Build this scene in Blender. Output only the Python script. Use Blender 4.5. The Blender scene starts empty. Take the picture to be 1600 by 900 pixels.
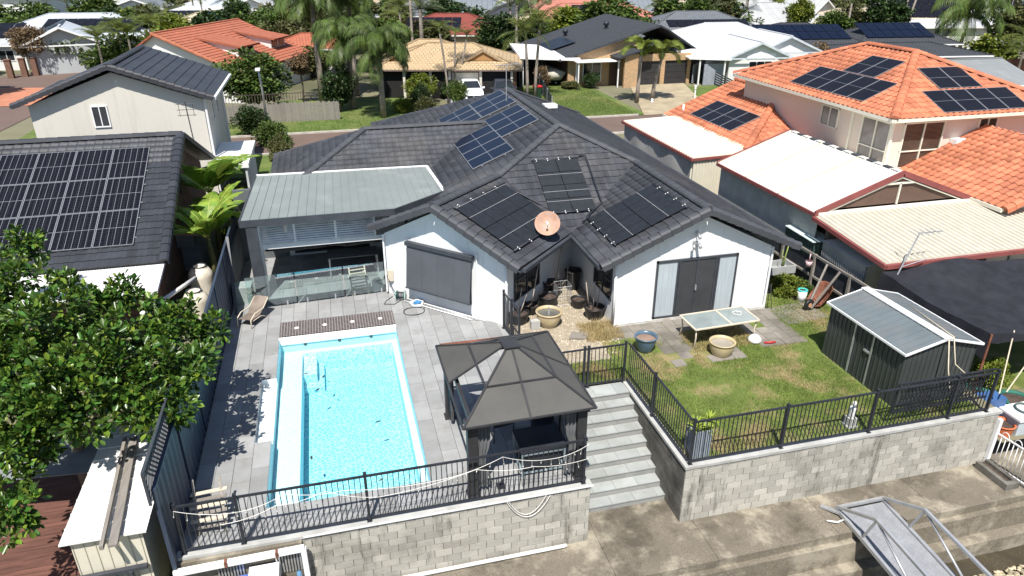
import bpy, bmesh, math, random
import numpy as np
from mathutils import Matrix, Vector
random.seed(7)
R = math.radians
scene = bpy.context.scene
COL = scene.collection

# ---------------------------------------------------------------- camera, sky, sun, exposure
cam_d = bpy.data.cameras.new('camera'); cam = bpy.data.objects.new('camera', cam_d); COL.objects.link(cam)
cam.location = (0, 0, 11.2); cam.rotation_euler = (R(90-25.3), 0, R(-14.4))
cam_d.sensor_width = 36; cam_d.lens = 24.975; cam_d.clip_start = .1; cam_d.clip_end = 3000
scene.camera = cam
SUN = Vector((-.19, -.55, 1.0)).normalized()          # towards the sun
wd = bpy.data.worlds.new('World'); scene.world = wd; wd.use_nodes = True
nt = wd.node_tree
sky = nt.nodes.new('ShaderNodeTexSky'); sky.sky_type = 'NISHITA'; sky.sun_disc = False
sky.sun_elevation = math.asin(SUN.z); sky.sun_rotation = math.atan2(SUN.x, SUN.y)
sky.air_density = 1.0; sky.dust_density = .6
nt.links.new(sky.outputs[0], nt.nodes['Background'].inputs[0]); nt.nodes['Background'].inputs[1].default_value = .088
sd = bpy.data.lights.new('sun', 'SUN'); so = bpy.data.objects.new('sun', sd); COL.objects.link(so)
sd.energy = 5.0; sd.angle = R(.53); sd.color = (1, .955, .89)
so.rotation_euler = SUN.to_track_quat('Z', 'Y').to_euler(); so.location = SUN*60
scene.view_settings.view_transform = 'Standard'; scene.view_settings.look = 'None'
scene.view_settings.exposure = 0.55; scene.view_settings.gamma = 1
scene.cycles.max_bounces = 7; scene.cycles.diffuse_bounces = 3; scene.cycles.glossy_bounces = 3
scene.cycles.transmission_bounces = 5; scene.cycles.transparent_max_bounces = 16
scene.cycles.caustics_reflective = False; scene.cycles.caustics_refractive = False

# ---------------------------------------------------------------- materials
MATS = {}
def node(nt, t, **kw):
    n = nt.nodes.new(t)
    for k, v in kw.items():
        if k in n.inputs: n.inputs[k].default_value = v
        else: setattr(n, k, v)
    return n
def mixc(nt, fac, a, b, blend='MIX'):
    m = nt.nodes.new('ShaderNodeMix'); m.data_type = 'RGBA'; m.blend_type = blend
    for i, v in ((0, fac), (6, a), (7, b)):
        if isinstance(v, bpy.types.NodeSocket): nt.links.new(v, m.inputs[i])
        elif i == 0: m.inputs[0].default_value = v
        else: m.inputs[i].default_value = (*v, 1)
    return m.outputs[2]
def noise(nt, vec, scale, detail=4, rough=.55, lo=.35, hi=.65):
    n = node(nt, 'ShaderNodeTexNoise', Scale=scale, Detail=detail, Roughness=rough)
    nt.links.new(vec, n.inputs['Vector'])
    mr = node(nt, 'ShaderNodeMapRange'); nt.links.new(n.outputs[0], mr.inputs[0])
    mr.inputs[1].default_value = lo; mr.inputs[2].default_value = hi
    return mr.outputs[0]
def M(name, col, rough=.7, metal=0, var=.12, scale=2.5, piece=0, dirt=None, dirt_amt=.5, dirt_scale=.8, dirt_lo=.45, dirt_hi=.7,
      bump=0, bscale=30, spec=.4, trans=0, hue=0, fine=0, stretch=None, stain2=None, stain2_amt=.6, stain2_scale=2, stain2_lo=.5, stain2_hi=.65, stain2_stretch=None):
    """procedural surface: base colour, slow variation, per-piece variation, stains with a shape of their own, fine relief"""
    if name in MATS: return MATS[name]
    m = bpy.data.materials.new(name); m.use_nodes = True; MATS[name] = m
    nt = m.node_tree; b = nt.nodes['Principled BSDF']; L = nt.links.new
    geo = node(nt, 'ShaderNodeNewGeometry'); pos = geo.outputs['Position']
    if stretch:
        mp = node(nt, 'ShaderNodeMapping'); L(pos, mp.inputs[0]); mp.inputs['Scale'].default_value = stretch; spos = mp.outputs[0]
    else: spos = pos
    lo = tuple(max(0, c*(1-var)) for c in col); hi = tuple(min(1, c*(1+var)) for c in col)
    c = mixc(nt, noise(nt, spos, scale), lo, hi)
    if fine:
        c = mixc(nt, noise(nt, pos, bscale*1.3, 3, .6, .3, .7), c, tuple(x*(1-fine) for x in col))
    if dirt is not None:
        f = noise(nt, spos, dirt_scale, 6, .65, dirt_lo, dirt_hi)
        mm = node(nt, 'ShaderNodeMath', operation='MULTIPLY'); L(f, mm.inputs[0]); mm.inputs[1].default_value = dirt_amt
        c = mixc(nt, mm.outputs[0], c, dirt)
    if stain2 is not None:
        sp2 = pos
        if stain2_stretch: mp2 = node(nt, 'ShaderNodeMapping'); L(pos, mp2.inputs[0]); mp2.inputs['Scale'].default_value = stain2_stretch; sp2 = mp2.outputs[0]
        f = noise(nt, sp2, stain2_scale, 7, .7, stain2_lo, stain2_hi)
        mm = node(nt, 'ShaderNodeMath', operation='MULTIPLY'); L(f, mm.inputs[0]); mm.inputs[1].default_value = stain2_amt
        c = mixc(nt, mm.outputs[0], c, stain2)
    if piece or hue:
        oi = node(nt, 'ShaderNodeObjectInfo'); ad = node(nt, 'ShaderNodeMath', operation='ADD')
        L(oi.outputs['Random'], ad.inputs[0]); L(geo.outputs['Random Per Island'], ad.inputs[1])
        fr = node(nt, 'ShaderNodeMath', operation='FRACT'); L(ad.outputs[0], fr.inputs[0])
        hs = node(nt, 'ShaderNodeHueSaturation'); L(c, hs.inputs['Color'])
        mr = node(nt, 'ShaderNodeMapRange'); L(fr.outputs[0], mr.inputs[0]); mr.inputs[3].default_value = 1-piece; mr.inputs[4].default_value = 1+piece
        L(mr.outputs[0], hs.inputs['Value'])
        if hue:
            m7 = node(nt, 'ShaderNodeMath', operation='MULTIPLY'); L(fr.outputs[0], m7.inputs[0]); m7.inputs[1].default_value = 7.31
            f7 = node(nt, 'ShaderNodeMath', operation='FRACT'); L(m7.outputs[0], f7.inputs[0])
            mh = node(nt, 'ShaderNodeMapRange'); L(f7.outputs[0], mh.inputs[0]); mh.inputs[3].default_value = .5-hue; mh.inputs[4].default_value = .5+hue
            L(mh.outputs[0], hs.inputs['Hue'])
        c = hs.outputs[0]
    L(c, b.inputs['Base Color'])
    b.inputs['Roughness'].default_value = rough; b.inputs['Metallic'].default_value = metal; b.inputs['Specular IOR Level'].default_value = spec
    if bump:
        nz = node(nt, 'ShaderNodeTexNoise', Scale=bscale, Detail=5, Roughness=.6); L(pos, nz.inputs['Vector'])
        bp = node(nt, 'ShaderNodeBump', Strength=bump, Distance=.02); L(nz.outputs[0], bp.inputs['Height']); L(bp.outputs[0], b.inputs['Normal'])
    if trans:
        tr = node(nt, 'ShaderNodeBsdfTranslucent'); L(c, tr.inputs[0])
        mx = node(nt, 'ShaderNodeMixShader'); mx.inputs[0].default_value = trans
        L(b.outputs[0], mx.inputs[1]); L(tr.outputs[0], mx.inputs[2]); L(mx.outputs[0], nt.nodes['Material Output'].inputs[0])
    return m
def pane_mat(name, tint, refl=.25, alpha=.75, rough=.02):
    """see-through glass sheet: tinted transparency with a mirror coat"""
    if name in MATS: return MATS[name]
    m = bpy.data.materials.new(name); m.use_nodes = True; MATS[name] = m; nt = m.node_tree; L = nt.links.new
    nt.nodes.remove(nt.nodes['Principled BSDF'])
    t = node(nt, 'ShaderNodeBsdfTransparent'); t.inputs[0].default_value = (*tint, 1)
    g = node(nt, 'ShaderNodeBsdfGlossy', Roughness=rough); g.inputs[0].default_value = (.9, .95, 1, 1)
    fz = node(nt, 'ShaderNodeFresnel', IOR=1.5); mr = node(nt, 'ShaderNodeMath', operation='MULTIPLY_ADD')
    L(fz.outputs[0], mr.inputs[0]); mr.inputs[1].default_value = 1; mr.inputs[2].default_value = refl*.3
    mx = node(nt, 'ShaderNodeMixShader'); L(mr.outputs[0], mx.inputs[0]); L(t.outputs[0], mx.inputs[1]); L(g.outputs[0], mx.inputs[2])
    L(mx.outputs[0], nt.nodes['Material Output'].inputs[0]); return m
def grid_mat(name, col, line, w, h, mortar, rough=.25, offset=0, uv=False, bump=0, piece=.1, spec=.5, smooth=.1, var=0, second=None):
    """small repeating units (solar cells, mosaics, far roof tiles) in the piece's own plane"""
    if name in MATS: return MATS[name]
    m = bpy.data.materials.new(name); m.use_nodes = True; MATS[name] = m; nt = m.node_tree; L = nt.links.new
    b = nt.nodes['Principled BSDF']; tc = node(nt, 'ShaderNodeTexCoord')
    br = node(nt, 'ShaderNodeTexBrick'); br.offset = offset; br.squash = 1
    L(tc.outputs['UV' if uv else 'Object'], br.inputs['Vector'])
    br.inputs['Color1'].default_value = (*[c*(1-piece) for c in col], 1); br.inputs['Color2'].default_value = (*[min(1, c*(1+piece)) for c in (second or col)], 1)
    br.inputs['Mortar'].default_value = (*line, 1); br.inputs['Scale'].default_value = 1
    br.inputs['Mortar Size'].default_value = mortar; br.inputs['Mortar Smooth'].default_value = smooth
    br.inputs['Brick Width'].default_value = w; br.inputs['Row Height'].default_value = h
    c = br.outputs[0]
    if var:
        geo = node(nt, 'ShaderNodeNewGeometry')
        c = mixc(nt, noise(nt, geo.outputs['Position'], .9, 6, .65), c, tuple(x*(1-var) for x in col))
    L(c, b.inputs['Base Color']); b.inputs['Roughness'].default_value = rough; b.inputs['Specular IOR Level'].default_value = spec
    if bump:
        bp = node(nt, 'ShaderNodeBump', Strength=bump, Distance=.03); iv = node(nt, 'ShaderNodeMath', operation='SUBTRACT'); iv.inputs[0].default_value = 1
        L(br.outputs[1], iv.inputs[1]); L(iv.outputs[0], bp.inputs['Height']); L(bp.outputs[0], b.inputs['Normal'])
    return m

# ---------------------------------------------------------------- mesh builder
class MB:
    def __init__(s): s.v = []; s.f = []; s.uv = {}
    def add(s, pts, faces):
        n = len(s.v); s.v += [tuple(p) for p in pts]; s.f += [tuple(n+i for i in f) for f in faces]; return s
    def poly(s, pts, uv=None):
        n = len(s.v); s.v += [tuple(p) for p in pts]; s.f.append(tuple(range(n, n+len(pts))))
        if uv: s.uv[len(s.f)-1] = uv
        return s
    def box(s, x0, y0, z0, x1, y1, z1):
        return s.add([(x0,y0,z0),(x1,y0,z0),(x1,y1,z0),(x0,y1,z0),(x0,y0,z1),(x1,y0,z1),(x1,y1,z1),(x0,y1,z1)],
                     [(0,3,2,1),(4,5,6,7),(0,1,5,4),(1,2,6,5),(2,3,7,6),(3,0,4,7)])
    def cbox(s, x, y, z, sx, sy, sz): return s.box(x-sx/2, y-sy/2, z, x+sx/2, y+sy/2, z+sz)
    def bar(s, p, q, w=.04, h=None, up=(0,0,1)):
        h = h or w; p = Vector(p); q = Vector(q); d = (q-p).normalized(); up = Vector(up)
        if abs(d.dot(up)) > .98: up = Vector((0,1,0))
        r = d.cross(up).normalized(); u = r.cross(d)
        a = [p+r*(w/2*i)+u*(h/2*j) for i, j in ((-1,-1),(1,-1),(1,1),(-1,1))]; b = [x+(q-p) for x in a]
        return s.add(a+b, [(0,1,2,3),(7,6,5,4),(0,4,5,1),(1,5,6,2),(2,6,7,3),(3,7,4,0)])
    def tube(s, p, q, r=.02, n=8, r2=None, cap=True):
        return s.path([p, q], r, n, [r, r if r2 is None else r2], cap)
    def path(s, pts, r=.02, n=6, rs=None, cap=True):
        pts = [Vector(p) for p in pts]; base = len(s.v); prev = None
        for i, p in enumerate(pts):
            d = (pts[min(i+1, len(pts)-1)]-pts[max(i-1, 0)]).normalized()
            ref = prev if prev is not None else (Vector((0,0,1)) if abs(d.z) < .9 else Vector((1,0,0)))
            a = (ref-d*ref.dot(d)).normalized(); prev = a; b = d.cross(a); rr = rs[i] if rs else r
            for k in range(n):
                t = 2*math.pi*k/n; s.v.append(tuple(p+a*(rr*math.cos(t))+b*(rr*math.sin(t))))
        for i in range(len(pts)-1):
            for k in range(n):
                k2 = (k+1) % n; s.f.append((base+i*n+k, base+i*n+k2, base+(i+1)*n+k2, base+(i+1)*n+k))
        if cap:
            s.f.append(tuple(base+k for k in reversed(range(n)))); e = base+(len(pts)-1)*n; s.f.append(tuple(e+k for k in range(n)))
        return s
    def lathe(s, prof, n=20, c=(0,0,0), cap=False):
        base = len(s.v); m = len(prof)
        for r, z in prof:
            for k in range(n):
                t = 2*math.pi*k/n; s.v.append((c[0]+r*math.cos(t), c[1]+r*math.sin(t), c[2]+z))
        for i in range(m-1):
            for k in range(n):
                k2 = (k+1) % n; s.f.append((base+i*n+k, base+i*n+k2, base+(i+1)*n+k2, base+(i+1)*n+k))
        if cap:
            s.f.append(tuple(base+k for k in reversed(range(n)))); s.f.append(tuple(base+(m-1)*n+k for k in range(n)))
        return s
    def prism(s, pts, z0, z1):
        n = len(pts); return s.add([(x,y,z0) for x, y in pts]+[(x,y,z1) for x, y in pts],
            [tuple(reversed(range(n))), tuple(range(n,2*n))]+[(i,(i+1)%n,n+(i+1)%n,n+i) for i in range(n)])
    def extr(s, pts, d):
        """closed polygon in space pushed along d"""
        n = len(pts); d = Vector(d); a = [Vector(p) for p in pts]
        return s.add(a+[p+d for p in a], [tuple(reversed(range(n))), tuple(range(n,2*n))]+[(i,(i+1)%n,n+(i+1)%n,n+i) for i in range(n)])
    def mesh(s, name, smooth=False):
        me = bpy.data.meshes.new(name); me.from_pydata(s.v, [], s.f)
        if s.uv:
            ul = me.uv_layers.new(name='UVMap')
            for p in me.polygons:
                if p.index in s.uv:
                    for li, t in zip(p.loop_indices, s.uv[p.index]): ul.data[li].uv = t
        if smooth: me.polygons.foreach_set('use_smooth', [True]*len(me.polygons))
        me.update(); return me
def np_mesh(name, V, F, smooth=False):
    me = bpy.data.meshes.new(name); V = np.asarray(V, np.float32); F = np.asarray(F, np.int32); k = F.shape[1]
    me.vertices.add(len(V)); me.vertices.foreach_set('co', V.ravel())
    me.loops.add(F.size); me.loops.foreach_set('vertex_index', F.ravel())
    me.polygons.add(len(F)); me.polygons.foreach_set('loop_start', np.arange(0, F.size, k, dtype=np.int32))
    me.polygons.foreach_set('loop_total', np.full(len(F), k, np.int32))
    if smooth: me.polygons.foreach_set('use_smooth', np.ones(len(F), bool))
    me.update(calc_edges=True); return me

# ---------------------------------------------------------------- things, parts, setting
def tag(o, label, cat, group=None):
    o['label'] = label; o['category'] = cat
    if group: o['group'] = group
    return o
def thing(name, label, cat, loc=(0,0,0), rz=0, group=None, s=1):
    o = bpy.data.objects.new(name, None); COL.objects.link(o); o.empty_display_size = .2
    o.location = loc; o.rotation_euler = (0,0,rz); o.scale = (s,s,s); return tag(o, label, cat, group)
def put(name, me, mat, parent=None, mtx=None):
    o = bpy.data.objects.new(name, me); COL.objects.link(o)
    if mat is not None and not me.materials: me.materials.append(mat)
    if mtx is not None: o.matrix_basis = mtx
    if parent is not None: o.parent = parent
    return o
def part(parent, name, mb, mat, smooth=False, world=True):
    """a part whose mesh is written in world metres (parents are unrotated) or, with world=False, in the thing's own frame"""
    o = put(name, mb.mesh(name, smooth), mat, parent)
    if world:
        p = parent; l = Vector((0,0,0))
        while p is not None: l += p.location; p = p.parent
        o.location = -l
    return o
def solo(name, mb, mat, label, cat, group=None, smooth=False):
    return tag(put(name, mb.mesh(name, smooth), mat), label, cat, group)
def struct(name, mb, mat, smooth=False, kind='structure'):
    o = put(name, mb.mesh(name, smooth), mat); o['kind'] = kind; return o
def piece(parent, name, me, mat, loc, rz=0, sc=(1,1,1)):
    """one of many alike pieces: shares its mesh; loc in world metres under an unrotated parent"""
    p = parent; l = Vector(loc)
    while p is not None: l -= p.location; p = p.parent
    o = put(name, me, mat, parent); o.location = l; o.rotation_euler = (0,0,rz); o.scale = sc; return o
def frame_m(o, u, v):
    u = Vector(u).normalized(); v = Vector(v); v = (v-u*v.dot(u)).normalized(); n = u.cross(v); m = Matrix.Identity(4)
    for i, a in enumerate((u, v, n, Vector(o))):
        for j in range(3): m[j][i] = a[j]
    return m
def wpiece(parent, name, me, mat, mtx):
    p = parent; l = Vector((0,0,0))
    while p is not None: l += p.location; p = p.parent
    return put(name, me, mat, parent, Matrix.Translation(-l) @ mtx)
def copy_tree(o, parent=None):
    c = o.copy(); COL.objects.link(c); c.parent = parent
    for ch in list(o.children): copy_tree(ch, c)
    return c
# ================================================================ materials used widely
m_white = M('white_render', (.78,.79,.8), .8, var=.03, scale=.7, dirt=(.5,.5,.47), dirt_amt=.22, dirt_scale=.6, bump=.08, bscale=60, stain2=(.5,.48,.43), stain2_amt=.4, stain2_scale=1.4, stain2_lo=.52, stain2_hi=.72, stain2_stretch=(2.5,2.5,.22))
m_whitep = M('white_paint', (.8,.8,.79), .45, var=.03)
m_black = M('black_powdercoat', (.025,.028,.035), .45, var=.2, spec=.4)
m_char = M('charcoal_metal', (.05,.055,.065), .5, var=.15)
m_paver = M('grey_paver', (.3,.305,.305), .8, var=.12, scale=1.3, piece=.14, dirt=(.19,.18,.165), dirt_amt=.5, dirt_scale=1.6, bump=.12, bscale=45, fine=.12)
m_joint = M('paver_joint', (.19,.175,.145), .95, var=.2)
m_block = M('concrete_block', (.46,.44,.385), .9, var=.14, scale=1.2, piece=.17, dirt=(.15,.14,.115), dirt_amt=.7, dirt_scale=1.1, dirt_lo=.5, dirt_hi=.75, bump=.25, bscale=60, fine=.2, stain2=(.075,.07,.055), stain2_amt=.75, stain2_scale=1.3, stain2_lo=.56, stain2_hi=.68, stain2_stretch=(2.2,2.2,.35))
m_blockd = M('dark_concrete_block', (.2,.19,.165), .9, var=.2, scale=1.5, piece=.16, dirt=(.045,.042,.037), dirt_amt=.9, dirt_scale=1.0, dirt_lo=.38, dirt_hi=.62, bump=.25, bscale=60, fine=.2)  # much darker copy of the block colour, with heavy dark blotches
m_mortar = M('mortar', (.12,.11,.09), .95, var=.2)
m_conc = M('weathered_concrete', (.22,.19,.145), .9, var=.2, scale=.9, dirt=(.37,.33,.255), dirt_amt=.8, dirt_scale=1.1, dirt_lo=.5, dirt_hi=.64, bump=.5, bscale=25, fine=.45, stain2=(.065,.055,.04), stain2_amt=.8, stain2_scale=.6, stain2_lo=.5, stain2_hi=.63)
m_concl = M('light_concrete', (.42,.42,.4), .85, var=.12, scale=1.5, dirt=(.25,.24,.22), dirt_amt=.5, dirt_scale=2, bump=.15)
m_bluestone = M('bluestone_tile', (.36,.38,.37), .75, var=.12, scale=2, piece=.12, dirt=(.22,.215,.19), dirt_amt=.5, dirt_scale=1.8, bump=.1, bscale=50, fine=.1)
m_lawn = M('lawn', (.135,.18,.038), .95, var=.3, scale=1.7, dirt=(.27,.215,.11), dirt_amt=.85, dirt_scale=.75, dirt_lo=.49, dirt_hi=.63, bump=.5, bscale=50, fine=.35)
m_lawn2 = M('street_lawn', (.105,.16,.03), .95, var=.3, scale=.5, dirt=(.2,.18,.075), dirt_amt=.7, dirt_scale=.25, dirt_lo=.48, dirt_hi=.7, bump=.5, bscale=20, fine=.3)
m_earth = M('suburb_ground', (.13,.13,.07), .95, var=.3, scale=.12, dirt=(.2,.17,.13), dirt_amt=.8, dirt_scale=.06, bump=.3, bscale=5)
m_asph = M('red_brown_asphalt', (.15,.103,.083), .9, var=.15, scale=.6, dirt=(.12,.09,.08), dirt_amt=.5, dirt_scale=.3, bump=.15, fine=.15)
m_kerb = M('kerb_concrete', (.45,.42,.37), .9, var=.12)
m_gravel = M('pale_gravel', (.42,.36,.27), .95, var=.25, scale=9, dirt=(.22,.18,.12), dirt_amt=.7, dirt_scale=3, bump=.8, bscale=28, fine=.35)
m_oldpave = M('old_concrete_paver', (.26,.235,.205), .9, var=.15, scale=1.2, piece=.12, dirt=(.11,.1,.08), dirt_amt=.75, dirt_scale=.7, dirt_lo=.42, dirt_hi=.62, bump=.2, fine=.15)
m_galv = M('galvanised_steel', (.5,.51,.52), .4, metal=.6, var=.12, scale=4)
m_alu = M('aluminium', (.46,.47,.48), .4, metal=.5, var=.1, scale=3)
m_mosaic = grid_mat('dark_mosaic', (.045,.035,.035), (.28,.25,.24), .09, .09, .012, .35, piece=.45)
m_rust = M('rusty_brown', (.2,.075,.045), .8, var=.3, scale=6, dirt=(.09,.045,.03), dirt_amt=.7, dirt_scale=4)
m_wood = M('grey_weathered_timber', (.27,.245,.215), .85, var=.25, scale=2, stretch=(9,1,9), bump=.3, bscale=40, fine=.2, piece=.12)

# ================================================================ ground, street, canal
g = MB()
def rect(mb, x0, x1, y0, y1, z): mb.poly([(x0,y0,z),(x1,y0,z),(x1,y1,z),(x0,y1,z)])
rect(g, -900, 900, 30, 1500, -.03)
rect(g, 7.5, 16.8, 12.25, 30, -.03); rect(g, 16.8, 900, 17, 30, -.03); rect(g, 16.8, 900, 11.9, 17, -.9)
rect(g, 5.0, 7.5, 16.0, 30, -.03); rect(g, -4.0, 5.0, 29, 30, -.03)
rect(g, -900, -4.0, 20, 30, -.03); rect(g, -900, -4.0, -30, 20, -1.1)
g.poly([(-900,20,-1.1),(-4,20,-1.1),(-4,20,-.03),(-900,20,-.03)]); g.poly([(16.8,17,-.9),(900,17,-.9),(900,17,-.03),(16.8,17,-.03)])
g.poly([(-4,12,-2),(-4,12,0),(-4,30,0),(-4,30,-2)])
struct('ground', g, m_earth)
s = MB(); rect(s, -900, 900, 45.1, 50.2, .004); s.poly([(-60,50.2,.006),(-22.5,50.2,.006),(-20,88,.006),(-27,88,.006)]); struct('road', s, m_asph)
k = MB()
for y in (44.95, 50.2):
    k.box(-20.5, y, -.02, 22.8 if y > 50 else 60, y+.16, .12)
k.box(28.6, 50.2, -.02, 70, 50.36, .12); struct('kerb', k, m_kerb)
s = MB(); rect(s, -20, 10.2, 50.36, 57.2, .02); rect(s, -4, 8, 57.2, 63, .02); struct('lawn', s, m_lawn2)
s = MB(); rect(s, 14.6, 23.6, 50.36, 64.4, .022); struct('lawn', s, m_lawn2)
s = MB(); rect(s, 29.2, 45, 50.36, 61, .022); struct('lawn', s, m_lawn2)
s = MB(); rect(s, -22, -2.5, 40.2, 44.95, .02); struct('lawn', s, m_lawn2)
s = MB(); rect(s, -22, -14, 66, 84, .02); struct('lawn', s, m_lawn2)
s = MB(); s.poly([(9.9,50.1,.03),(14.7,50.1,.03),(15.2,63,.03),(9.6,63,.03)]); struct('driveway', s, M('grey_drive', (.3,.3,.31), .9, var=.12, scale=.8, bump=.1))
s = MB(); s.poly([(23.2,50.1,.032),(28.9,50.1,.032),(33.0,63.2,.032),(27.6,63.4,.032)]); struct('driveway', s, M('tan_drive', (.36,.3,.2), .9, var=.15, scale=.8, dirt=(.2,.17,.12), dirt_amt=.6, dirt_scale=.6))
s = MB(); s.poly([(-30,66,.034),(-20.4,66,.034),(-20.6,74,.034),(-30,76,.034)]); struct('driveway', s, M('terracotta_paving', (.42,.17,.1), .9, var=.12, scale=.8))
# far canal
wm = bpy.data.materials.new('far_canal_water'); wm.use_nodes = True; b_ = wm.node_tree.nodes['Principled BSDF']
b_.inputs['Base Color'].default_value = (.035,.12,.2,1); b_.inputs['Roughness'].default_value = .35
nz = node(wm.node_tree, 'ShaderNodeTexNoise', Scale=1.2, Detail=3); bp = node(wm.node_tree, 'ShaderNodeBump', Strength=.5, Distance=.2)
wm.node_tree.links.new(nz.outputs[0], bp.inputs['Height']); wm.node_tree.links.new(bp.outputs[0], b_.inputs['Normal'])
s = MB(); rect(s, 58, 130, 146, 260, .05); struct('canal_water', s, wm)
# canal bed in front of the walkway
bed = MB(); N = 40
for i in range(N+1):
    for j in range(13):
        x = -6+i*(46/N); y = -2+j*1.06; d = 10.7-y
        bed.v.append((x, y, -2.95-.11*d+.08*math.sin(x*2.1+y)+.05*math.sin(y*3.3)))
for i in range(N):
    for j in range(12): a = i*13+j; bed.f.append((a, a+13, a+14, a+1))
struct('canal_bed', bed, M('canal_mud', (.075,.06,.035), .55, var=.4, scale=1.6, dirt=(.028,.026,.018), dirt_amt=.8, dirt_scale=.8, bump=.7, bscale=14, fine=.4), True)
# rocks below the seawall
rk = []; rf = []; rnd = np.random.RandomState(3)
ico = bmesh.new(); bmesh.ops.create_icosphere(ico, subdivisions=1, radius=1); iv = np.array([v.co[:] for v in ico.verts]); ifc = np.array([[v.index for v in f.verts] for f in ico.faces]); ico.free()
def rocks(n, fx, fy, fz, smin, smax):
    V = []; F = []
    for q in range(n):
        x, y = fx(), fy(); sc = rnd.uniform(smin, smax)*np.array([1, rnd.uniform(.6,1), rnd.uniform(.5,.8)])
        a = rnd.uniform(0, 6.28); p = iv*(1+rnd.uniform(-.22,.22,(len(iv),1)))*sc
        p = np.stack([p[:,0]*math.cos(a)-p[:,1]*math.sin(a), p[:,0]*math.sin(a)+p[:,1]*math.cos(a), p[:,2]], 1)+np.array([x, y, fz(x,y)])
        F.append(ifc+len(V)*len(iv)); V.append(p)
    return np.concatenate(V), np.concatenate(F)
bedz = lambda x, y: -2.95-.11*(10.7-y)
V, F = rocks(2600, lambda: rnd.uniform(11.5, 22), lambda: rnd.uniform(9.0, 9.75), lambda x, y: bedz(x,y)+.05, .025, .075)
o = put('oyster_rocks', np_mesh('oyster_rocks', V, F), M('pale_shell_rock', (.4,.34,.23), .95, var=.3, scale=5, piece=.4, bump=.3)); o['kind'] = 'stuff'
V, F = rocks(900, lambda: rnd.uniform(11.5, 22), lambda: rnd.uniform(6.2, 9.1), lambda x, y: bedz(x,y), .06, .17)
o = put('rock_armour', np_mesh('rock_armour', V, F), M('brown_rock', (.14,.095,.045), .75, var=.35, scale=4, piece=.4, bump=.3)); o['kind'] = 'stuff'
# walkway on the seawall, cast in bays
WZ = -1.7
wk = [(-4.2, 1.2), (1.21, 5.25), (5.26, 7.78), (7.79, 11.05), (11.06, 14.0), (14.01, 18.0), (18.01, 40)]
wb = MB(); wb.box(-30, 11.0, -4.2, 40, 13.1, WZ-.03); seawall = struct('walkway', wb, m_mortar)
for x0, x1 in wk:
    b = MB(); b.box(x0, 10.75, WZ-.25, x1, 13.05, WZ); part(seawall, 'slab', b, m_conc)
b = MB(); b.box(-30, 10.6, -3.6, 40, 11.0, WZ-.22); b.box(-30, 10.3, -3.6, 40, 10.6, -2.55); part(seawall, 'seawall_face', b, m_conc)

# ================================================================ pool deck and pool
PX0, PX1, PY0, PY1 = -2.27, 1.42, 13.2, 21.05
deck = MB()
for x0, x1, y0, y1 in ((-4.0,-2.75,12.12,29),(-2.75,PX0-.04,12.12,15.66),(-2.75,PX0-.04,18.74,29),(PX0-.04,PX1+.04,12.12,PY0-.04),(PX0-.04,PX1+.04,PY1+.06,29),(PX1+.04,5.0,12.12,29)):
    deck.box(x0, y0, -.3, x1, y1, -.04)
pool_deck = struct('pool_deck', deck, m_joint)
um = MB(); um.add([(.004,.004,-.045),(.996,.004,-.045),(.996,.996,-.045),(.004,.996,-.045),(.012,.005,0),(.988,.005,0),(.988,.995,0),(.012,.995,0)],
                  [(0,3,2,1),(4,5,6,7),(0,1,5,4),(1,2,6,5),(2,3,7,6),(3,0,4,7)]); unit_paver = um.mesh('paver')
W, LN = .41, .91; np_ = 0
for i in range(-5, 18):
    x0 = PX0+W*i; x1 = x0+W
    if x0 < -4.05: x0 = -4.0
    if x1 > 5.02: x1 = 4.99
    if x1-x0 < .1: continue
    segs = [(12.14, 24.9)]
    if x0 > 1.2: segs = [(12.14, min(24.9, 25.12-(x0+x1)/2+.2))]
    if PX0-.01 <= x0 < PX1-.05: segs = [(12.14, PY0), (22.2, 24.9)]
    elif i == -1: segs = [(12.14, 15.7), (18.7, 24.9)]
    off = (.0 if i % 2 else .45)
    for a, bnd in segs:
        y = PY1-LN*12+off
        while y < bnd:
            y0, y1 = max(y, a), min(y+LN, bnd); y += LN
            if y1-y0 < .06: continue
            piece(pool_deck, 'paver', unit_paver, m_paver, (x0, y0, random.uniform(-.003,.003)), 0, (x1-x0, y1-y0, 1)); np_ += 1
# patio floor tiles further in
pt = MB()
for i in range(12):
    for j in range(9):
        x = -3.9+i*.46; y = 24.91+j*.46; pt.box(x+.003, y+.003, -.045, x+.457, y+.457, -.001)
o = part(pool_deck, 'patio_tiles', pt, m_paver); o['kind'] = 'stuff'

m_shell = M('pool_shell', (.5,.8,.87), .5, var=.05, scale=2, bump=.05)
def caustic_mat(name, a, b, sc):  # cell-edge mottling that paints water caustics into the base colour
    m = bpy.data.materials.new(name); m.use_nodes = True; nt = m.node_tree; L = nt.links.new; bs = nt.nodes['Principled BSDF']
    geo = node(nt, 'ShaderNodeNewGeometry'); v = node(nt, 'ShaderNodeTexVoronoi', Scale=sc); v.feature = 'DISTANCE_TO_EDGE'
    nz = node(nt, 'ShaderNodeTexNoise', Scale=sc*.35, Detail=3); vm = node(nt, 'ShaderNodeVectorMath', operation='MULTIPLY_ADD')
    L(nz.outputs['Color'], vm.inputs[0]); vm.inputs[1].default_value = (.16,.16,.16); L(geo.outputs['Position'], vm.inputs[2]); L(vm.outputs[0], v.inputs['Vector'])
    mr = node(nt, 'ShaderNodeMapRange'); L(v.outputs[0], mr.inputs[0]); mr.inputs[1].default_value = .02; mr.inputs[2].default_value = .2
    L(mixc(nt, mr.outputs[0], a, b), bs.inputs['Base Color']); bs.inputs['Roughness'].default_value = .6; return m
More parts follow.
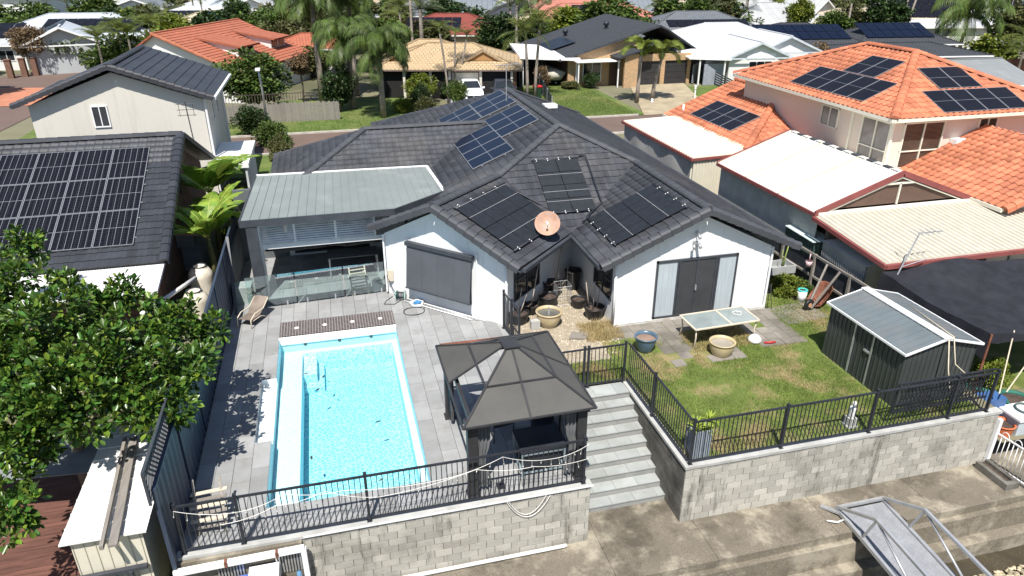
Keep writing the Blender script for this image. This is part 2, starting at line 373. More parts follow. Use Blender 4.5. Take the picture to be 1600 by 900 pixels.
m_caustic = caustic_mat('painted_caustic_floor', (.95,.985,.99), (.45,.74,.8), 8.5)  # bright ripple-light network painted into the pool floor colour
pool = thing('swimming_pool', 'rectangular turquoise swimming pool with white ledges set in grey paving', 'pool', (-.42, 17.1, 0))
sh = MB(); zl, zf = -.5, -1.2; IX0, IX1, IY0, IY1 = -1.62, 1.24, 13.45, 20.85
def wallq(mb, x0, y0, x1, y1, z0, z1): mb.poly([(x0,y0,z0),(x1,y1,z0),(x1,y1,z1),(x0,y0,z1)])
for a in (((PX0,PY0),(PX1,PY0)), ((PX1,PY0),(PX1,PY1)), ((PX1,PY1),(PX0,PY1)), ((PX0,PY1),(PX0,18.7)), ((PX0,15.7),(PX0,PY0))):
    wallq(sh, *a[0], *a[1], zl, -.002)
wallq(sh, PX0, 18.7, PX0, 15.7, zl, -.2)
part(pool, 'shell_wall', sh, m_shell)
lg = MB()
for x0, x1, y0, y1 in ((PX0,IX0,PY0,PY1),(IX1,PX1,PY0,PY1),(IX0,IX1,PY0,IY0),(IX0,IX1,IY1,PY1)): rect(lg, x0, x1, y0, y1, zl)
part(pool, 'ledge', lg, caustic_mat('painted_caustic_ledge', (.8,.93,.95), (.62,.82,.86), 14))  # ledge colour carries a finer, fainter painted caustic pattern
fl = MB(); rect(fl, IX0, IX1, IY0, IY1, zf)
for a in ((IX0,IY0,IX1,IY0),(IX1,IY0,IX1,IY1),(IX1,IY1,IX0,IY1),(IX0,IY1,IX0,IY0)): wallq(fl, *a, zf, zl)
part(pool, 'floor', fl, m_caustic)
st = MB(); st.box(IX0-.01, 19.75, zf+.01, IX0+.42, IY1+.01, zl-.16); st.box(IX0-.01, 19.5, zf+.01, IX0+.62, IY1+.005, zl-.48); part(pool, 'entry_step', st, m_caustic)
al = MB(); rect(al, -2.7, PX0, 15.7, 18.7, -.2)
for a in ((-2.7,18.7,-2.7,15.7),(-2.7,15.7,PX0,15.7),(PX0,18.7,-2.7,18.7)): wallq(al, *a, -.2, -.002)
part(pool, 'sun_shelf', al, M('white_shelf', (.9,.93,.93), .6, var=.03))
cp = MB(); cp.box(PX0-.02, PY1-.05, -.2, PX1+.02, PY1+.1, .012); part(pool, 'white_coping', cp, m_whitep)
for x, y, z in ((-.42,PY1-.012,-.27),(-1.5,PY1-.012,-.27),(.6,PY1-.012,-.27)):
    j = MB(); j.lathe([(.001,0),(.05,.004),(.055,0)], 12); jm = j.mesh('return_jet')
    wpiece(pool, 'return_jet', jm, m_char, Matrix.Translation((x,y,z)) @ Matrix.Rotation(R(90),4,'X'))
wt = bpy.data.materials.new('pool_water'); wt.use_nodes = True; nt = wt.node_tree; L = nt.links.new; nt.nodes.remove(nt.nodes['Principled BSDF'])
t_ = node(nt, 'ShaderNodeBsdfTransparent'); t_.inputs[0].default_value = (1,1,1,1)
gl = node(nt, 'ShaderNodeBsdfGlossy', Roughness=.03); fr = node(nt, 'ShaderNodeFresnel', IOR=1.33)
geo = node(nt, 'ShaderNodeNewGeometry'); n1 = node(nt, 'ShaderNodeTexNoise', Scale=5, Detail=3); L(geo.outputs['Position'], n1.inputs['Vector'])
bp = node(nt, 'ShaderNodeBump', Strength=.35, Distance=.05); L(n1.outputs[0], bp.inputs['Height'])
L(bp.outputs[0], gl.inputs['Normal']); L(bp.outputs[0], fr.inputs['Normal'])
mx = node(nt, 'ShaderNodeMixShader'); L(fr.outputs[0], mx.inputs[0]); L(t_.outputs[0], mx.inputs[1]); L(gl.outputs[0], mx.inputs[2]); L(mx.outputs[0], nt.nodes['Material Output'].inputs[0])
va = node(nt, 'ShaderNodeVolumeAbsorption', Density=.5); va.inputs[0].default_value = (.3,.84,.93,1); L(va.outputs[0], nt.nodes['Material Output'].inputs['Volume'])
e = .02; w = MB(); w.prism([(PX0-e,PY0-e),(PX1+e,PY0-e),(PX1+e,PY1+e),(PX0-e,PY1+e),(PX0-e,18.7+e),(-2.7-e,18.7+e),(-2.7-e,15.7-e),(PX0-e,15.7-e)], -1.5, -.13)
part(pool, 'water', w, wt)
mo = MB(); mo.box(-1.85,-.5,-.02,1.85,.5,.03)
mp = put('mosaic_band', mo.mesh('mosaic_band'), m_mosaic, pool); mp.location = (-.005, 21.68-17.1, 0)
lm = MB(); lm.lathe([(.001,.012),(.06,.012),(.075,.002),(.075,-.01)], 14); lme = lm.mesh('pool_spotlight')
for q, x in enumerate((-1.75,-.85,.05,.97)):
    piece(pool, 'pool_spotlight', lme, M('spot_lens', (.85,.8,.72), .3, var=.02), (x, 21.68, .03))
# leaves on the water
lf = MB(); lf.add([(-.1,0,0),(-.04,.035,.01),(.05,.035,.012),(.11,0,.004),(.05,-.035,.012),(-.04,-.035,.01)], [(0,1,2,3),(0,3,4,5)]); lfm = lf.mesh('floating_leaf')
m_lf = M('dead_leaf', (.04,.03,.025), .7)
for x, y, a, t in ((-1.45,18.95,.3,'dark dead leaf floating above the pale pool step'),(-.95,18.65,1.2,'largest of the dark leaves floating beside the pool step'),(-.82,18.35,2.4,'dark leaf floating just below the big leaf near the step'),(-1.12,17.98,.8,'reddish dark leaf floating in the near edge of the leaf cluster'),
                   (.42,16.0,.2,'lone dark leaf floating mid pool towards the right'),(-1.3,14.9,1.7,'lone dark leaf floating near the left of the pool, close to the fence'),(.3,13.65,.5,'small dark leaf floating at the near end of the pool')):
    o = tag(put('floating_leaf', lfm, m_lf), t, 'leaf', 'leaves floating in the pool'); o.location = (x, y, -.122); o.rotation_euler = (0,0,a); k_ = random.uniform(.6,.95); o.scale = (k_,k_,1)

# ================================================================ block retaining walls and steps
bk = MB(); bk.add([(0,0,0),(.388,0,0),(.388,.12,0),(0,.12,0),(0,0,.188),(.388,0,.188),(.388,.12,.188),(0,.12,.188)], [(0,3,2,1),(4,5,6,7),(0,1,5,4),(1,2,6,5),(2,3,7,6),(3,0,4,7)]); block = bk.mesh('concrete_block')
def blocks_x(par, x0, x1, y, mat, me, rows=9, z0=WZ):
    for r in range(rows):
        x = x0-(.2 if r % 2 else 0)
        while x < x1-.03:
            a, b = max(x, x0), min(x+.4, x1); x += .4
            if b-a < .04: continue
            h = .189 if r < rows-1 else .13
            piece(par, 'concrete_block', me, mat, (a+.004, y+random.uniform(-.004,.004), z0+r*.197), 0, ((b-a-.014)/.388, 1, (h-.006)/.189))
rw = thing('retaining_wall', 'grey concrete block retaining wall below the pool fence', 'retaining wall', (.5, 12.12, WZ))
b = MB(); b.box(-4.0, 12.12, WZ-.3, 5.0, 12.4, -.045); part(rw, 'wall_core', b, m_mortar)
blocks_x(rw, -1.5, 5.0, 12.105, m_block, block)
b = MB(); b.box(-4.0, 12.08, -.04, 5.03, 12.3, .03); part(rw, 'wall_cap', b, m_concl)
b = MB(); b.box(5.0-.06, 12.4, WZ, 5.0, 15.6, -.045); part(rw, 'stair_side', b, m_block)
rw2 = thing('retaining_wall', 'concrete block retaining wall holding up the lawn beside the steps', 'retaining wall', (12, 12.12, WZ))
b = MB(); b.box(7.44, 12.12, WZ-.3, 16.7, 12.4, -.05); b.box(7.44, 12.4, WZ-.3, 7.7, 16.0, -.05); part(rw2, 'wall_core', b, m_mortar)
blocks_x(rw2, 7.43, 16.7, 12.105, m_block, block)
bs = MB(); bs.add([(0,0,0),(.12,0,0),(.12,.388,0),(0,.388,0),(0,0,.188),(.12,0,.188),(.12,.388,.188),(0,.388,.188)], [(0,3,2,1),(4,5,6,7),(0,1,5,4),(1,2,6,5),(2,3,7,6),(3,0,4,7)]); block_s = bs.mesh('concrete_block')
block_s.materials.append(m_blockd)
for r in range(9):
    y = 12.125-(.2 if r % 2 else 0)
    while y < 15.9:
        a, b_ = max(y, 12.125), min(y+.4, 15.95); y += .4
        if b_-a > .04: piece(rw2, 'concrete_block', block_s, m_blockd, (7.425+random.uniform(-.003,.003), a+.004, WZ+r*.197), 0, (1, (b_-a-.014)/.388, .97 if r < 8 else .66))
b = MB(); b.box(7.40, 12.08, -.045, 16.75, 12.3, .03); b.box(7.40, 12.3, -.045, 7.62, 16.0, .028); part(rw2, 'wall_cap', b, m_concl)
# white flashing strips and pipes on the walls
b = MB(); b.box(-1.45, 12.05, .0, 5.05, 12.078, .028); solo('conduit', b, m_whitep, 'long white conduit along the top of the wall below the pool fence', 'pipe')
b = MB(); b.path([(-1.2,11.98,WZ+.09),(4.35,11.99,WZ+.09),(4.42,12.0,WZ+.09)], .045, 8); solo('drain_pipe', b, m_whitep, 'white drain pipe lying at the foot of the pool wall', 'pipe', smooth=True)
steps = thing('garden_steps', 'wide bluestone steps going down from the pool deck to the walkway', 'steps', (6.2, 14.2, 0))
tl = MB(); tl.add([(.004,0,-.03),(.996,0,-.03),(.996,1,-.03),(.004,1,-.03),(.006,0,0),(.994,0,0),(.994,1,0),(.006,1,0)], [(0,3,2,1),(4,5,6,7),(0,1,5,4),(1,2,6,5),(2,3,7,6),(3,0,4,7)]); tile_u = tl.mesh('step_tile'); tile_u.materials.append(m_bluestone)
for k_ in range(9):
    z = -.19*k_; yf = 15.5-.32*k_; yb = 16.02 if k_ == 0 else yf+.32
    b = MB(); b.box(5.0, yf+.02, WZ-.1, 7.43, yb+.02, z-.035); sp = part(steps, 'step', b, M('step_riser', (.3,.3,.29), .85, var=.2, scale=2, dirt=(.16,.15,.13), dirt_amt=.6, dirt_scale=2))
    x = 5.0-random.uniform(.05,.5); 
    while x < 7.42:
        a, c = max(x, 5.0), min(x+.62, 7.425); x += .62
        if c-a > .05: piece(sp, 'step_tile', tile_u, m_bluestone, (a, yf, z), 0, (c-a, yb-yf+.01, 1))

# ================================================================ black tubular fences
bal_cache = {}
def railing(name, label, p0, p1, z0, h, posts, spacing=.115, ends=True, cat='fence', mat=None):
    mat = mat or m_black
    p0 = Vector((*p0, z0)); p1 = Vector((*p1, z0)); d = p1-p0; Ln = d.length; d.normalize()
    t = thing(name, label, cat, (p0+p1)/2)
    up = Vector((0,0,1))
    b = MB(); b.bar(p0+up*h, p1+up*h, .045, .04); part(t, 'top_rail', b, mat)
    b = MB(); b.bar(p0+up*.09, p1+up*.09, .04, .035); part(t, 'bottom_rail', b, mat)
    for s_ in posts:
        q = p0+d*s_; b = MB(); b.cbox(q.x, q.y, q.z, .06, .06, h+.07); b.cbox(q.x, q.y, q.z+h+.07, .075, .075, .02); b.cbox(q.x, q.y, q.z, .11, .11, .015); part(t, 'post', b, mat)
    key = round(h, 2)
    if key not in bal_cache:
        m = MB(); m.box(-.009,-.009,0,.009,.009,h-.12); bal_cache[key] = m.mesh('baluster')
    n = int(Ln/spacing)
    for i in range(1, n):
        q = p0+d*(Ln*i/n)
        if min(abs((q-p0).length-s_) for s_ in posts) < .05: continue
        piece(t, 'baluster', bal_cache[key], mat, (q.x, q.y, q.z+.1), math.atan2(d.y, d.x))
    return t
railing('pool_fence', 'long black tubular fence along the canal end of the pool', (-3.86,12.2), (4.9,12.2), .03, 1.22, (.05, 1.21, 3.8, 8.7))
railing('pool_fence', 'short black fence behind the gazebo running beside the steps', (4.88,12.3), (4.88,15.9), .03, 1.22, (1.8, 3.55))
railing('yard_fence', 'black fence with gate across the top of the bluestone steps', (4.9,16.02), (7.45,16.02), .0, 1.25, (.0, 1.3, 1.42, 2.52))
railing('yard_fence', 'black fence on the wall beside the steps, at the lawn edge', (7.5,16.0), (7.52,12.25), .03, 1.25, (1.75,))
railing('yard_fence', 'long black fence on the block wall at the end of the lawn', (7.54,12.2), (16.35,12.2), .03, 1.22, (.02, 2.5, 5.05, 7.5, 8.75))
railing('side_gate', 'narrow black pool gate against the white house corner', (4.86,20.05), (5.02,18.6), .0, 1.3, (.03, .75, 1.42))
# ================================================================ tiled roofs
def tile_mesh(w, g, prof, th=.03, name='tile', rows=2):
    """one interlocking tile: profile across x, thick butt at the low end, tilted so that it laps the course below"""
    m = MB(); n = len(prof)
    for y, dz in ((-.045, -th+.028), (-.045, .034), (g+.01, .004)):
        for x, z in prof: m.v.append((x*w, y, z+dz))
    for r in range(2):
        for i in range(n-1): a = r*n+i; m.f.append((a, a+1, a+n+1, a+n))
    return m
WAVE = [(0,.0),(.12,.01),(.26,.019),(.4,.017),(.54,.006),(.7,.0),(.86,.001),(1,.0)]       # double-roll
FLATP = [(0,.0),(.04,.008),(.48,.004),(.52,.010),(.96,.004),(1,.0)]                        # low-profile
BARREL = [(0,.02),(.12,.045),(.3,.062),(.5,.045),(.64,.012),(.82,.0),(1,.02)]              # deep roll
def tile_slope(par, poly, mat, w=.33, g=.33, prof=WAVE, n_ind=0, m_base=None, stagger=0, name='roof_slope', lift=.0):
    """poly: 3D corners of a convex flat slope. Lays tiles course by course, trims them at hips and valleys.
    n_ind tiles nearest the camera become parts of their own, the rest one joined part."""
    P = [Vector(p) for p in poly]
    nrm = Vector((0,0,0))
    for i in range(len(P)): nrm += P[i].cross(P[(i+1) % len(P)])
    nrm.normalize()
    if nrm.z < 0: nrm = -nrm; P = P[::-1]
    u = Vector((0,0,1)).cross(nrm).normalized(); v = nrm.cross(u)
    o = min(P, key=lambda p: p.z).copy()
    Q = [((p-o).dot(u), (p-o).dot(v)) for p in P]
    b = MB(); b.extr([p-nrm*.03 for p in P], -nrm*.09); base = part(par, name, b, m_base or mat)
    u0 = min(q[0] for q in Q); u1 = max(q[0] for q in Q); v0 = min(q[1] for q in Q); v1 = max(q[1] for q in Q)
    n = len(Q)
    def dist(pt):      # signed distance inside the convex polygon (CCW)
        d = 1e9
        for i in range(n):
            (x0,y0),(x1,y1) = Q[i], Q[(i+1) % n]; ex, ey = x1-x0, y1-y0; l = math.hypot(ex, ey)
            if l > 1e-6: d = min(d, (ex*(pt[1]-y0)-ey*(pt[0]-x0))/l)
        return d
    tm = tile_mesh(w, g, prof); inside = []; cut = []
    j = 0; vv = v0
    while vv < v1:
        uu = u0-w+(stagger*w if j % 2 else 0)
        while uu < u1:
            cs = [dist((uu+a, vv+c)) for a in (0, w) for c in (-.04, g)]
            if min(cs) > -.012: inside.append((uu, vv))
            elif max(cs) > 0 or dist((uu+w/2, vv+g/2)) > 0: cut.append((uu, vv))
            uu += w
        vv += g; j += 1
    mtx = frame_m(o+nrm*lift, u, v); cl = Vector(cam.location)
    inside.sort(key=lambda t: ((mtx @ Vector((t[0], t[1], 0)))-cl).length)
    if n_ind:
        me = tm.mesh('tile')
        for uu, vv in inside[:n_ind]: wpiece(base, 'tile', me, mat, mtx @ Matrix.Translation((uu, vv, random.uniform(0,.004))))
    rest = inside[n_ind:]
    tv = np.array(tm.v); tf = np.array(tm.f); R4 = np.array(mtx)
    def lay(lst):
        V = []; F = []
        for q, (a, c) in enumerate(lst): V.append(tv+np.array([a, c, random.uniform(0,.004)])); F.append(tf+q*len(tv))
        return np.concatenate(V), np.concatenate(F)
    allV = []; allF = []
    if rest: V, F = lay(rest); allV.append(V); allF.append(F)
    if cut:
        V, F = lay(cut); bm = bmesh.new(); vs = [bm.verts.new(p) for p in V]
        for f in F: bm.faces.new([vs[i] for i in f])
        for i in range(n):
            (x0,y0),(x1,y1) = Q[i], Q[(i+1) % n]; l = math.hypot(x1-x0, y1-y0)
            if l < 1e-6: continue
            horiz = abs(y1-y0) < 1e-3 and y0 < v0+.01
            no = Vector(((y1-y0)/l, -(x1-x0)/l, 0)); off = .05 if horiz else .0
            bmesh.ops.bisect_plane(bm, geom=list(bm.verts)+list(bm.edges)+list(bm.faces), plane_co=Vector((x0,y0,0))+no*off, plane_no=no, clear_outer=True)
        bmesh.ops.triangulate(bm, faces=[f for f in bm.faces if len(f.verts) != 4])
        bm.verts.index_update(); V = np.array([x.co[:] for x in bm.verts]) if bm.verts else np.zeros((0,3))
        F = [[x.index for x in f.verts] for f in bm.faces]; F = [f if len(f) == 4 else f for f in F]; bm.free()
        cm = MB(); cm.v = [tuple(mtx @ Vector(p)) for p in V]; cm.f = [tuple(f) for f in F]
        if cm.f: part(base, 'edge_tiles', cm, mat)['kind'] = 'stuff'
    if allV:
        V = allV[0] @ R4[:3,:3].T+R4[:3,3]; me = np_mesh('roof_tiles', V, allF[0]); x = put('roof_tiles', me, mat, base); x['kind'] = 'stuff'
        p = base; l = Vector((0,0,0))
        while p is not None: l += p.location; p = p.parent
        x.location = -l
    return base
def ridge_caps(par, p, q, mat, r=.13, ln=.38, name='ridge_cap', flat=False):
    """row of overlapping half-round caps from p to q"""
    p = Vector(p); q = Vector(q); d = (q-p); L_ = d.length; n = max(1, round(L_/ln)); d.normalize()
    side = d.cross(Vector((0,0,1))).normalized(); up = side.cross(d)
    m = MB(); K = 7; l = L_/n
    for y, rr in ((-.04, r*1.08), (l, r*.95)):
        for k in range(K):
            t = math.pi*(k/(K-1)); m.v.append((rr*math.cos(t)*1.05, y, rr*math.sin(t)*.7+.0))
    for k in range(K-1): m.f.append((k, k+1, K+k+1, K+k))
    m.f.append(tuple(reversed(range(K)))); me = m.mesh('ridge_cap'); me.materials.append(mat)
    for i in range(n):
        a = p+d*(l*i); mt = Matrix.Identity(4)
        for c, ax in enumerate((side, d, up, a)):
            for j in range(3): mt[j][c] = ax[j]
        wpiece(par, name, me, mat, mt)
def barge_tiles(par, p, q, mat, out, n=None):
    """square verge tiles stepping up a gable edge from eave p to ridge q; out = outward direction"""
    p = Vector(p); q = Vector(q); d = q-p; L_ = d.length; n = n or round(L_/.36); l = L_/n; d.normalize(); out = Vector(out).normalized(); up = out.cross(d)
    if up.z < 0: up = -up
    m = MB(); c = [(-.09,.05),(-.05,.095),(.05,.12),(.15,.1),(.205,.04),(.21,-.14),(.17,-.14),(.16,.02),(-.05,.03)]
    for y, s_ in ((-.035,.035), (l-.008,.0)):
        for x, z in c: m.v.append((x+s_*.3, y, z+s_))
    k = len(c)
    for i in range(k): m.f.append((i, (i+1) % k, k+(i+1) % k, k+i))
    m.f.append(tuple(reversed(range(k)))); m.f.append(tuple(range(k, 2*k))); me = m.mesh('barge_tile'); me.materials.append(mat)
    for i in range(n):
        a = p+d*(l*i); mt = Matrix.Identity(4)
        for cc, ax in enumerate((out, d, up, a)):
            for j in range(3): mt[j][cc] = ax[j]
        wpiece(par, 'barge_tile', me, mat, mt)
def gutter(par, p, q, mat, w=.12, h=.1, out=None, name='gutter'):
    b = MB(); b.bar(p, q, w, h); return part(par, name, b, mat)
def window(par, o, u, w, h, mat_f, mat_g, n=2, depth=.06, name='window', mull=None, sill=None):
    """framed window in a wall: o = lower left corner (world), u = direction along the wall; frame proud of it, pane set back"""
    u = Vector(u).normalized(); o = Vector(o); up = Vector((0,0,1)); nn = u.cross(up)   # outward
    f = MB(); fw = .055; c0 = o+nn*.012
    f.bar(c0+up*fw/2, c0+u*w+up*fw/2, depth, fw, up); f.bar(c0+up*(h-fw/2), c0+u*w+up*(h-fw/2), depth, fw, up)
    for k in range(n+1):
        x = fw/2+(w-fw)*k/n; f.bar(c0+u*x+up*.01, c0+u*x+up*(h-.01), fw if k in (0,n) else fw*.8, depth*.98, nn)
    if mull: f.bar(c0+up*h*mull, c0+u*w+up*h*mull, depth*.9, fw*.8, up)
    win = part(par, name, f, mat_f)
    g_ = MB(); a = o+nn*.014
    g_.extr([a+u*.03+up*.03, a+u*(w-.03)+up*.03, a+u*(w-.03)+up*(h-.03), a+u*.03+up*(h-.03)], -nn*.012); part(win, 'pane', g_, mat_g)
    if sill:
        s_ = MB(); s_.bar(o+nn*.06-up*.03-u*.05, o+u*(w+.05)+nn*.06-up*.03, .12, .05); part(win, 'sill', s_, sill)
    return win
m_glassd = M('dark_window_glass', (.02,.024,.03), .06, var=.3, spec=.8)
m_glassl = M('curtained_glass', (.42,.47,.5), .12, var=.1, scale=3, spec=.7, stretch=(8,8,.3))
m_tile = M('dark_grey_roof_tile', (.05,.053,.062), .6, var=.18, scale=.8, piece=.2, dirt=(.11,.105,.1), dirt_amt=.5, dirt_scale=.5, bump=.06, bscale=50, spec=.2)
m_cell = grid_mat('blue_solar_cell', (.002,.004,.015), (.03,.04,.07), .1585, .0835, .004, .3, piece=.15, spec=.18)
m_cellk = grid_mat('black_solar_cell', (.006,.006,.01), (.05,.05,.056), .172, .089, .003, .3, piece=.15, spec=.15)
m_frame = M('panel_frame_aluminium', (.36,.37,.39), .35, metal=.5, var=.05)
m_framek = M('panel_frame_dark', (.2,.2,.21), .4, metal=.3, var=.05)
def solar_array(label, o, u, v, cols, rows, pw, ph, mat=None, frame=None, mid=True, gap=.02, lift=.1, skip=(), group=None, bus=0):
    """panels of pw x ph (u x v) in a grid on a roof plane whose corner is o"""
    mat = mat or m_cell; frame = frame or m_frame; u = Vector(u).normalized(); v = Vector(v); v = (v-u*v.dot(u)).normalized(); nn = u.cross(v); o = Vector(o)
    t = thing('solar_array', label, 'solar panels', o, group=group)
    p = MB(); p.box(.012,.012,-.035,pw-.012,ph-.012,-.003); pm = p.mesh('solar_panel'); pm.materials.append(mat)
    f = MB(); e = .022
    for a in ((0,0,pw,e),(0,ph-e,pw,ph),(0,e,e,ph-e),(pw-e,e,pw,ph-e)): f.box(a[0],a[1],-.038,a[2],a[3],0)
    if mid == 'x': f.box(pw/2-.008,e,-.02,pw/2+.008,ph-e,.0005)
    elif mid: f.box(e,ph/2-.008,-.02,pw-e,ph/2+.008,.0005)
    for k_ in range(bus): x_ = pw*(k_+1)/(bus+1); f.box(x_-.006,e,-.02,x_+.006,ph-e,-.0015)
    fm = f.mesh('frame'); fm.materials.append(frame)
    base = frame_m(o+nn*lift, u, v)
    for i in range(cols):
        for j in range(rows):
            if (i,j) in skip: continue
            q = wpiece(t, 'solar_panel', pm, mat, base @ Matrix.Translation((i*(pw+gap), j*(ph+gap), 0)))
            put('frame', fm, frame, q)
    r = MB()
    for j in range(rows):
        for c in (.22,.78):
            a = o+v*(j*(ph+gap)+ph*c)+nn*(lift-.06); r.bar(a+u*(-.05), a+u*(cols*(pw+gap)+.03), .035, .035, nn)
            for k_ in range(cols+1):
                e_ = a+u*(k_*(pw+gap)); r.bar(e_-nn*(lift-.05), e_, .03)
    part(t, 'mounting_rail', r, m_alu); return t

# ================================================================ the white house with the dark roof
EW = 2.3175; RT = math.sqrt(.5)
LF = Vector((2.980,21.830,3.78)); EL = Vector((5.825,24.675,3.78)); NO = Vector((7.8,22.05,2.31)); LE2 = Vector((5.278,19.532,EW)); LE1 = Vector((1.071,23.739,2.565)); VL = Vector((2.878,25.546,2.565))
AP = Vector((8.8,26.86,5.005)); ER = Vector((11.3,24.85,3.88)); RF = Vector((11.3,19.08,3.88)); RE1 = Vector((7.8,19.08,2.305)); RE2 = Vector((14.75,19.08,2.3275)); BK = Vector((8.8,35.2,5.005))
JW = Vector((6.85,31.7,4.2)); VS = Vector((2.31,27.55,2.33)); WH = Vector((1.46,31.7,4.2)); WE1 = Vector((-2.7,27.55,2.33)); WE2 = Vector((-2.7,35.85,2.33))
house = thing('house', 'white rendered single-storey house with dark grey tiled roof by the pool', 'house', (7, 27, 0))
# walls
def gable_block(par, fl, fr, back, h, ap, mat):
    """wall block: front-left, front-right corners, vector to the back, eave height, gable apex height"""
    fl = Vector((*fl,0)); fr = Vector((*fr,0)); bk_ = Vector((*back,0)); up = Vector((0,0,1)); mid = (fl+fr)/2
    b = MB(); b.extr([fl-up*.2, fr-up*.2, fr+up*h, mid+up*ap, fl+up*h], bk_); return part(par, 'wall', b, mat)
gable_block(house, (1.45,23.7), (4.95,20.2), (4.2,4.2), 2.3, 3.6, m_white)
gable_block(house, (8.42,19.24), (13.92,19.24), (0,12), 2.32, 3.68, m_white)
b = MB(); b.box(-2.1, 28.2, -.2, 5.4, 35.2, 2.3); part(house, 'wall', b, m_white)
b = MB(); b.box(3.0, 25.3, -.2, 14.0, 40.5, 2.28); part(house, 'wall', b, m_white)
m_soff = M('soffit', (.6,.62,.63), .8)
for nm, q, ni in (('a', [LF,EL,NO,LE2], 60), ('b', [LF,LE1,VL,EL], 20), ('c', [NO,ER,AP,EL], 110), ('d', [RF,RE1,NO,ER], 60), ('e', [RF,RE2,Vector((14.75,24.85,2.3275)),ER], 20)):
    tile_slope(house, q, m_tile, .3, .32, FLATP if nm in 'ade' else WAVE, ni)
tile_slope(house, [ER,Vector((14.75,24.85,2.3275)),Vector((14.75,41.15,2.3275)),BK,AP], m_tile, .3, .32, FLATP, 0)
tile_slope(house, [AP,Vector((8.8,31.7,5.005)),JW,VS,VL,EL], m_tile, .3, .32, FLATP, 30)
tile_slope(house, [Vector((8.8,31.7,5.005)),BK,Vector((2.31,41.69,2.33)),Vector((2.31,35.85,2.33)),JW], m_tile, .3, .32, FLATP, 0)
tile_slope(house, [JW,VS,WE1,WH], m_tile, .3, .32, WAVE, 0)
tile_slope(house, [WH,WE1,WE2], m_tile, .3, .32, FLATP, 0)
tile_slope(house, [JW,WH,WE2,Vector((2.31,35.85,2.33))], m_tile, .3, .32, FLATP, 0)
up = Vector((0,0,1))
ridge = M('ridge_tile_grey', (.06,.063,.071), .6, var=.1, scale=1, piece=.08, bump=.05)
for a, b_ in ((LF,EL),(EL,AP),(RF,ER),(ER,AP),(AP,BK),(JW,WH),(WE1,WH),(BK,Vector((14.75,41.15,2.33)))): ridge_caps(house, a+up*.02, b_+up*.02, ridge, .15, .4)
o1 = Vector((-RT,-RT,0)); barge_tiles(house, LE2, LF, ridge, o1); barge_tiles(house, LE1, LF, ridge, o1)
barge_tiles(house, RE1, RF, ridge, (0,-1,0)); barge_tiles(house, RE2, RF, ridge, (0,-1,0))
# barge soffits
b = MB()
for e_, r_, n_ in ((LE2,LF,o1),(LE1,LF,o1),(RE1,RF,Vector((0,-1,0))),(RE2,RF,Vector((0,-1,0)))):
    b.extr([e_-up*.14, r_-up*.14, r_-up*.14-n_*.2, e_-up*.14-n_*.2], Vector((0,0,-.02)))
part(house, 'soffit', b, m_soff)
for a, b_ in ((LE2+Vector((.1,-.1,-.06)),NO+Vector((0,-.14,-.06))),(RE1+Vector((-.06,0,-.06)),NO+Vector((-.06,.0,-.06))),(RE2+Vector((.07,0,-.05)),Vector((14.82,41.1,2.27))),(LE1+Vector((-.07,.07,-.06)),VL+Vector((-.1,.07,-.06)))):
    gutter(house, a, b_, m_char, .13, .12)
b = MB(); v_ = [(EL,NO),(ER,NO),(VL,EL),(VS,JW)]
for a, c in v_: b.bar(a+up*.035, c+up*.035, .1, .02)
part(house, 'valley_flashing', b, M('lead_flashing', (.05,.05,.055), .6))
# downpipes and meter box
for x, y in ((8.36,19.2),(4.98,20.12)):
    b = MB(); b.tube((x,y,0),(x,y,2.3),.045,8); part(house, 'downpipe', b, m_whitep, True)
for x, y in ((1.4,23.6),(13.96,19.2)):
    b = MB(); b.bar((x,y,.1),(x,y,2.3),.06,.05); part(house, 'corner_trim', b, m_white)
b = MB(); b.box(8.36,19.15,-.05,13.98,19.24,.1); part(house, 'plinth', b, M('plinth', (.6,.58,.55), .9, dirt=(.25,.2,.15), dirt_amt=.6, dirt_scale=2))
# sliding door
dr = MB(); x0, x1, z0, z1, y = 9.76, 12.68, .12, 2.2, 19.225
for a in ((x0,z0,x1,z0+.06),(x0,z1-.07,x1,z1),(x0,z0,x0+.06,z1),(x1-.06,z0,x1,z1)): dr.box(a[0], y-.05, a[1], a[2], y+.06, a[3])
for x in (10.52,10.6,11.22,11.9,11.98): dr.box(x-.03, y-.045, z0+.05, x+.03, y+.05, z1-.05)
door = part(house, 'sliding_door', dr, m_char)
for a, c, mt in ((9.81,10.5,m_glassl),(10.6,11.2,M('screen_mesh',(.05,.052,.056),.5,var=.1)),(11.24,11.9,M('screen_mesh',(.05,.052,.056),.5)),(11.98,12.63,m_glassl)):
    b = MB(); b.box(a, y-.02, z0+.06, c, y+.012, z1-.07); part(door, 'pane', b, mt)
b = MB(); b.cbox(11.2, y-.08, 1.05, .04, .06, .18); part(door, 'handle', b, m_galv)
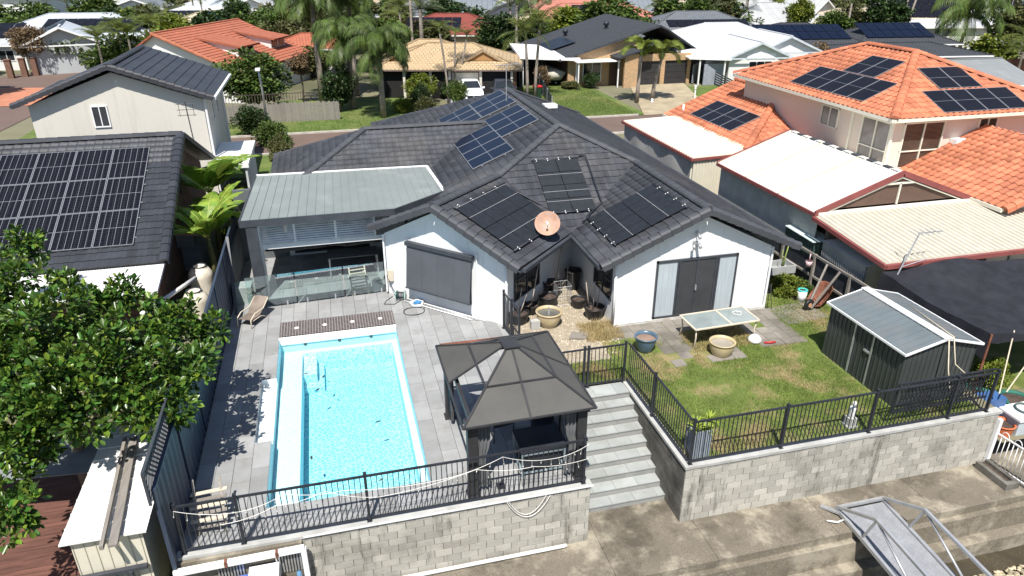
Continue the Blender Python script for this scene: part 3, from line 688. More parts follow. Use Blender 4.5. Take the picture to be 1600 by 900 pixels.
# blind on the pool-side gable
u45 = Vector((RT,-RT,0)); n45 = Vector((-RT,-RT,0)); w0 = Vector((1.45,23.7,0))
def W45(s_, z, off=0): return w0+u45*s_+n45*off+up*z
b = MB(); b.bar(W45(1.05,2.2,.12), W45(3.8,2.2,.12), .16, .14); bl = part(house, 'blind_box', b, m_char)
for i in range(4):
    b = MB(); a, c = 1.1+i*.665, 1.1+i*.665+.66
    b.extr([W45(a,2.12,.13), W45(c,2.12,.13), W45(c,.62,.3), W45(a,.62,.3)], n45*.012); part(bl, 'blind_fabric', b, M('blind_mesh_grey', (.085,.092,.105), .75, var=.08, scale=1.5))
b = MB(); b.bar(W45(1.08,.6,.31), W45(3.78,.6,.31), .05, .04); part(bl, 'bottom_bar', b, m_char)
window(house, W45(1.2,.45,.01), u45, 2.45, 1.7, m_char, m_glassd, 3)
b = MB(); b.bar(W45(3.9,.05,.05), W45(3.9,2.35,.05), .05, .05); part(house, 'downpipe', b, m_whitep)
# courtyard notch windows
uL = Vector((RT,RT,0)); oL = Vector((4.95,20.2,0))
window(house, oL+uL*.55+up*.62, uL, 1.75, 1.5, m_char, m_glassd, 2, mull=.5)
window(house, Vector((8.42,21.2,.75)), (0,-1,0), 1.6, 1.35, m_char, m_glassd, 2, mull=.5)
# floodlights and camera on the right gable
for x, z, k_ in ((11.05,3.05,0),(11.0,2.72,1)):
    t = thing('security_light' if k_ else 'security_camera', 'twin grey floodlight mounted low on the white gable' if k_ else 'small camera mounted high on the white gable', 'light' if k_ else 'camera', (x,19.2,z))
    b = MB(); b.cbox(x,19.2,z,.08,.06,.08); part(t, 'mount', b, m_galv)
    for dx in ((-.09,.09) if k_ else (0,)):
        b = MB(); b.tube((x,19.16,z+.03),(x+dx,19.02,z-.0),.02,6); b.tube((x+dx,19.06,z+.02),(x+dx*1.3,18.95,z-.1),.05,10); part(t, 'lamp_head' if k_ else 'camera_body', b, m_galv, True)
# roof-top solar
sW = Vector((1,0,.412)); 
def onW(x, y): return Vector((x, y, 5.005-.412*(8.8-x)))
solar_array('lower row of four blue panels on the pool-side slope of the dark roof', onW(6.87,26.35), (0,1,0), (-1,0,-.412), 4, 1, 1.09, 1.78)
solar_array('upper row of three blue panels near the ridge of the dark roof', onW(8.45,28.4), (0,1,0), (-1,0,-.412), 3, 1, 1.09, 1.72)
solar_array('back row of blue panels seen over the far ridge of the dark roof', onW(8.5,32.3), (0,1,0), (-1,0,-.412), 3, 2, 1.02, 1.72)
# black pool-heating mats
m_mat = M('pool_heating_mat', (.018,.021,.026), .55, var=.15, scale=5, spec=.3, stretch=(1,1,1), bump=.1)
m_strap = M('pale_strap', (.25,.25,.26), .6)
def heat_mat(label, o, u, v, wu, wv, nu, nv, straps):
    o = Vector(o); u = Vector(u).normalized(); v = Vector(v); v = (v-u*v.dot(u)).normalized(); nn = u.cross(v)
    if nn.z < 0: nn = -nn
    t = thing('pool_heating_panel', label, 'solar heater', o); a, c = wu/nu, wv/nv
    for i in range(nu):
        for j in range(nv):
            q = o+u*(a*i+.012)+v*(c*j+.012)+nn*.085; b = MB(); b.extr([q, q+u*(a-.024), q+u*(a-.024)+v*(c-.024), q+v*(c-.024)], nn*.02); part(t, 'mat_strip', b, m_mat)
    for s_ in straps:
        b = MB(); b.bar(o+v*wv*s_+nn*.112, o+v*wv*s_+u*wu+nn*.112, .018, .008, nn); part(t, 'strap', b, m_strap)
    for s_ in (0,1):
        b = MB(); b.tube(o+v*wv*s_+nn*.1-u*.05, o+v*wv*s_+u*(wu+.05)+nn*.1, .03, 8); hd = part(t, 'header_pipe', b, m_black, True)
        for k_ in range(4):
            q = o+v*wv*s_+u*(wu*(k_+.3)/4)+nn*.1; b = MB(); b.bar(q-v*.06, q+v*.06, .03, .03, nn); part(hd, 'clip', b, m_whitep)
    return t
def onL(s_, d): return Vector((3.15+(s_+d)*RT, 22.0+(s_-d)*RT, 3.78-.45*d))
heat_mat('black heating mats on the slope of the gable facing the pool', onL(.25,.45), (RT,RT,0), (RT,-RT,-.45), 3.1, 2.5, 4, 2, (.02,.25,.75))
heat_mat('two columns of black heating mats in the middle of the dark roof', Vector((7.25,25.15,2.31+.56*(25.15-22.05))), (1,0,0), (0,-1,-.56), 1.75, 2.65, 2, 4, (.0,.3,.62,.8))
heat_mat('black heating mats on the left slope of the lawn-side gable', Vector((10.9,19.7,3.88-.45*.4)), (0,1,0), (-1,0,-.45), 2.55, 2.62, 4, 2, (.25,.75))
b = MB(); P_ = [Vector((9.1,25.2,4.1)),Vector((9.35,25.15,4.09)),Vector((9.25,22.95,2.92)),Vector((8.9,22.7,2.82)),Vector((8.5,22.35,2.72)),Vector((8.25,22.15,2.6))]
b.path([p+up*.08 for p in P_], .028, 6); solo('heater_pipe', b, m_black, 'black pipe running down the valley beside the middle heating mats', 'pipe', smooth=True)
b = MB(); P_ = [onL(3.3,.55), onL(3.45,1.2), onL(3.7,2.2), onL(3.95,3.0)]; b.path([p+up*.1 for p in P_], .028, 6); solo('heater_pipe', b, m_black, 'black pipe down the valley edge of the pool-side heating mats', 'pipe', smooth=True)
# satellite dish
t = thing('satellite_dish', 'faded orange round satellite dish at the roof valley', 'satellite dish', (6.72,21.4,2.55))
d = MB(); prof = [(.42*k/6, .11*(k/6)**2) for k in range(1,7)]; d.lathe([(.001,0)]+prof+[(.43,.112),(.40,.09)]+[(.40*k/6,.11*(k/6)**2-.012) for k in range(5,0,-1)], 28)
dm = put('dish', d.mesh('dish', True), M('faded_dish', (.42,.24,.16), .6, var=.15, scale=4, dirt=(.33,.3,.29), dirt_amt=.5, dirt_scale=5), t)
nd = Vector((-.25,-.72,.62)).normalized(); dm.matrix_basis = Matrix.Translation((0,0,.42)) @ nd.to_track_quat('Z','Y').to_matrix().to_4x4()
b = MB(); b.tube((0,.1,0),(0,.06,.45),.025,8); b.tube((0,.05,.1),(.0,-.05,.42),.015,6); part(t, 'mast', b, m_galv, True, world=False)
b = MB(); a = Vector((0,0,.42)); b.tube(a+Vector((0,-.05,-.3)), a+nd*.42+Vector((0,0,-.12)), .012, 6); b.cbox(*(a+nd*.42+Vector((0,0,-.16))), .06,.06,.1); part(t, 'feed_arm', b, m_whitep, world=False)
# antenna and vents
t = thing('tv_antenna', 'thin television antenna standing on the far ridge of the dark roof', 'antenna', (8.2,33.0,4.7))
b = MB(); b.tube((8.2,33.0,4.6),(8.2,33.0,6.55),.022,6); part(t, 'mast', b, m_galv)
b = MB(); b.tube((7.6,32.8,6.5),(8.9,33.3,6.5),.015,5)
for k_ in range(7): x = 7.65+k_*.2; b.tube((x,32.65+k_*.077,6.5),(x-.12,33.0+k_*.077,6.5),.008,4)
part(t, 'elements', b, m_galv)
b = MB(); b.box(10.35,33.8,4.25,11.0,34.3,4.42); solo('skylight', b, m_whitep, 'small pale skylight on the street side of the dark roof', 'skylight')

# ================================================================ flat-roofed patio beside the house
patio = thing('patio', 'patio with flat grey-green metal roof and white louvre panel above', 'patio', (-.5,26,0))
m_patroof = M('grey_green_roof_sheet', (.2,.225,.215), .5, var=.06, scale=.6, dirt=(.36,.38,.37), dirt_amt=.4, dirt_scale=.7, dirt_lo=.52, dirt_hi=.75, spec=.5)
rp = [Vector((-3.3,24.25,2.95)), Vector((1.93,24.25,2.95)), Vector((3.95,25.75,3.0)), Vector((3.75,29.0,3.12)), Vector((-3.05,29.3,3.12))]
b = MB(); b.extr(rp, (0,0,-.05)); roof = part(patio, 'roof', b, m_patroof)
def zr_(y): return 2.95+(y-24.25)*.034
for i in range(24):
    f_ = i/23; xb = -3.05+f_*6.8; 
    xf = -3.3+f_*6.98*1.02
    yf = 24.25 if xf < 1.93 else 24.25+(xf-1.93)*.7426
    yf = min(yf, 25.72); b = MB()
    b.bar((min(xf,3.93),yf+.01,zr_(yf)+.012), (xb,29.02,zr_(29.0)+.012), .03, .03); part(roof, 'roof_rib', b, m_patroof)
b = MB()
for i, j in ((0,1),(1,2)):
    b.bar(rp[i]-up*.09, rp[j]-up*.09, .06, .24)
b.bar(rp[4]-up*.09, rp[0]-up*.09, .06, .24); part(patio, 'fascia', b, m_char)
b = MB(); b.bar(rp[2]+up*.01, rp[3]+up*.01, .12, .03); b.bar(rp[3]+up*.01, rp[4]+up*.01, .14, .03); part(patio, 'edge_flashing', b, m_whitep)
for x, y in ((2.35,24.75),(3.6,25.65)):
    b = MB(); b.cbox(x,y,2.2,.1,.1,.7); part(patio, 'roof_post', b, m_char)
b = MB(); b.box(-3.1,24.3,-.02,-2.74,24.95,2.7); part(patio, 'pillar', b, m_white); b = MB(); b.box(-3.14,24.24,-.02,-2.76,24.3,2.72); part(patio, 'dark_post', b, m_char)
b = MB(); b.box(-3.1,24.8,1.66,2.0,25.0,1.84); b.box(-3.1,24.82,2.58,1.6,25.0,2.9); part(patio, 'beam', b, m_whitep)
lv = MB()
for x in (-3.02,-1.6,-.18,1.2): lv.box(x-.04,24.78,1.82,x+.04,24.9,2.6)
lv.box(-3.02,24.8,1.83,1.2,24.88,1.87); lf_ = part(patio, 'louvre_frame', lv, m_whitep)
for i in range(3):
    for k_ in range(8):
        z = 1.9+k_*.085; b = MB(); x0 = -2.98+i*1.42; b.extr([(x0,24.77,z),(x0+1.34,24.77,z),(x0+1.34,24.83,z+.04),(x0,24.83,z+.04)], (0,.008,-.006)); part(lf_, 'louvre_blade', b, M('louvre_white', (.86,.88,.9), .5))
b = MB()
for x0, x1 in ((-2.7,-.55),(-.5,1.4)): b.path([(x0+(x1-x0)*k_/6, 25.1, 1.55-.06*math.sin(k_/6*math.pi)+.02*math.sin(k_*2)) for k_ in range(7)], .08, 8)
part(patio, 'rolled_blind', b, M('black_cafe_blind', (.02,.02,.023), .35, var=.3, scale=4), True)
b = MB(); b.box(-3.9,28.15,-.02,-2.2,28.3,2.9); b.box(-3.95,24.8,-.02,-3.85,28.2,1.5); part(patio, 'side_wall', b, M('grey_board', (.12,.13,.14), .8))
window(patio, (-1.9,28.19,.1), (1,0,0), 3.0, 2.0, m_char, m_glassd, 3, name='glass_door')
# patio table with chairs in the shade
def table4(label, cx, cy, w, d, h, mat, leg, rz=0, name='outdoor_table'):
    t = thing(name, label, 'table', (cx,cy,0), rz)
    b = MB(); b.box(-w/2,-d/2,h-.03,w/2,d/2,h); part(t, 'table_top', b, mat, world=False)
    for sx in (-1,1):
        for sy in (-1,1): b = MB(); b.bar((sx*(w/2-.06),sy*(d/2-.06),0),(sx*(w/2-.06),sy*(d/2-.06),h-.03),.05); part(t, 'leg', b, leg, world=False)
    return t
table4('long grey-framed table in the shade under the patio roof', .35, 26.0, 1.9, .9, .78, M('dim_table', (.16,.16,.16), .6), m_galv)
# ================================================================ gazebo
gz = thing('gazebo', 'square gazebo with torn grey-brown panel roof beside the pool', 'gazebo', (3.56,14.05,0))
m_poly = M('bronze_polycarbonate', (.075,.073,.066), .55, var=.1, scale=1.2, dirt=(.09,.085,.075), dirt_amt=.6, dirt_scale=1.5, spec=.4, piece=.06)
m_gzf = M('gazebo_steel', (.035,.035,.037), .5, var=.2)
gA, gB, gC, gD = Vector((2.05,15.85,2.05)), Vector((5.05,15.88,2.05)), Vector((5.08,12.24,2.05)), Vector((2.06,12.2,2.05))
ct = Vector((3.56,14.04,2.93)); tp = {}
for n_, c in (('A',gA),('B',gB),('C',gC),('D',gD)): q = ct+(c-ct)*.09; q.z = 2.88; tp[n_] = q
def face(P, tP, Q, tQ, keep):
    Mi = (P+Q)/2; tM = (tP+tQ)/2; mid = lambda a, c: a+(c-a)*.5
    p1, m1, q1 = mid(P,tP), mid(Mi,tM), mid(Q,tQ)
    for k, pts in enumerate(([P,Mi,m1,p1],[Mi,Q,q1,m1],[p1,m1,tM,tP],[m1,q1,tQ,tM])):
        if k in keep: b = MB(); b.extr(pts, (0,0,-.012)); part(gz, 'roof_panel', b, m_poly)
    for a, c in ((P,tP),(Mi,tM),(p1,q1),(P,Q)):
        b = MB(); b.bar(a+Vector((0,0,.008)), c+Vector((0,0,.008)), .05, .03); part(gz, 'roof_rib', b, m_gzf)
face(gD, tp['D'], gC, tp['C'], (0,1,2,3)); face(gC, tp['C'], gB, tp['B'], (0,1,2,3)); face(gB, tp['B'], gA, tp['A'], (0,2)); face(gA, tp['A'], gD, tp['D'], (0,2))
b = MB(); b.extr([gA+Vector((1.25,-.12,.1)), gA+Vector((.1,-.02,.06)), gA+Vector((.35,-.3,.12)), gA+Vector((1.5,-.9,.55))], (0,0,.012)); part(gz, 'loose_panel', b, m_rust)
b = MB(); b.extr([tp['A']+Vector((-.08,.1,.03)), tp['B']+Vector((.06,.08,.03)), tp['C']+Vector((.06,-.06,.03)), tp['D']+Vector((-.06,-.06,.03))], (0,0,.03)); part(gz, 'top_cap', b, m_gzf)
for x in (2.3,4.83):
    for y in (12.5,15.6):
        b = MB(); b.box(x-.11,y-.11,0,x-.05,y+.11,2.0); b.box(x-.05,y-.11,0,x+.11,y-.05,2.0); b.box(x+.05,y-.05,0,x+.11,y+.11,2.0); b.cbox(x,y,0,.3,.3,.03); b.cbox(x,y,1.9,.3,.3,.1); part(gz, 'post', b, m_gzf)
b = MB()
for a, c in (((2.3,12.5),(4.83,12.5)),((4.83,12.5),(4.83,15.6)),((4.83,15.6),(2.3,15.6)),((2.3,15.6),(2.3,12.5))): b.bar((*a,1.93),(*c,1.93),.08,.12)
part(gz, 'beam', b, m_gzf)
def drape(x, y, z0, z1, w, rz):
    m = MB(); n, k = 15, 9; th = .016
    for j in range(k):
        t = j/(k-1); z = z1+(z0-z1)*t; pinch = 1-.62*math.exp(-((t-.55)/.16)**2)
        for i in range(n):
            s_ = (i/(n-1)-.5)*w*pinch; m.v.append((x+s_*math.cos(rz)-.04*math.sin(i*2.1)*math.sin(rz), y+s_*math.sin(rz)+.05*math.sin(i*2.1), z))
    for j in range(k-1):
        for i in range(n-1): a = j*n+i; m.f.append((a, a+1, a+n+1, a+n))
    off = len(m.v); m.v += [(vx+th*math.sin(rz), vy+th*math.cos(rz), vz) for vx, vy, vz in m.v]; m.f += [tuple(reversed([off+i for i in f])) for f in list(m.f)]
    return m
m_curt = M('grey_curtain', (.13,.135,.14), .8, var=.15, scale=5)
for x, y, rz in ((2.5,12.5,.1),(4.66,12.5,.1),(2.28,15.35,1.57)): part(gz, 'curtain', drape(x,y,.15,1.9,.42,rz), m_curt, True)
# fire table and chairs under it
t = thing('fire_table', 'black topped square table with grey frame under the gazebo', 'table', (4.05,13.2,0))
b = MB(); b.box(3.5,12.75,.68,4.6,13.65,.74); part(t, 'table_top', b, m_black)
b = MB()
for x in (3.54,4.56):
    for y in (12.79,13.61): b.bar((x,y,0),(x,y,.68),.05)
for z in (.1,.62):
    for p_, q_ in (((3.54,12.79),(4.56,12.79)),((3.54,13.61),(4.56,13.61)),((3.54,12.79),(3.54,13.61)),((4.56,12.79),(4.56,13.61))): b.bar((*p_,z),(*q_,z),.045)
part(t, 'frame', b, M('blue_grey_frame', (.2,.25,.27), .5))
b = MB(); b.box(3.6,12.85,.05,4.5,13.55,.6); part(t, 'cabinet', b, m_black)
def chair(label, x, y, rz, mat, frame, group=None):
    t = thing('outdoor_chair', label, 'chair', (x,y,0), rz, group)
    b = MB(); b.extr([(-.25,-.25,.42),(.25,-.25,.42),(.25,.22,.4),(-.25,.22,.4)], (0,0,.025)); part(t, 'seat', b, mat, world=False)
    b = MB(); b.extr([(-.25,.22,.42),(.25,.22,.42),(.24,.42,.98),(-.24,.42,.98)], (0,.02,0)); part(t, 'backrest', b, mat, world=False)
    for sx in (-1,1):
        for q in ([(sx*.27,-.27,0),(sx*.27,-.24,.62),(sx*.27,.26,.64)], [(sx*.27,.36,0),(sx*.27,.2,.42),(sx*.26,.43,1.0)]):
            b = MB(); b.path(q, .016, 6); part(t, 'leg', b, frame, True, world=False)
    return t
chair('black mesh chair at the right of the table under the gazebo', 4.45, 14.2, R(-15), m_black, m_black)
chair('black mesh chair at the back of the table under the gazebo', 3.4, 14.5, R(10), m_black, m_black)
b = MB(); b.cbox(2.95,12.55,0,.16,.12,.1); b.tube((2.95,12.55,.1),(3.0,12.5,.26),.03,8); solo('garden_tap_unit', b, m_black, 'small black garden fitting on the paving behind the pool fence', 'fitting')

# fairy lights along the pool fence
def sag(p, q, d, n=10):
    p = Vector(p); q = Vector(q); return [p+(q-p)*(i/n)-Vector((0,0,d*4*(i/n)*(1-i/n))) for i in range(n+1)]
m_wire = M('white_cable', (.75,.73,.68), .6)
for lab, pts in (('upper white fairy light string hung along the pool fence', [(-3.8,12.14,1.2),(-2.65,12.1,.95),(-1.7,12.12,1.2),(-.5,12.1,1.05),(1.5,12.1,.9),(2.9,12.1,1.24),(4.0,12.08,.98),(4.9,12.1,1.2)]),
                 ('lower white fairy light string hung along the pool fence', [(-3.0,12.1,.7),(-1.9,12.1,.95),(-.9,12.1,1.12),(.2,12.1,.72),(2.3,12.1,1.02),(3.6,12.08,.85),(4.9,12.1,.8)])):
    t = thing('fairy_lights', lab, 'string lights', pts[0]); w = MB(); dr_ = MB(); path = []
    for a, c in zip(pts, pts[1:]): path += sag(a, c, .07)[:-1]
    w.path(path+[Vector(pts[-1])], .006, 5); part(t, 'cable', w, m_wire)
    for i, p in enumerate(path):
        if i % 2 == 0:
            l = random.uniform(.05,.2); q = p+Vector((random.uniform(-.03,.03),-.01,-l)); dr_.tube(p, q, .004, 3); dr_.lathe([(.001,-.02),(.011,0),(.008,.02),(.001,.025)], 5, q)
    x = part(t, 'icicle_drops', dr_, m_wire); x['kind'] = 'stuff'
b = MB(); b.path(sag((2.95,12.05,.04),(4.0,12.04,-.02),.55,12), .008, 5); b.path(sag((3.0,12.05,.03),(3.9,12.04,.0),.48,12), .008, 5); solo('loose_cable', b, m_wire, 'loose white cable looping down over the block wall', 'cable')

# ================================================================ things on the pool deck
m_sand = M('sand_powdercoat', (.62,.54,.42), .5, var=.06); m_sling = M('brown_sling', (.2,.165,.135), .85, var=.25)
t = thing('lounge_chair', 'sand-framed low lounge chair at the left of the pool', 'chair', (-3.15,22.6,0), R(-28), s=.85)
for sx in (-.3,.3):
    b = MB(); b.path([(sx,-.62,.0),(sx,-.6,.36),(sx,-.3,.5),(sx,.3,.46),(sx,.72,.72)], .022, 7); part(t, 'side_frame', b, m_sand, True, world=False)
    b = MB(); b.path([(sx,-.5,.28),(sx,.1,.22),(sx,.5,.0)], .02, 6); part(t, 'leg', b, m_sand, True, world=False)
b = MB(); b.extr([(-.29,-.5,.3),(.29,-.5,.3),(.29,.1,.25),(-.29,.1,.25)], (0,0,.015)); part(t, 'seat', b, m_sling, world=False)
b = MB(); b.extr([(-.29,.1,.26),(.29,.1,.26),(.29,.78,.74),(-.29,.78,.74)], (0,-.015,.012)); part(t, 'backrest', b, m_sling, world=False)
t = thing('folded_chair', 'pale slatted folding chair behind the glass pool fence', 'chair', (.42,24.05,0), R(8))
for sx in (-.28,.28):
    b = MB(); b.path([(sx,-.3,0),(sx,-.05,.55),(sx,.1,.95)], .03, 7); part(t, 'side_frame', b, m_sand, True, world=False); b = MB(); b.bar((sx*1.08,-.3,.56),(sx*1.08,.15,.6),.06,.04); part(t, 'armrest', b, m_whitep, world=False)
for k_ in range(7):
    z = .18+k_*.11; y = -.25+k_*.055; b = MB(); b.bar((-.27,y,z),(.27,y,z),.05,.018,(0,-.5,.86)); part(t, 'slat', b, m_sand, world=False)
t = thing('jerry_can', 'white chlorine drum standing behind the glass fence', 'drum', (1.08,23.95,0), R(10))
b = MB(); b.add([(-.16,-.11,0),(.16,-.11,0),(.16,.11,0),(-.16,.11,0),(-.17,-.12,.38),(.17,-.12,.38),(.17,.12,.38),(-.17,.12,.38),(-.12,-.09,.45),(.12,-.09,.45),(.12,.09,.45),(-.12,.09,.45)],
               [(0,3,2,1),(0,1,5,4),(1,2,6,5),(2,3,7,6),(3,0,4,7),(4,5,9,8),(5,6,10,9),(6,7,11,10),(7,4,8,11),(8,9,10,11)]); part(t, 'body', b, m_whitep, world=False)
b = MB(); b.path([(-.09,0,.44),(-.07,0,.52),(.07,0,.52),(.09,0,.44)], .018, 6); part(t, 'handle', b, m_whitep, True, world=False)
t = thing('hose_reel', 'green hose reel on the paving below the white wall', 'hose reel', (1.82,22.95,0), R(-20))
for sx in (-.14,.14):
    b = MB(); b.lathe([(.04,-.012),(.17,-.012),(.17,.012),(.04,.012)], 18); x = put('reel_disc', b.mesh('reel_disc'), M('reel_green', (.02,.16,.13), .5), t); x.matrix_basis = Matrix.Translation((sx,0,.2)) @ Matrix.Rotation(R(90),4,'Y')
b = MB(); 
for k_ in range(5): b.path([(-.1+k_*.05, .11*math.cos(a), .2+.11*math.sin(a)) for a in np.linspace(0,6.28,13)], .018, 5)
part(t, 'wound_hose', b, m_char, True, world=False)
b = MB(); b.path([(-.16,-.14,0),(-.16,0,.36),(.16,0,.36),(.16,-.14,0)], .014, 6); part(t, 'stand', b, m_whitep, True, world=False)
b = MB(); b.path([(2.15+.36*math.cos(a), 21.95+.3*math.sin(a), .02+.01*math.sin(3*a)) for a in np.linspace(.6,6.6,22)]+[(2.6,22.35,.02)], .016, 6); solo('garden_hose', b, m_char, 'dark hose lying in a ring on the paving by the wall', 'hose', smooth=True)
b = MB(); b.path([(1.55,23.3,.02),(1.3,23.0,.02),(1.2,22.75,.02),(1.55,22.65,.02),(1.8,22.9,.03),(1.6,23.2,.3),(1.42,23.55,.75)], .014, 6); solo('garden_hose', b, m_char, 'dark hose tangled between the white corner and the reel', 'hose', smooth=True)
t = thing('pool_vacuum', 'white and blue pool cleaner head on the paving beside the hose ring', 'pool cleaner', (2.3,22.45,0), R(-40))
b = MB(); b.path([(-.25,-.05,.05),(-.1,.2,.08),(.15,.2,.08),(.25,-.1,.05),(0,-.2,.05),(-.25,-.05,.05)], .04, 7); part(t, 'body', b, m_whitep, True, world=False); b = MB(); b.cbox(.02,.05,.02,.22,.18,.1); part(t, 'brush', b, M('cleaner_blue', (.08,.25,.5), .5), world=False)
for k_ in range(3):
    b = MB(); p, q = W45(.75+k_*.1,.04,.12+k_*.09), W45(4.25-k_*.2,.04,.12+k_*.09); b.tube(p, q, .022, 7); solo('pool_pole', b, (m_whitep,m_alu,m_whitep)[k_], ('white pole lying hard against the white wall below the blind','grey pole lying in the middle of three below the blind','white pole lying furthest from the wall below the blind')[k_], 'pole', 'poles along the foot of the wall', smooth=True)
b = MB(); b.cbox(1.55,23.5,.55,.2,.1,.42); solo('wall_hose_box', b, m_sand, 'beige box with pipes at the corner of the white wall', 'box')
# frameless glass pool fence
gf = thing('glass_fence', 'frameless glass pool fence in front of the patio', 'fence', (-.9,23.6,0)); m_gl = pane_mat('pool_fence_glass', (.8,.9,.89), .45)
for k_ in range(3):
    x0, x1 = -3.35+k_*1.64, -3.35+k_*1.64+1.6; y0, y1 = 23.48+k_*.1, 23.58+k_*.1; b = MB(); b.extr([(x0,y0,.06),(x1,y1,.06),(x1,y1,1.2),(x0,y0,1.2)], (0,.012,0)); part(gf, 'glass_panel', b, m_gl)
    for f_ in (.2,.8): x = x0+(x1-x0)*f_; b = MB(); b.cbox(x, y0+.1*f_+.006, 0, .05,.05,.18); part(gf, 'spigot', b, m_galv)
b = MB(); b.box(-3.85,24.0,0,-3.25,24.6,.62); solo('filter_box', b, M('green_grey_plastic', (.3,.36,.34), .6), 'pale green filter box between the fence and the white pillar', 'box')

# ================================================================ left neighbour
m_colb = M('dark_blue_fence_sheet', (.04,.055,.085), .5, var=.12, scale=1, spec=.4)
lfn = thing('boundary_fence', 'tall dark blue ribbed metal fence along the left of the pool', 'fence', (-4.0,19,0))
for k_ in range(7):
    y0 = 11.9+k_*2.36; m = MB(); n = 28
    for i in range(n+1):
        y = y0+.03+2.3*i/n; x = -3.95+(.018 if i % 4 in (1,2) else -.018)
        m.v += [(x,y,-1.1),(x,y,2.0),(x-.015,y,-1.1),(x-.015,y,2.0)]
    for i in range(n):
        a = i*4; m.f += [(a,a+4,a+5,a+1),(a+2,a+3,a+7,a+6),(a+1,a+5,a+7,a+3)]
    part(lfn, 'fence_sheet', m, m_colb)
    b = MB(); b.cbox(-3.96,y0,-1.1,.08,.07,3.12); part(lfn, 'post', b, m_colb); b = MB(); b.bar((-3.96,y0,2.0),(-3.96,y0+2.36,2.0),.07,.05); part(lfn, 'rail', b, m_colb)
lt = thing('lattice_screen', 'dark lattice screen on top of the left fence near the white shed', 'screen', (-4.02,13.3,2.0)); b = MB(); z0, z1, ya, yb = 1.75, 2.5, 11.75, 15.2
y = ya-.8
while y < yb:
    for sgn in (1,-1):
        a, c = (y, y+.75) if sgn > 0 else (y+.75, y); za, zc = z0, z1
        if a < ya: za = z0+(ya-a)/(c-a)*(z1-z0); a = ya
        if c > yb: zc = z0+(yb-a)/(c-a)*(z1-z0); c = yb
        if (a < ya+1e-4 and c <= ya) or a > yb or c < ya: continue
        b.bar((-4.03+.012*sgn,a,za),(-4.03+.012*sgn,c,zc),.01,.022,(1,0,0))
    y += .13
x = part(lt, 'lattice_slats', b, m_char); x['kind'] = 'stuff'
b = MB(); b.bar((-4.03,ya,z1),(-4.03,yb,z1),.05,.04); part(lt, 'top_rail', b, m_char); b = MB(); b.bar((-4.03,ya,z0),(-4.03,ya,z1),.05,.04); part(lt, 'end_post', b, m_char)
b = MB(); b.bar((-3.75,23.2,0),(-3.9,25.1,2.15),.1,.06); solo('leaning_board', b, m_char, 'dark board leaning on the fence by the patio pillar', 'board')
# timber deck below the tree
tdk = thing('timber_deck', 'low red-brown timber deck in the lower left corner', 'deck', (-8,13.5,-1.0)); m_deckb = M('red_deck_board', (.12,.055,.04), .7, var=.25, scale=1.5, piece=.2, stretch=(1,8,1), bump=.1)
b = MB(); b.box(-14,10.5,-1.25,-5.0,17.5,-1.06); part(tdk, 'joists', b, m_char)
bd = MB(); bd.box(0,.004,-.03,9,.136,0); bdm = bd.mesh('deck_board'); bdm.materials.append(m_deckb)
for k_ in range(48): piece(tdk, 'deck_board', bdm, m_deckb, (-14, 10.6+k_*.142, -1.02+random.uniform(-.003,.003)))
# white garden shed with planks on its roof
m_cream = M('cream_sheet', (.62,.58,.47), .55, var=.06, scale=1)
t = thing('garden_shed', 'cream metal shed with flat white roof beside the left fence', 'shed', (-5.05,13.8,-1.1))
b = MB(); b.box(-5.7,12.05,-1.1,-4.42,15.5,.93); part(t, 'wall', b, m_cream)
for k_ in range(7): x = -5.68+k_*.2; b = MB(); b.box(x,12.035,-1.1,x+.014,12.055,.92); part(t, 'wall_seam', b, M('seam_shadow_line', (.45,.42,.34), .6))
b = MB(); b.extr([(-5.84,11.93,.97),(-4.3,11.93,.97),(-4.3,15.6,1.03),(-5.84,15.6,1.03)], (0,0,.03)); rf_ = part(t, 'roof', b, M('white_roof_sheet', (.76,.75,.72), .5, var=.04, dirt=(.3,.26,.2), dirt_amt=.6, dirt_scale=1.2, dirt_lo=.6, dirt_hi=.75))
for k_ in range(8): y = 12.35+k_*.42; b = MB(); b.bar((-5.84,y,1.01+(y-11.93)*.0163),(-4.3,y,1.01+(y-11.93)*.0163),.03,.02); part(rf_, 'roof_rib', b, MATS['white_roof_sheet'])
for k_, (a, c) in enumerate(((-4.98,-5.28),(-4.78,-5.1))):
    b = MB(); b.bar((a,11.55,1.1+k_*.01),(c,15.0,1.14),.16 if k_ else .07,.05 if k_ else .09); solo('timber_plank', b, m_wood, ('narrow grey plank on edge along the white shed roof','wide weathered grey plank lying along the white shed roof')[k_], 'plank', 'planks on the shed roof')
t = thing('glass_balustrade', 'dark capped glass balustrade in front of the cream shed', 'balustrade', (-7,11.6,-1.1))
b = MB(); b.bar((-11,11.75,.12),(-4.45,11.95,.12),.1,.07); part(t, 'handrail', b, m_char)
for x in (-4.75,-6.6,-8.4): b = MB(); b.bar((x,11.9+(x+4.45)*.03,-1.1),(x,11.9+(x+4.45)*.03,.1),.07); part(t, 'post', b, m_char)
for x0, x1 in ((-6.5,-4.85),(-8.3,-6.7)): b = MB(); b.extr([(x0,11.9+(x0+4.45)*.03,-1.0),(x1,11.9+(x1+4.45)*.03,-1.0),(x1,11.9+(x1+4.45)*.03,.0),(x0,11.9+(x0+4.45)*.03,.0)], (0,.01,0)); part(t, 'glass_panel', b, m_gl)
b = MB(); b.extr([(-9.5,15.4,.3),(-6.0,15.0,.35),(-6.0,16.8,.5),(-9.5,17.0,.45)], (0,0,-.02)); b.bar((-6.1,15.0,-1.05),(-6.1,15.0,.33),.06); b.bar((-9.4,15.4,-1.05),(-9.4,15.4,.3),.06); solo('shade_sail_frame', b, M('grey_tarp', (.2,.21,.22), .7), 'grey tarpaulin canopy on posts under the big tree', 'canopy')
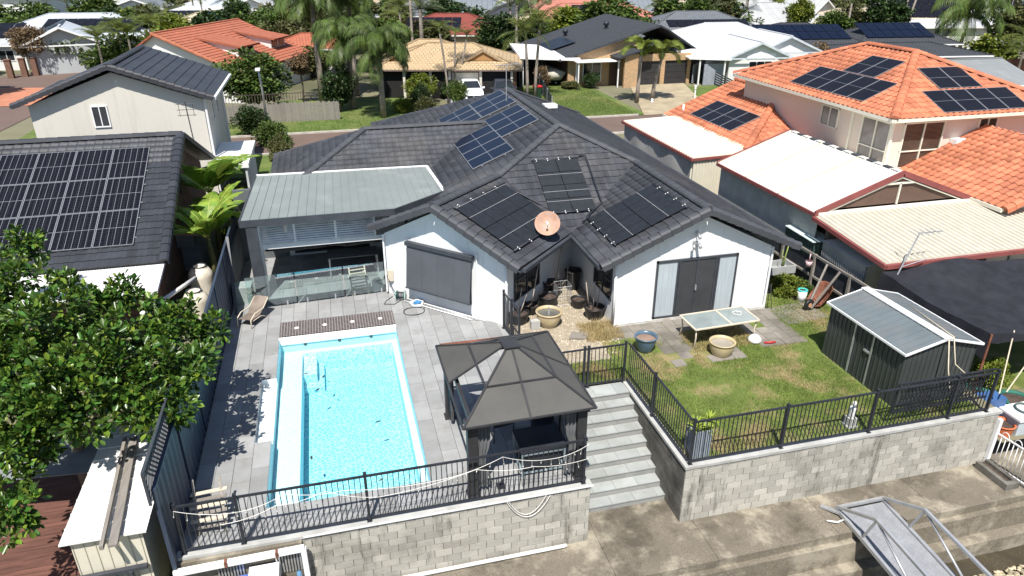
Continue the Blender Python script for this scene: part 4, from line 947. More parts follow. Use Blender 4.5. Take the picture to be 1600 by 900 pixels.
# dark-roofed brick house
lh = thing('house', 'brick house with dark tiled roof carrying a large black panel array', 'house', (-11,26,0)); m_brick = grid_mat('brown_brick', (.16,.075,.05), (.2,.16,.13), .24, .086, .008, .9, offset=.5, piece=.3, uv=True, bump=.3)
b = MB(); y0, y1, xw = 23.6, 35.0, -6.0
b.poly([(xw,y0,-.1),(xw,y1,-.1),(xw,y1,2.4),(xw,29.4,4.72),(xw,y0,2.4)], [(y0,0),(y1,0),(y1,2.5),(29.4,4.8),(y0,2.5)])
b.poly([(-22,y0,-.1),(xw,y0,-.1),(xw,y0,2.4),(-22,y0,2.4)], [(0,0),(16,0),(16,2.5),(0,2.5)]); part(lh, 'wall', b, m_brick)
m_tile2 = M('charcoal_roof_tile', (.034,.037,.045), .55, var=.14, scale=.9, piece=.2, bump=.05, spec=.4)
tile_slope(lh, [(-16,22.95,2.3),(-5.55,22.95,2.3),(-5.55,29.4,4.9),(-16,29.4,4.9)], m_tile2, .3, .33, WAVE, 300, stagger=0)
b = MB(); b.extr([(-16,29.4,4.87),(-5.55,29.4,4.87),(-5.55,35.8,2.3),(-16,35.8,2.3)], (0,0,-.06)); part(lh, 'roof_slope', b, m_tile2)
ridge_caps(lh, (-16,29.4,4.92), (-5.5,29.4,4.92), m_tile2, .16, .42); barge_tiles(lh, (-5.62,22.9,2.3), (-5.62,29.4,4.9), m_tile2, (1,0,0)); barge_tiles(lh, (-5.62,35.8,2.3), (-5.62,29.4,4.9), m_tile2, (1,0,0))
b = MB(); b.tube((-5.85,29.0,4.2),(-5.9,29.2,2.6),.04,6); part(lh, 'downpipe', b, m_char)
def onA(x, y): return Vector((x, y, 2.3+.403*(y-22.95)))
solar_array('large black panel array covering the dark roof at the far left', onA(-6.52-6*1.22,23.7), (1,0,0), (0,1,.403), 6, 3, 1.2, 1.75, m_cellk, m_frame, True, .022, bus=5)
aw = thing('awning', 'white corrugated awning at the eave of the dark-roofed brick house', 'awning', (-9,22.4,2))
m = MB(); n = 150
for i in range(n+1):
    x = -12+6.38*i/n; z = .016 if i % 2 else 0; m.v += [(x,23.1,2.22+z),(x,21.5,1.93+z),(x,23.1,2.2+z),(x,21.5,1.91+z)]
for i in range(n): a = i*4; m.f += [(a,a+1,a+5,a+4),(a+2,a+6,a+7,a+3)]
part(aw, 'roof_sheet', m, M('white_awning', (.72,.71,.69), .5, var=.05)); b = MB(); b.bar((-5.62,23.1,2.2),(-5.62,21.45,1.9),.1,.09); b.bar((-12,21.45,1.9),(-5.6,21.45,1.9),.08,.1); part(aw, 'fascia', b, m_whitep)
for x in (-5.75,-9): b = MB(); b.bar((x,21.6,-.05),(x,21.6,1.9),.08); part(aw, 'post', b, m_whitep)
m_tank = M('white_plastic_tank', (.68,.62,.52), .55, var=.06, dirt=(.4,.33,.24), dirt_amt=.5, dirt_scale=3)
for x, y, z, lab in ((-5.0,25.1,1.1,'white plastic tank with round lid further up the left fence'),(-4.93,23.2,1.0,'white plastic tank with round lid nearer the big tree')):
    t = thing('water_tank', lab, 'tank', (x,y,0), 0, 'white tanks behind the fence'); b = MB(); b.lathe([(.40,0),(.42,z*.3),(.40,z*.55),(.42,z*.72),(.4,z*.82),(.3,z*.97),(.24,z),(.24,z+.05),(.2,z+.05),(.19,z-.02),(.001,z-.02)], 24); part(t, 'body', b, m_tank, True, world=False)
    b = MB(); b.lathe([(.25,z+.055),(.25,z+.075),(.2,z+.075),(.2,z+.055)], 20); part(t, 'lid_ring', b, m_char, True, world=False)
b = MB(); b.path([(-6.2,21.6,1.15),(-5.6,22.6,1.2),(-4.95,23.95,1.2)], .07, 9); solo('overflow_pipe', b, m_whitep, 'thick white pipe slanting from the tree to the white tank', 'pipe', smooth=True)
b = MB(); b.box(-6.0,27.6,.0,-5.3,28.9,1.6); b.box(-5.98,27.0,1.2,-5.4,27.55,1.7); solo('water_heater', b, M('dim_grey_box', (.2,.22,.25), .6), 'grey unit standing against the brick wall behind the banana plants', 'unit')
b = MB(); b.extr([(-5.95,26.2,2.0),(-5.0,26.2,1.9),(-5.0,27.2,1.9),(-5.95,27.2,2.0)], (0,0,.04)); solo('wall_canopy', b, M('tan_canopy', (.45,.3,.22), .6), 'small tan canopy on the brick wall', 'canopy')
# beige two-storey house
bh = thing('house', 'beige two-storey house with black sheet roof at the upper left', 'house', (-9.4,40,0)); m_beige = M('beige_render', (.62,.59,.52), .85, var=.03, scale=.5, dirt=(.5,.47,.4), dirt_amt=.4, dirt_scale=.5, bump=.05, stain2=(.45,.42,.36), stain2_amt=.45, stain2_scale=.9, stain2_lo=.52, stain2_hi=.7, stain2_stretch=(2.5,2.5,.2))
gable_block(bh, (-13.1,36.95), (-5.72,36.95), (0,6.9), 4.9, 6.25, m_beige)
m_blk = M('black_roof_sheet', (.036,.038,.045), .5, var=.12, scale=.8, spec=.4, dirt=(.06,.06,.065), dirt_amt=.5, dirt_scale=.6)
for a, c in (((-5.2,36.72,4.98),(-9.4,36.72,6.55)),((-13.6,36.72,4.98),(-9.4,36.72,6.55))):
    a, c = Vector(a), Vector(c); L_ = Vector((0,8.0,0)); b = MB(); b.extr([a,c,c+L_,a+L_], (0,0,-.12)); rf_ = part(bh, 'roof_slope', b, m_blk)
    if a.x > -9:
        for k_ in range(10):
            f0 = k_/10; p = a+(c-a)*f0; b = MB(); b.extr([p+Vector((0,0,.035)), p+Vector((0,8.0,.035)), a+(c-a)*(f0+.103)+Vector((0,8.0,.005)), a+(c-a)*(f0+.103)+Vector((0,0,.005))], (0,0,-.012)); part(rf_, 'roof_course', b, m_blk)
    barge_tiles(bh, a, c, m_blk, (0,-1,0), 13)
ridge_caps(bh, (-9.4,36.6,6.57), (-9.4,44.2,6.57), m_blk, .16, .6)
for s_ in (-1,1): gutter(bh, (-9.4+s_*4.27,36.65,4.93), (-9.4+s_*4.27,44.2,4.93), m_whitep if s_ > 0 else m_char, .12, .12)
window(bh, (-10.58,36.95,3.8), (1,0,0), .7, 1.0, m_whitep, m_glassd, 2, .09)
for y in (39.3,41.0): window(bh, (-5.72,y,3.4), (0,1,0), .6, 1.1, m_whitep, m_glassd, 1, .06)
b = MB(); b.bar((-5.62,36.9,0),(-5.62,36.9,4.9),.09); part(bh, 'downpipe', b, m_whitep); b = MB(); b.bar((-5.64,43.6,0),(-5.64,43.6,4.9),.09); part(bh, 'downpipe', b, m_whitep)
t = thing('tv_antenna', 'dark television antenna in front of the beige two-storey wall', 'antenna', (-6.1,35.2,2.5)); b = MB(); b.tube((-6.1,35.2,2.3),(-6.2,35.2,5.1),.025,6); part(t, 'mast', b, m_char)
b = MB()
for z in (4.5,4.75,5.0): b.tube((-6.6,35.2,z),(-5.8,35.2,z),.015,4)
for x in (-6.5,-6.2,-5.9): b.tube((x,35.2,4.45),(x,35.2,5.05),.01,4)
part(t, 'elements', b, m_char)
t = thing('porch', 'flat white roofed porch beside the beige two-storey house', 'porch', (-4.8,38.5,0)); b = MB(); b.box(-5.7,35.4,1.85,-3.95,40.2,2.05); part(t, 'roof', b, m_whitep)
b = MB(); b.box(-4.15,35.5,-.05,-4.05,40,1.85); part(t, 'wall', b, M('porch_wall', (.5,.52,.54), .8))

# ================================================================ right neighbour
m_otile = M('orange_roof_tile', (.47,.16,.082), .75, var=.14, scale=.7, piece=.22, dirt=(.36,.13,.075), dirt_amt=.5, dirt_scale=.6, bump=.06)
m_pink = M('pale_pink_render', (.66,.56,.47), .85, var=.03, scale=.4, bump=.04); m_creamt = M('cream_trim', (.76,.72,.6), .5, var=.03); m_redt = M('maroon_trim', (.24,.07,.065), .5, var=.1)
rh = thing('house', 'pale pink two-storey house with orange tiled roof at the right', 'house', (27,30,0))
b = MB(); b.box(22.85,24.85,-.1,31.2,36.4,5.0); part(rh, 'wall', b, m_pink)
H0, H1, H2, H3 = Vector((22.4,24.4,5)), Vector((31.6,24.4,5)), Vector((31.6,36.9,5)), Vector((22.4,36.9,5)); K0, K1 = Vector((27,29.0,6.93)), Vector((27,32.3,6.93))
tile_slope(rh, [H0,H3,K1,K0], m_otile, .31, .36, BARREL, 60, stagger=0); tile_slope(rh, [H0,H1,K0], m_otile, .31, .36, BARREL, 60, stagger=0)
for q in ([H1,H2,K1,K0],[H2,H3,K1]): b = MB(); b.extr(q, (0,0,-.05)); part(rh, 'roof_slope', b, m_otile)
for a, c in ((H0,K0),(H1,K0),(K0,K1),(H3,K1)): ridge_caps(rh, a+up*.06, c+up*.06, m_otile, .17, .42)
for a, c in ((H0,H1),(H0,H3)): gutter(rh, a-up*.06, c-up*.06, m_creamt, .14, .14)
b = MB(); b.box(22.45,24.45,4.84,31.5,36.8,4.9); part(rh, 'soffit', b, m_creamt)
m_blindg = M('curtained_dark_glass', (.2,.18,.17), .12, var=.15, scale=1.2, spec=.6); m_bronze = M('bronze_glass', (.06,.045,.035), .08, var=.3, scale=.8, spec=.7)
window(rh, (23.4,24.85,2.75), (1,0,0), 2.05, 1.98, m_creamt, m_bronze, 2, .12, mull=.38)
window(rh, (22.85,26.65,2.75), (0,-1,0), 1.75, 1.98, m_creamt, m_blindg, 2, .12, mull=.38)
window(rh, (22.85,29.5,3.75), (0,-1,0), 1.25, .95, m_creamt, m_blindg, 2, .1); window(rh, (27.2,24.85,4.2), (1,0,0), 1.0, .55, m_creamt, m_bronze, 2, .1)
for x, y in ((22.83,24.83),(22.82,27.3)): b = MB(); b.bar((x,y,2),(x,y,4.85),.1); part(rh, 'downpipe', b, m_creamt)
t = thing('air_conditioner', 'white air conditioner unit on the pale pink upstairs wall', 'air conditioner', (26.3,24.65,3.3)); b = MB(); b.box(25.9,24.45,3.3,26.8,24.83,3.95); part(t, 'case', b, m_whitep)
b = MB(); b.lathe([(.24,0),(.24,.02),(.2,.02)], 20); 
for r_ in (.05,.1,.15,.2): b.lathe([(r_,.01),(r_+.012,.02)], 16)
x = put('fan_grille', b.mesh('fan_grille'), M('grille_grey', (.3,.3,.31), .6), t); x.matrix_basis = Matrix.Translation((-.05,-.2,.32)) @ Matrix.Rotation(R(90),4,'X')
b = MB(); b.bar((25.95,24.8,3.28),(25.95,24.5,3.28),.04); b.bar((26.75,24.8,3.28),(26.75,24.5,3.28),.04); part(t, 'bracket', b, m_whitep)
# its wings
Q0, Q1, Q2, Q3 = Vector((19.5,30.2,2.45)), Vector((19.5,39.3,2.45)), Vector((24,39.3,4.25)), Vector((24,34.7,4.25))
tile_slope(rh, [Q0,Q1,Q2,Q3], m_otile, .31, .36, BARREL, 60, stagger=0); tile_slope(rh, [Q0,Vector((22.84,30.2,2.45)),Vector((22.84,33.54,3.786))], m_otile, .31, .36, BARREL, 0, stagger=0)
ridge_caps(rh, Q0+up*.06, Q3+up*.06, m_otile, .17, .42); ridge_caps(rh, Q3+up*.06, Q2+up*.06, m_otile, .17, .42); gutter(rh, Q0-up*.06+Vector((-.05,0,0)), Q1-up*.06+Vector((-.05,0,0)), m_creamt, .13, .14)
b = MB(); b.box(19.95,30.7,-.1,24,39,2.4); part(rh, 'wall', b, m_pink); b = MB(); b.extr([Q1+Vector((.4,-.1,-.05)),Q2+Vector((0,-.1,-.05)),Vector((28,39.2,2.4))], (0,-.05,0)); b.extr([Q2,Vector((28.5,39.3,2.45)),Vector((28.5,34.7,2.45)),Q3], (0,0,-.05)); part(rh, 'rear_gable', b, m_otile)
T0, T1, T2, T3 = Vector((23.6,19.5,2.7)), Vector((23.6,24.85,2.7)), Vector((27.6,24.85,4.4)), Vector((27.6,19.5,4.4))
tile_slope(rh, [T0,T1,T2,T3], m_otile, .31, .36, BARREL, 90, stagger=0); barge_tiles(rh, T0, T3, m_otile, (0,-1,0)); gutter(rh, T0-up*.06+Vector((-.05,0,0)), T1-up*.06+Vector((-.05,0,0)), m_creamt, .13, .14)
b = MB(); b.extr([T3,T2,Vector((31.6,24.85,2.7)),Vector((31.6,19.5,2.7))], (0,0,-.05)); part(rh, 'roof_slope', b, m_otile); b = MB(); b.extr([(24,19.9,-.1),(31.2,19.9,-.1),(31.2,19.9,2.6),(27.6,19.9,4.2),(24,19.9,2.6)], (0,5,0)); part(rh, 'wall', b, m_pink)
def onP(x, y): return Vector((x, y, 5+.42*(x-22.4)))
def onF(x, y): return Vector((x, y, 5+.42*(y-24.4)))
solar_array('five panels low on the left slope of the orange roof', onP(24.5,26.9), (0,1,0), (-1,0,-.42), 5, 1, 1.07, 1.78, m_cellk, m_frame)
solar_array('two panels high on the left slope of the orange roof', onP(26.1,28.5), (0,1,0), (-1,0,-.42), 2, 1, 1.09, 1.68, m_cellk, m_frame)
solar_array('two panels high on the front slope of the orange roof', onF(26.0,26.15), (1,0,0), (0,1,.42), 2, 1, 1.12, 1.66, m_cellk, m_frame)
solar_array('four panels low on the front slope of the orange roof', onF(24.95,24.55), (1,0,0), (0,1,.42), 4, 1, 1.1, 1.6, m_cellk, m_frame)
solar_array('four panels on the low orange roof above the cream carport', Vector((21.85,32.9,2.45+.4*2.35)), (0,1,0), (-1,0,-.4), 4, 1, 1.09, 1.8, m_cellk, m_frame)
b = MB(); b.tube((20.2,38.3,2.6),(20.2,38.3,3.15),.06,8); solo('vent_pipe', b, m_whitep, 'short white vent pipe on the low orange roof', 'vent pipe', smooth=True)
# carport with shade-cloth side
cp = thing('carport', 'carport with cream ribbed roof and grey shade-cloth side', 'carport', (18,34,0)); b = MB(); b.extr([(16.4,29.7,2.42),(19.75,29.7,2.52),(19.75,38.2,2.52),(16.4,38.2,2.42)], (0,0,-.04)); rf_ = part(cp, 'roof', b, M('carport_sheet', (.45,.43,.36), .55, var=.1, scale=.6))
rb = MB(); rb.bar((0,0,.015),(3.35,0,.115),.09,.06); rbm = rb.mesh('roof_rib'); rbm.materials.append(m_creamt)
for k_ in range(34): piece(rf_, 'roof_rib', rbm, m_creamt, (16.4, 29.8+k_*.25, 2.435))
b = MB(); b.bar((16.36,29.65,2.36),(16.36,38.25,2.36),.08,.14); b.bar((16.36,29.66,2.36),(19.8,29.66,2.46),.06,.12); part(cp, 'fascia', b, m_redt)
m = MB(); n = 24
for i in range(n+1):
    y = 29.9+8.1*i/n; m.v += [(16.42+.05*math.sin(i*.9),y,2.3),(16.4+.1*math.sin(i*.6+1),y,1.0),(16.42+.04*math.sin(i*1.3),y,.05)]
for i in range(n):
    for j in range(2): a = i*3+j; m.f.append((a,a+3,a+4,a+1))
part(cp, 'shade_cloth', m, M('grey_shade_cloth', (.42,.41,.4), .85, var=.1, scale=1), True)
b = MB()
for k_ in range(20): x = 16.5+k_*.16; b.box(x,29.72,.0,x+.1,29.78,2.3); b.box(x+.1,29.74,.0,x+.16,29.77,2.3)
part(cp, 'end_screen', b, m_cream)
for y in (29.9,34,38): b = MB(); b.bar((16.5,y,0),(16.5,y,2.4),.08); part(cp, 'post', b, m_creamt)
# gabled patio roof
gp = thing('patio_roof', 'white gabled patio roof with maroon trim and brown screened gable', 'patio roof', (20.2,24,0)); m_wsheet = M('white_roof_panel', (.7,.68,.62), .5, var=.05, scale=.5, dirt=(.52,.48,.4), dirt_amt=.5, dirt_scale=.9, dirt_lo=.52, dirt_hi=.72, stretch=(.4,2,1))
for sg, xe in ((-1,16.75),(1,23.65)):
    for k_ in range(3):
        y0, y1 = 21.0+k_*2.34, 21.0+k_*2.34+2.3; b = MB(); b.extr([(xe,y0,2.65),(20.2,y0,3.9),(20.2,y1,3.9),(xe,y1,2.65)], (0,0,-.06)); part(gp, 'roof_sheet', b, m_wsheet)
        b = MB(); b.extr([(xe,y1-.02,2.668),(20.2,y1-.02,3.918),(20.2,y1+.06,3.918),(xe,y1+.06,2.668)], (0,0,-.06)); part(gp, 'roof_joint', b, M('beige_joint', (.5,.46,.33), .6))
    b = MB(); b.bar((xe,20.95,2.62),(20.2,20.95,3.88),.08,.2); part(gp, 'barge', b, m_redt); gutter(gp, (xe,20.9,2.57), (xe,28.05,2.57), m_redt, .1, .13)
    b = MB(); b.bar((xe,28.03,2.62),(20.2,28.03,3.88),.08,.15); part(gp, 'barge', b, m_redt)
for k_ in range(15): b = MB(); b.box(20.1,21.15+k_*.45,3.9,20.3,21.15+k_*.45+.36,3.93); part(gp, 'ridge_cap', b, m_char if k_ % 2 else m_wsheet)
b = MB(); b.extr([(17.4,21.03,2.72),(23.0,21.03,2.72),(20.2,21.03,3.72)], (0,.02,0)); part(gp, 'gable_screen', b, M('brown_screen', (.12,.075,.055), .7, var=.1))
b = MB(); b.bar((20.2,20.98,2.7),(20.2,20.98,3.5),.06); b.bar((19.6,20.98,3.5),(20.8,20.98,3.5),.06); b.bar((17.2,20.97,2.62),(20.2,20.97,3.72),.05); b.bar((23.2,20.97,2.62),(20.2,20.97,3.72),.05); part(gp, 'gable_trim', b, m_creamt)
b = MB(); b.box(16.85,20.9,2.2,23.55,21.0,2.66); part(gp, 'white_beam', b, m_wsheet)
m = MB(); n = 120
for i in range(n+1): y = 21.0+7*i/n; x = 16.95+(.02 if i % 2 else 0); m.v += [(x,y,0),(x,y,2.55)]
for i in range(n): a = i*2; m.f.append((a,a+2,a+3,a+1))
part(gp, 'side_wall', m, M('grey_corrugated', (.5,.5,.46), .6, var=.1))
b = MB(); b.box(17.2,27.6,0,23.4,27.9,2.6); part(gp, 'back_wall', b, m_pink)
# low skillion roof
sk = thing('skillion_roof', 'low cream ribbed roof with maroon gutter over the right neighbour terrace', 'patio roof', (21,19,0)); b = MB(); zs = lambda y: 2.2+(y-17.2)*.09
b.extr([(16.75,17.2,2.2),(32,17.2,2.2),(32,20.9,zs(20.9)),(16.75,20.9,zs(20.9))], (0,0,-.04)); m_skil = M('beige_ribbed_roof', (.4,.37,.3), .55, var=.08, scale=.5, dirt=(.26,.23,.18), dirt_amt=.5, dirt_scale=1.2, stretch=(4,.3,1)); rf_ = part(sk, 'roof', b, m_skil)
rb = MB(); rb.extr([(-.05,0,0),(.05,0,0),(.03,0,.07),(-.03,0,.07)], (0,3.7,.333)); rbm = rb.mesh('roof_rib'); m_srib = M('cream_rib', (.62,.58,.48), .5, var=.06); rbm.materials.append(m_srib)
for k_ in range(56): piece(rf_, 'roof_rib', rbm, m_srib, (16.9+k_*.235, 17.2, 2.2))
b = MB(); b.bar((16.7,17.13,2.13),(32,17.13,2.13),.12,.14); b.bar((16.68,17.1,2.13),(16.68,20.95,2.46),.1,.14); part(sk, 'gutter', b, m_redt)
for x in (18.2,20.3,21.9,24): b = MB(); b.bar((x,17.35,-.05),(x,17.35,2.1),.1); part(sk, 'post', b, m_creamt)
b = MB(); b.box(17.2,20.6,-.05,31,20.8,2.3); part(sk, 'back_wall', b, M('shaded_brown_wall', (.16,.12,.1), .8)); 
for x in (19,22.5,26): window(sk, (x,20.6,.2), (1,0,0), 2.4, 1.9, m_creamt, m_bronze, 2)
b = MB(); rect(b, 16.85, 40, 17.05, 20.6, .01); struct('terrace', b, M('terrace_paving', (.4,.36,.32), .8, var=.1))
t = thing('tv_antenna', 'bare television antenna leaning over the low cream roof', 'antenna', (16.9,16.95,1.6)); b = MB(); b.tube((16.75,16.85,1.4),(17.55,17.0,3.3),.025,6); b.tube((17.5,17.0,3.25),(18.5,17.1,3.2),.02,6); part(t, 'mast', b, m_galv)
b = MB()
for k_ in range(5): b.tube((17.3+k_*.2,16.8,3.25),(17.4+k_*.2,17.3,3.25),.01,4)
b.tube((17.1,16.9,2.2),(18.0,16.95,2.35),.015,4); part(t, 'elements', b, m_galv)
# little corrugated sheds on the boundary
def corr_shed(label, x0, x1, y0, y1, z, roofm, wallm):
    t = thing('lean_to_shed', label, 'shed', ((x0+x1)/2,(y0+y1)/2,0)); m = MB(); n = int((y1-y0)/.06)
    for i in range(n+1): y = y0+(y1-y0)*i/n; x = x0+(.03 if i % 2 else 0); m.v += [(x,y,0),(x,y,z)]
    for i in range(n): a = i*2; m.f.append((a,a+2,a+3,a+1))
    m.box(x0+.04,y0,0,x1,y0+.03,z); part(t, 'wall', m, wallm)
    m = MB(); n = int((x1-x0+.1)/.05)
    for i in range(n+1): x = x0-.05+(x1-x0+.1)*i/n; d_ = .015 if i % 2 else 0; m.v += [(x,y0-.06,z+.02+d_),(x,y1,z+.06+d_),(x,y0-.06,z+d_),(x,y1,z+.04+d_)]
    for i in range(n): a = i*4; m.f += [(a,a+4,a+5,a+1),(a+2,a+3,a+7,a+6),(a,a+2,a+6,a+4)]
    part(t, 'roof', m, roofm)
corr_shed('silver corrugated lean-to shed beside the boundary fence', 16.95, 17.75, 18.2, 20.5, 1.68, M('bare_zinc_roof', (.62,.62,.6), .45, var=.08), M('zinc_wall', (.42,.43,.42), .4, metal=.3, var=.1))
corr_shed('small pale green roofed shed behind the silver one', 16.7, 17.5, 20.7, 22.4, 1.6, M('pale_green_roof', (.5,.6,.58), .5), M('dark_green_wall', (.04,.07,.06), .6))
# ================================================================ right yard: paving, lawn, gravel
b = MB(); rect(b, 7.6, 16.3, 12.3, 19.15, .0); rect(b, 14.1, 16.3, 19.15, 25, .0); yard = struct('lawn', b, m_lawn)
b = MB(); b.poly([(5.05,16.1,-.004),(7.6,16.1,-.004),(7.6,16.7,-.004),(8.3,18.2,-.004),(8.4,19.3,-.004),(8.4,23.7,-.004),(5.05,20.2,-.004)]); struct('gravel_court', b, m_gravel)
b = MB(); b.poly([(5.05,16.1,.002),(7.6,16.1,.002),(7.6,17.1,.002),(5.05,17.4,.002)]); struct('lawn', b, m_lawn)
pv = MB(); pv.add([(.006,.006,-.03),(.994,.006,-.03),(.994,.994,-.03),(.006,.994,-.03),(.012,.012,0),(.988,.012,0),(.988,.988,0),(.012,.988,0)], [(0,3,2,1),(4,5,6,7),(0,1,5,4),(1,2,6,5),(2,3,7,6),(3,0,4,7)]); opm = pv.mesh('concrete_paver'); opm.materials.append(m_oldpave)
path = thing('garden_path', 'weathered square concrete paver path in front of the white gable', 'path', (11,17.8,0))
for i in range(18):
    for j in range(7):
        x, y = 7.65+i*.4, 16.35+j*.4; keep = (j >= 5) or (9.1 < x < 10.4 and j >= 0 and x-9.0 < (y-15.9)*1.2) or (10.3 < x < 11.6 and 0 <= j <= 1) or (12.3 < x < 13.9 and 1 <= j <= 4)
        if x < 8.4 and j >= 5: keep = x > 7.8
        if keep and random.random() > .06: piece(path, 'concrete_paver', opm, m_oldpave, (x, y, .012+random.uniform(-.008,.006)), random.uniform(-.02,.02), (.395,.395,1))
for j in range(3):
    for i in range(4): piece(path, 'concrete_paver', opm, m_oldpave, (14.1+i*.42, 17.9+j*.42+i*.05, .012), random.uniform(-.06,.06), (.4,.4,1))
# grass blades
def blades(name, n, sx, sy, keep, h0, h1, mat, w=.008, z=.0, label=None):
    rs = np.random.RandomState(11); x = rs.uniform(*sx, n); y = rs.uniform(*sy, n); k = np.array([keep(a, c) for a, c in zip(x, y)]); x, y = x[k], y[k]; n = len(x)
    a = rs.uniform(0, 6.283, n); h = rs.uniform(h0, h1, n); lx = rs.normal(0, .5, n)*h; ly = rs.normal(0, .5, n)*h; ww = w*rs.uniform(.6,1.5,n)
    V = np.zeros((n,3,3)); V[:,0] = np.stack([x-np.cos(a)*ww, y-np.sin(a)*ww, np.full(n,z)],1); V[:,1] = np.stack([x+np.cos(a)*ww, y+np.sin(a)*ww, np.full(n,z)],1); V[:,2] = np.stack([x+lx, y+ly, z+h],1)
    o = put(name, np_mesh(name, V.reshape(-1,3), np.arange(3*n).reshape(-1,3)), mat); o['kind'] = 'stuff'; return o
m_blade = M('grass_blade', (.18,.25,.05), .8, var=.25, scale=1.5, piece=.4, hue=.03, trans=.3, dirt=(.38,.3,.15), dirt_amt=.9, dirt_scale=.75, dirt_lo=.49, dirt_hi=.63)
m_dry = M('dry_grass', (.42,.33,.16), .85, var=.2, scale=2, piece=.3, trans=.2)
def patchy(x, y): return math.sin(x*1.3+y*.7)+math.sin(x*.6-y*1.9+2)+random.uniform(-1.6,1.6) > -1.1
onpath = lambda x, y: (y > 18.3 and x < 14) or (9.1 < x < 10.3 and y > 16.35 and x-9.0 < (y-15.9)*1.2) or (12.3 < x < 13.9 and 16.8 < y < 18.3) or (10.3 < x < 11.6 and 16.35 < y < 17.15)
blades('lawn_grass', 90000, (7.65,16.2), (12.4,19.0), lambda x, y: patchy(x, y) and not onpath(x, y) and not (13.9 < x < 16.4 and 12.9 < y < 16.2), .025, .085, m_blade, .007)
blades('lawn_grass', 14000, (5.1,7.6), (16.1,17.3), lambda x, y: patchy(x,y), .03, .1, m_blade, .007)
blades('lawn_grass', 9000, (14.1,16.2), (18.8,22), lambda x, y: patchy(x,y) and random.random() < .6, .03, .12, m_blade, .008)
blades('dry_weeds', 5000, (7.2,8.5), (18.4,19.6), lambda x, y: random.random() < .8-abs(x-7.8)*.8, .06, .25, m_dry, .007)
blades('dry_weeds', 4000, (10.2,12.4), (17.0,18.2), lambda x, y: patchy(x,y), .05, .16, m_dry, .007)
blades('dry_weeds', 2500, (7.7,10.6), (17.2,18.3), lambda x, y: math.sin(x*5)+math.sin(y*7+x) > .9, .04, .14, M('weed', (.26,.29,.06), .8, piece=.3, trans=.2), .007)
V, F = rocks(1500, lambda: rnd.uniform(5.3,8.3), lambda: rnd.uniform(17.6,23), lambda x, y: .0 if (x-y < -14.2-.6 or True) else 0, .012, .035)
ok = (V.reshape(-1,len(iv),3).mean(1)[:,1]-15.35 < V.reshape(-1,len(iv),3).mean(1)[:,0]); V3 = V.reshape(-1,len(iv),3)[ok]; F3 = np.concatenate([ifc+i*len(iv) for i in range(len(V3))])
o = put('courtyard_gravel', np_mesh('courtyard_gravel', V3.reshape(-1,3), F3), M('gravel_stone', (.5,.43,.32), .9, piece=.35, var=.2)); o['kind'] = 'stuff'

# ---------------------------------------------------------------- pots
def pot(label, x, y, r, h, mat, soil, z=0, group=None, base=.7, name='plant_pot', belly=0):
    t = thing(name, label, 'pot', (x,y,z), 0, group); b = MB()
    prof = [(.001,0),(r*base,0)]+[(r*(base+(1-base)*(k/6)+belly*math.sin(k/6*math.pi)), h*k/6) for k in range(1,7)]+[(r*1.06,h),(r*1.06,h+.03),(r*.92,h+.03),(r*.9,h*.86)]
    b.lathe(prof, 26); part(t, 'pot', b, mat, True, world=False); b = MB(); b.lathe([(.001,h*.87),(r*.9,h*.85)], 20); part(t, 'soil', b, soil, world=False); return t
m_soil = M('dark_soil', (.07,.05,.04), .95, var=.3, scale=8); m_pblk = M('black_plastic_pot', (.018,.018,.02), .45, var=.2); m_pblue = M('blue_glazed_pot', (.09,.15,.21), .3, var=.2, scale=3, dirt=(.05,.08,.12), dirt_amt=.7, dirt_scale=4)
m_ptan = M('tan_glazed_pot', (.5,.4,.23), .4, var=.12, scale=2.5, dirt=(.36,.34,.3), dirt_amt=.6, dirt_scale=3)
pot('blue glazed pot standing alone on the paver path', 8.75, 17.5, .34, .5, m_pblue, M('brown_pot_inside', (.25,.17,.13), .9), base=.55, belly=.06)
pot('pale tan round pot on the pavers in front of the glass table', 10.95, 16.75, .38, .42, m_ptan, M('grey_pot_inside', (.3,.27,.22), .9), base=.72, belly=.08)
t = pot('yellow tan bowl with a small fountain in the gravel court', 6.35, 19.85, .42, .5, m_ptan, M('pot_water', (.12,.12,.11), .2), base=.6, belly=.1)
b = MB(); b.lathe([(.05,.38),(.03,.5),(.012,.72),(.001,.75)], 8); part(t, 'fountain_jet', b, m_galv, True, world=False)
for x, y, r, h, lab in ((5.45,20.3,.34,.36,'black pot with bare sticks next to the side gate'),(6.05,20.85,.26,.3,'black pot with a thin leaning stem under the left courtyard window'),(6.75,21.2,.33,.4,'empty black pot in the middle of the gravel court'),(7.15,22.0,.33,.5,'tall black pot at the back of the gravel court'),(7.75,20.9,.26,.3,'small black pot left of the dry planted pot in the court'),(8.0,20.0,.34,.38,'black pot with bare trunks against the right court wall'),(8.05,22.4,.3,.7,'big dark bin in the shaded back corner of the court')):
    pot(lab, x, y, r, h, m_pblk, m_soil, 0, 'black pots in the gravel court', .75)
m_stick = M('bare_stick', (.36,.31,.26), .85, var=.15)
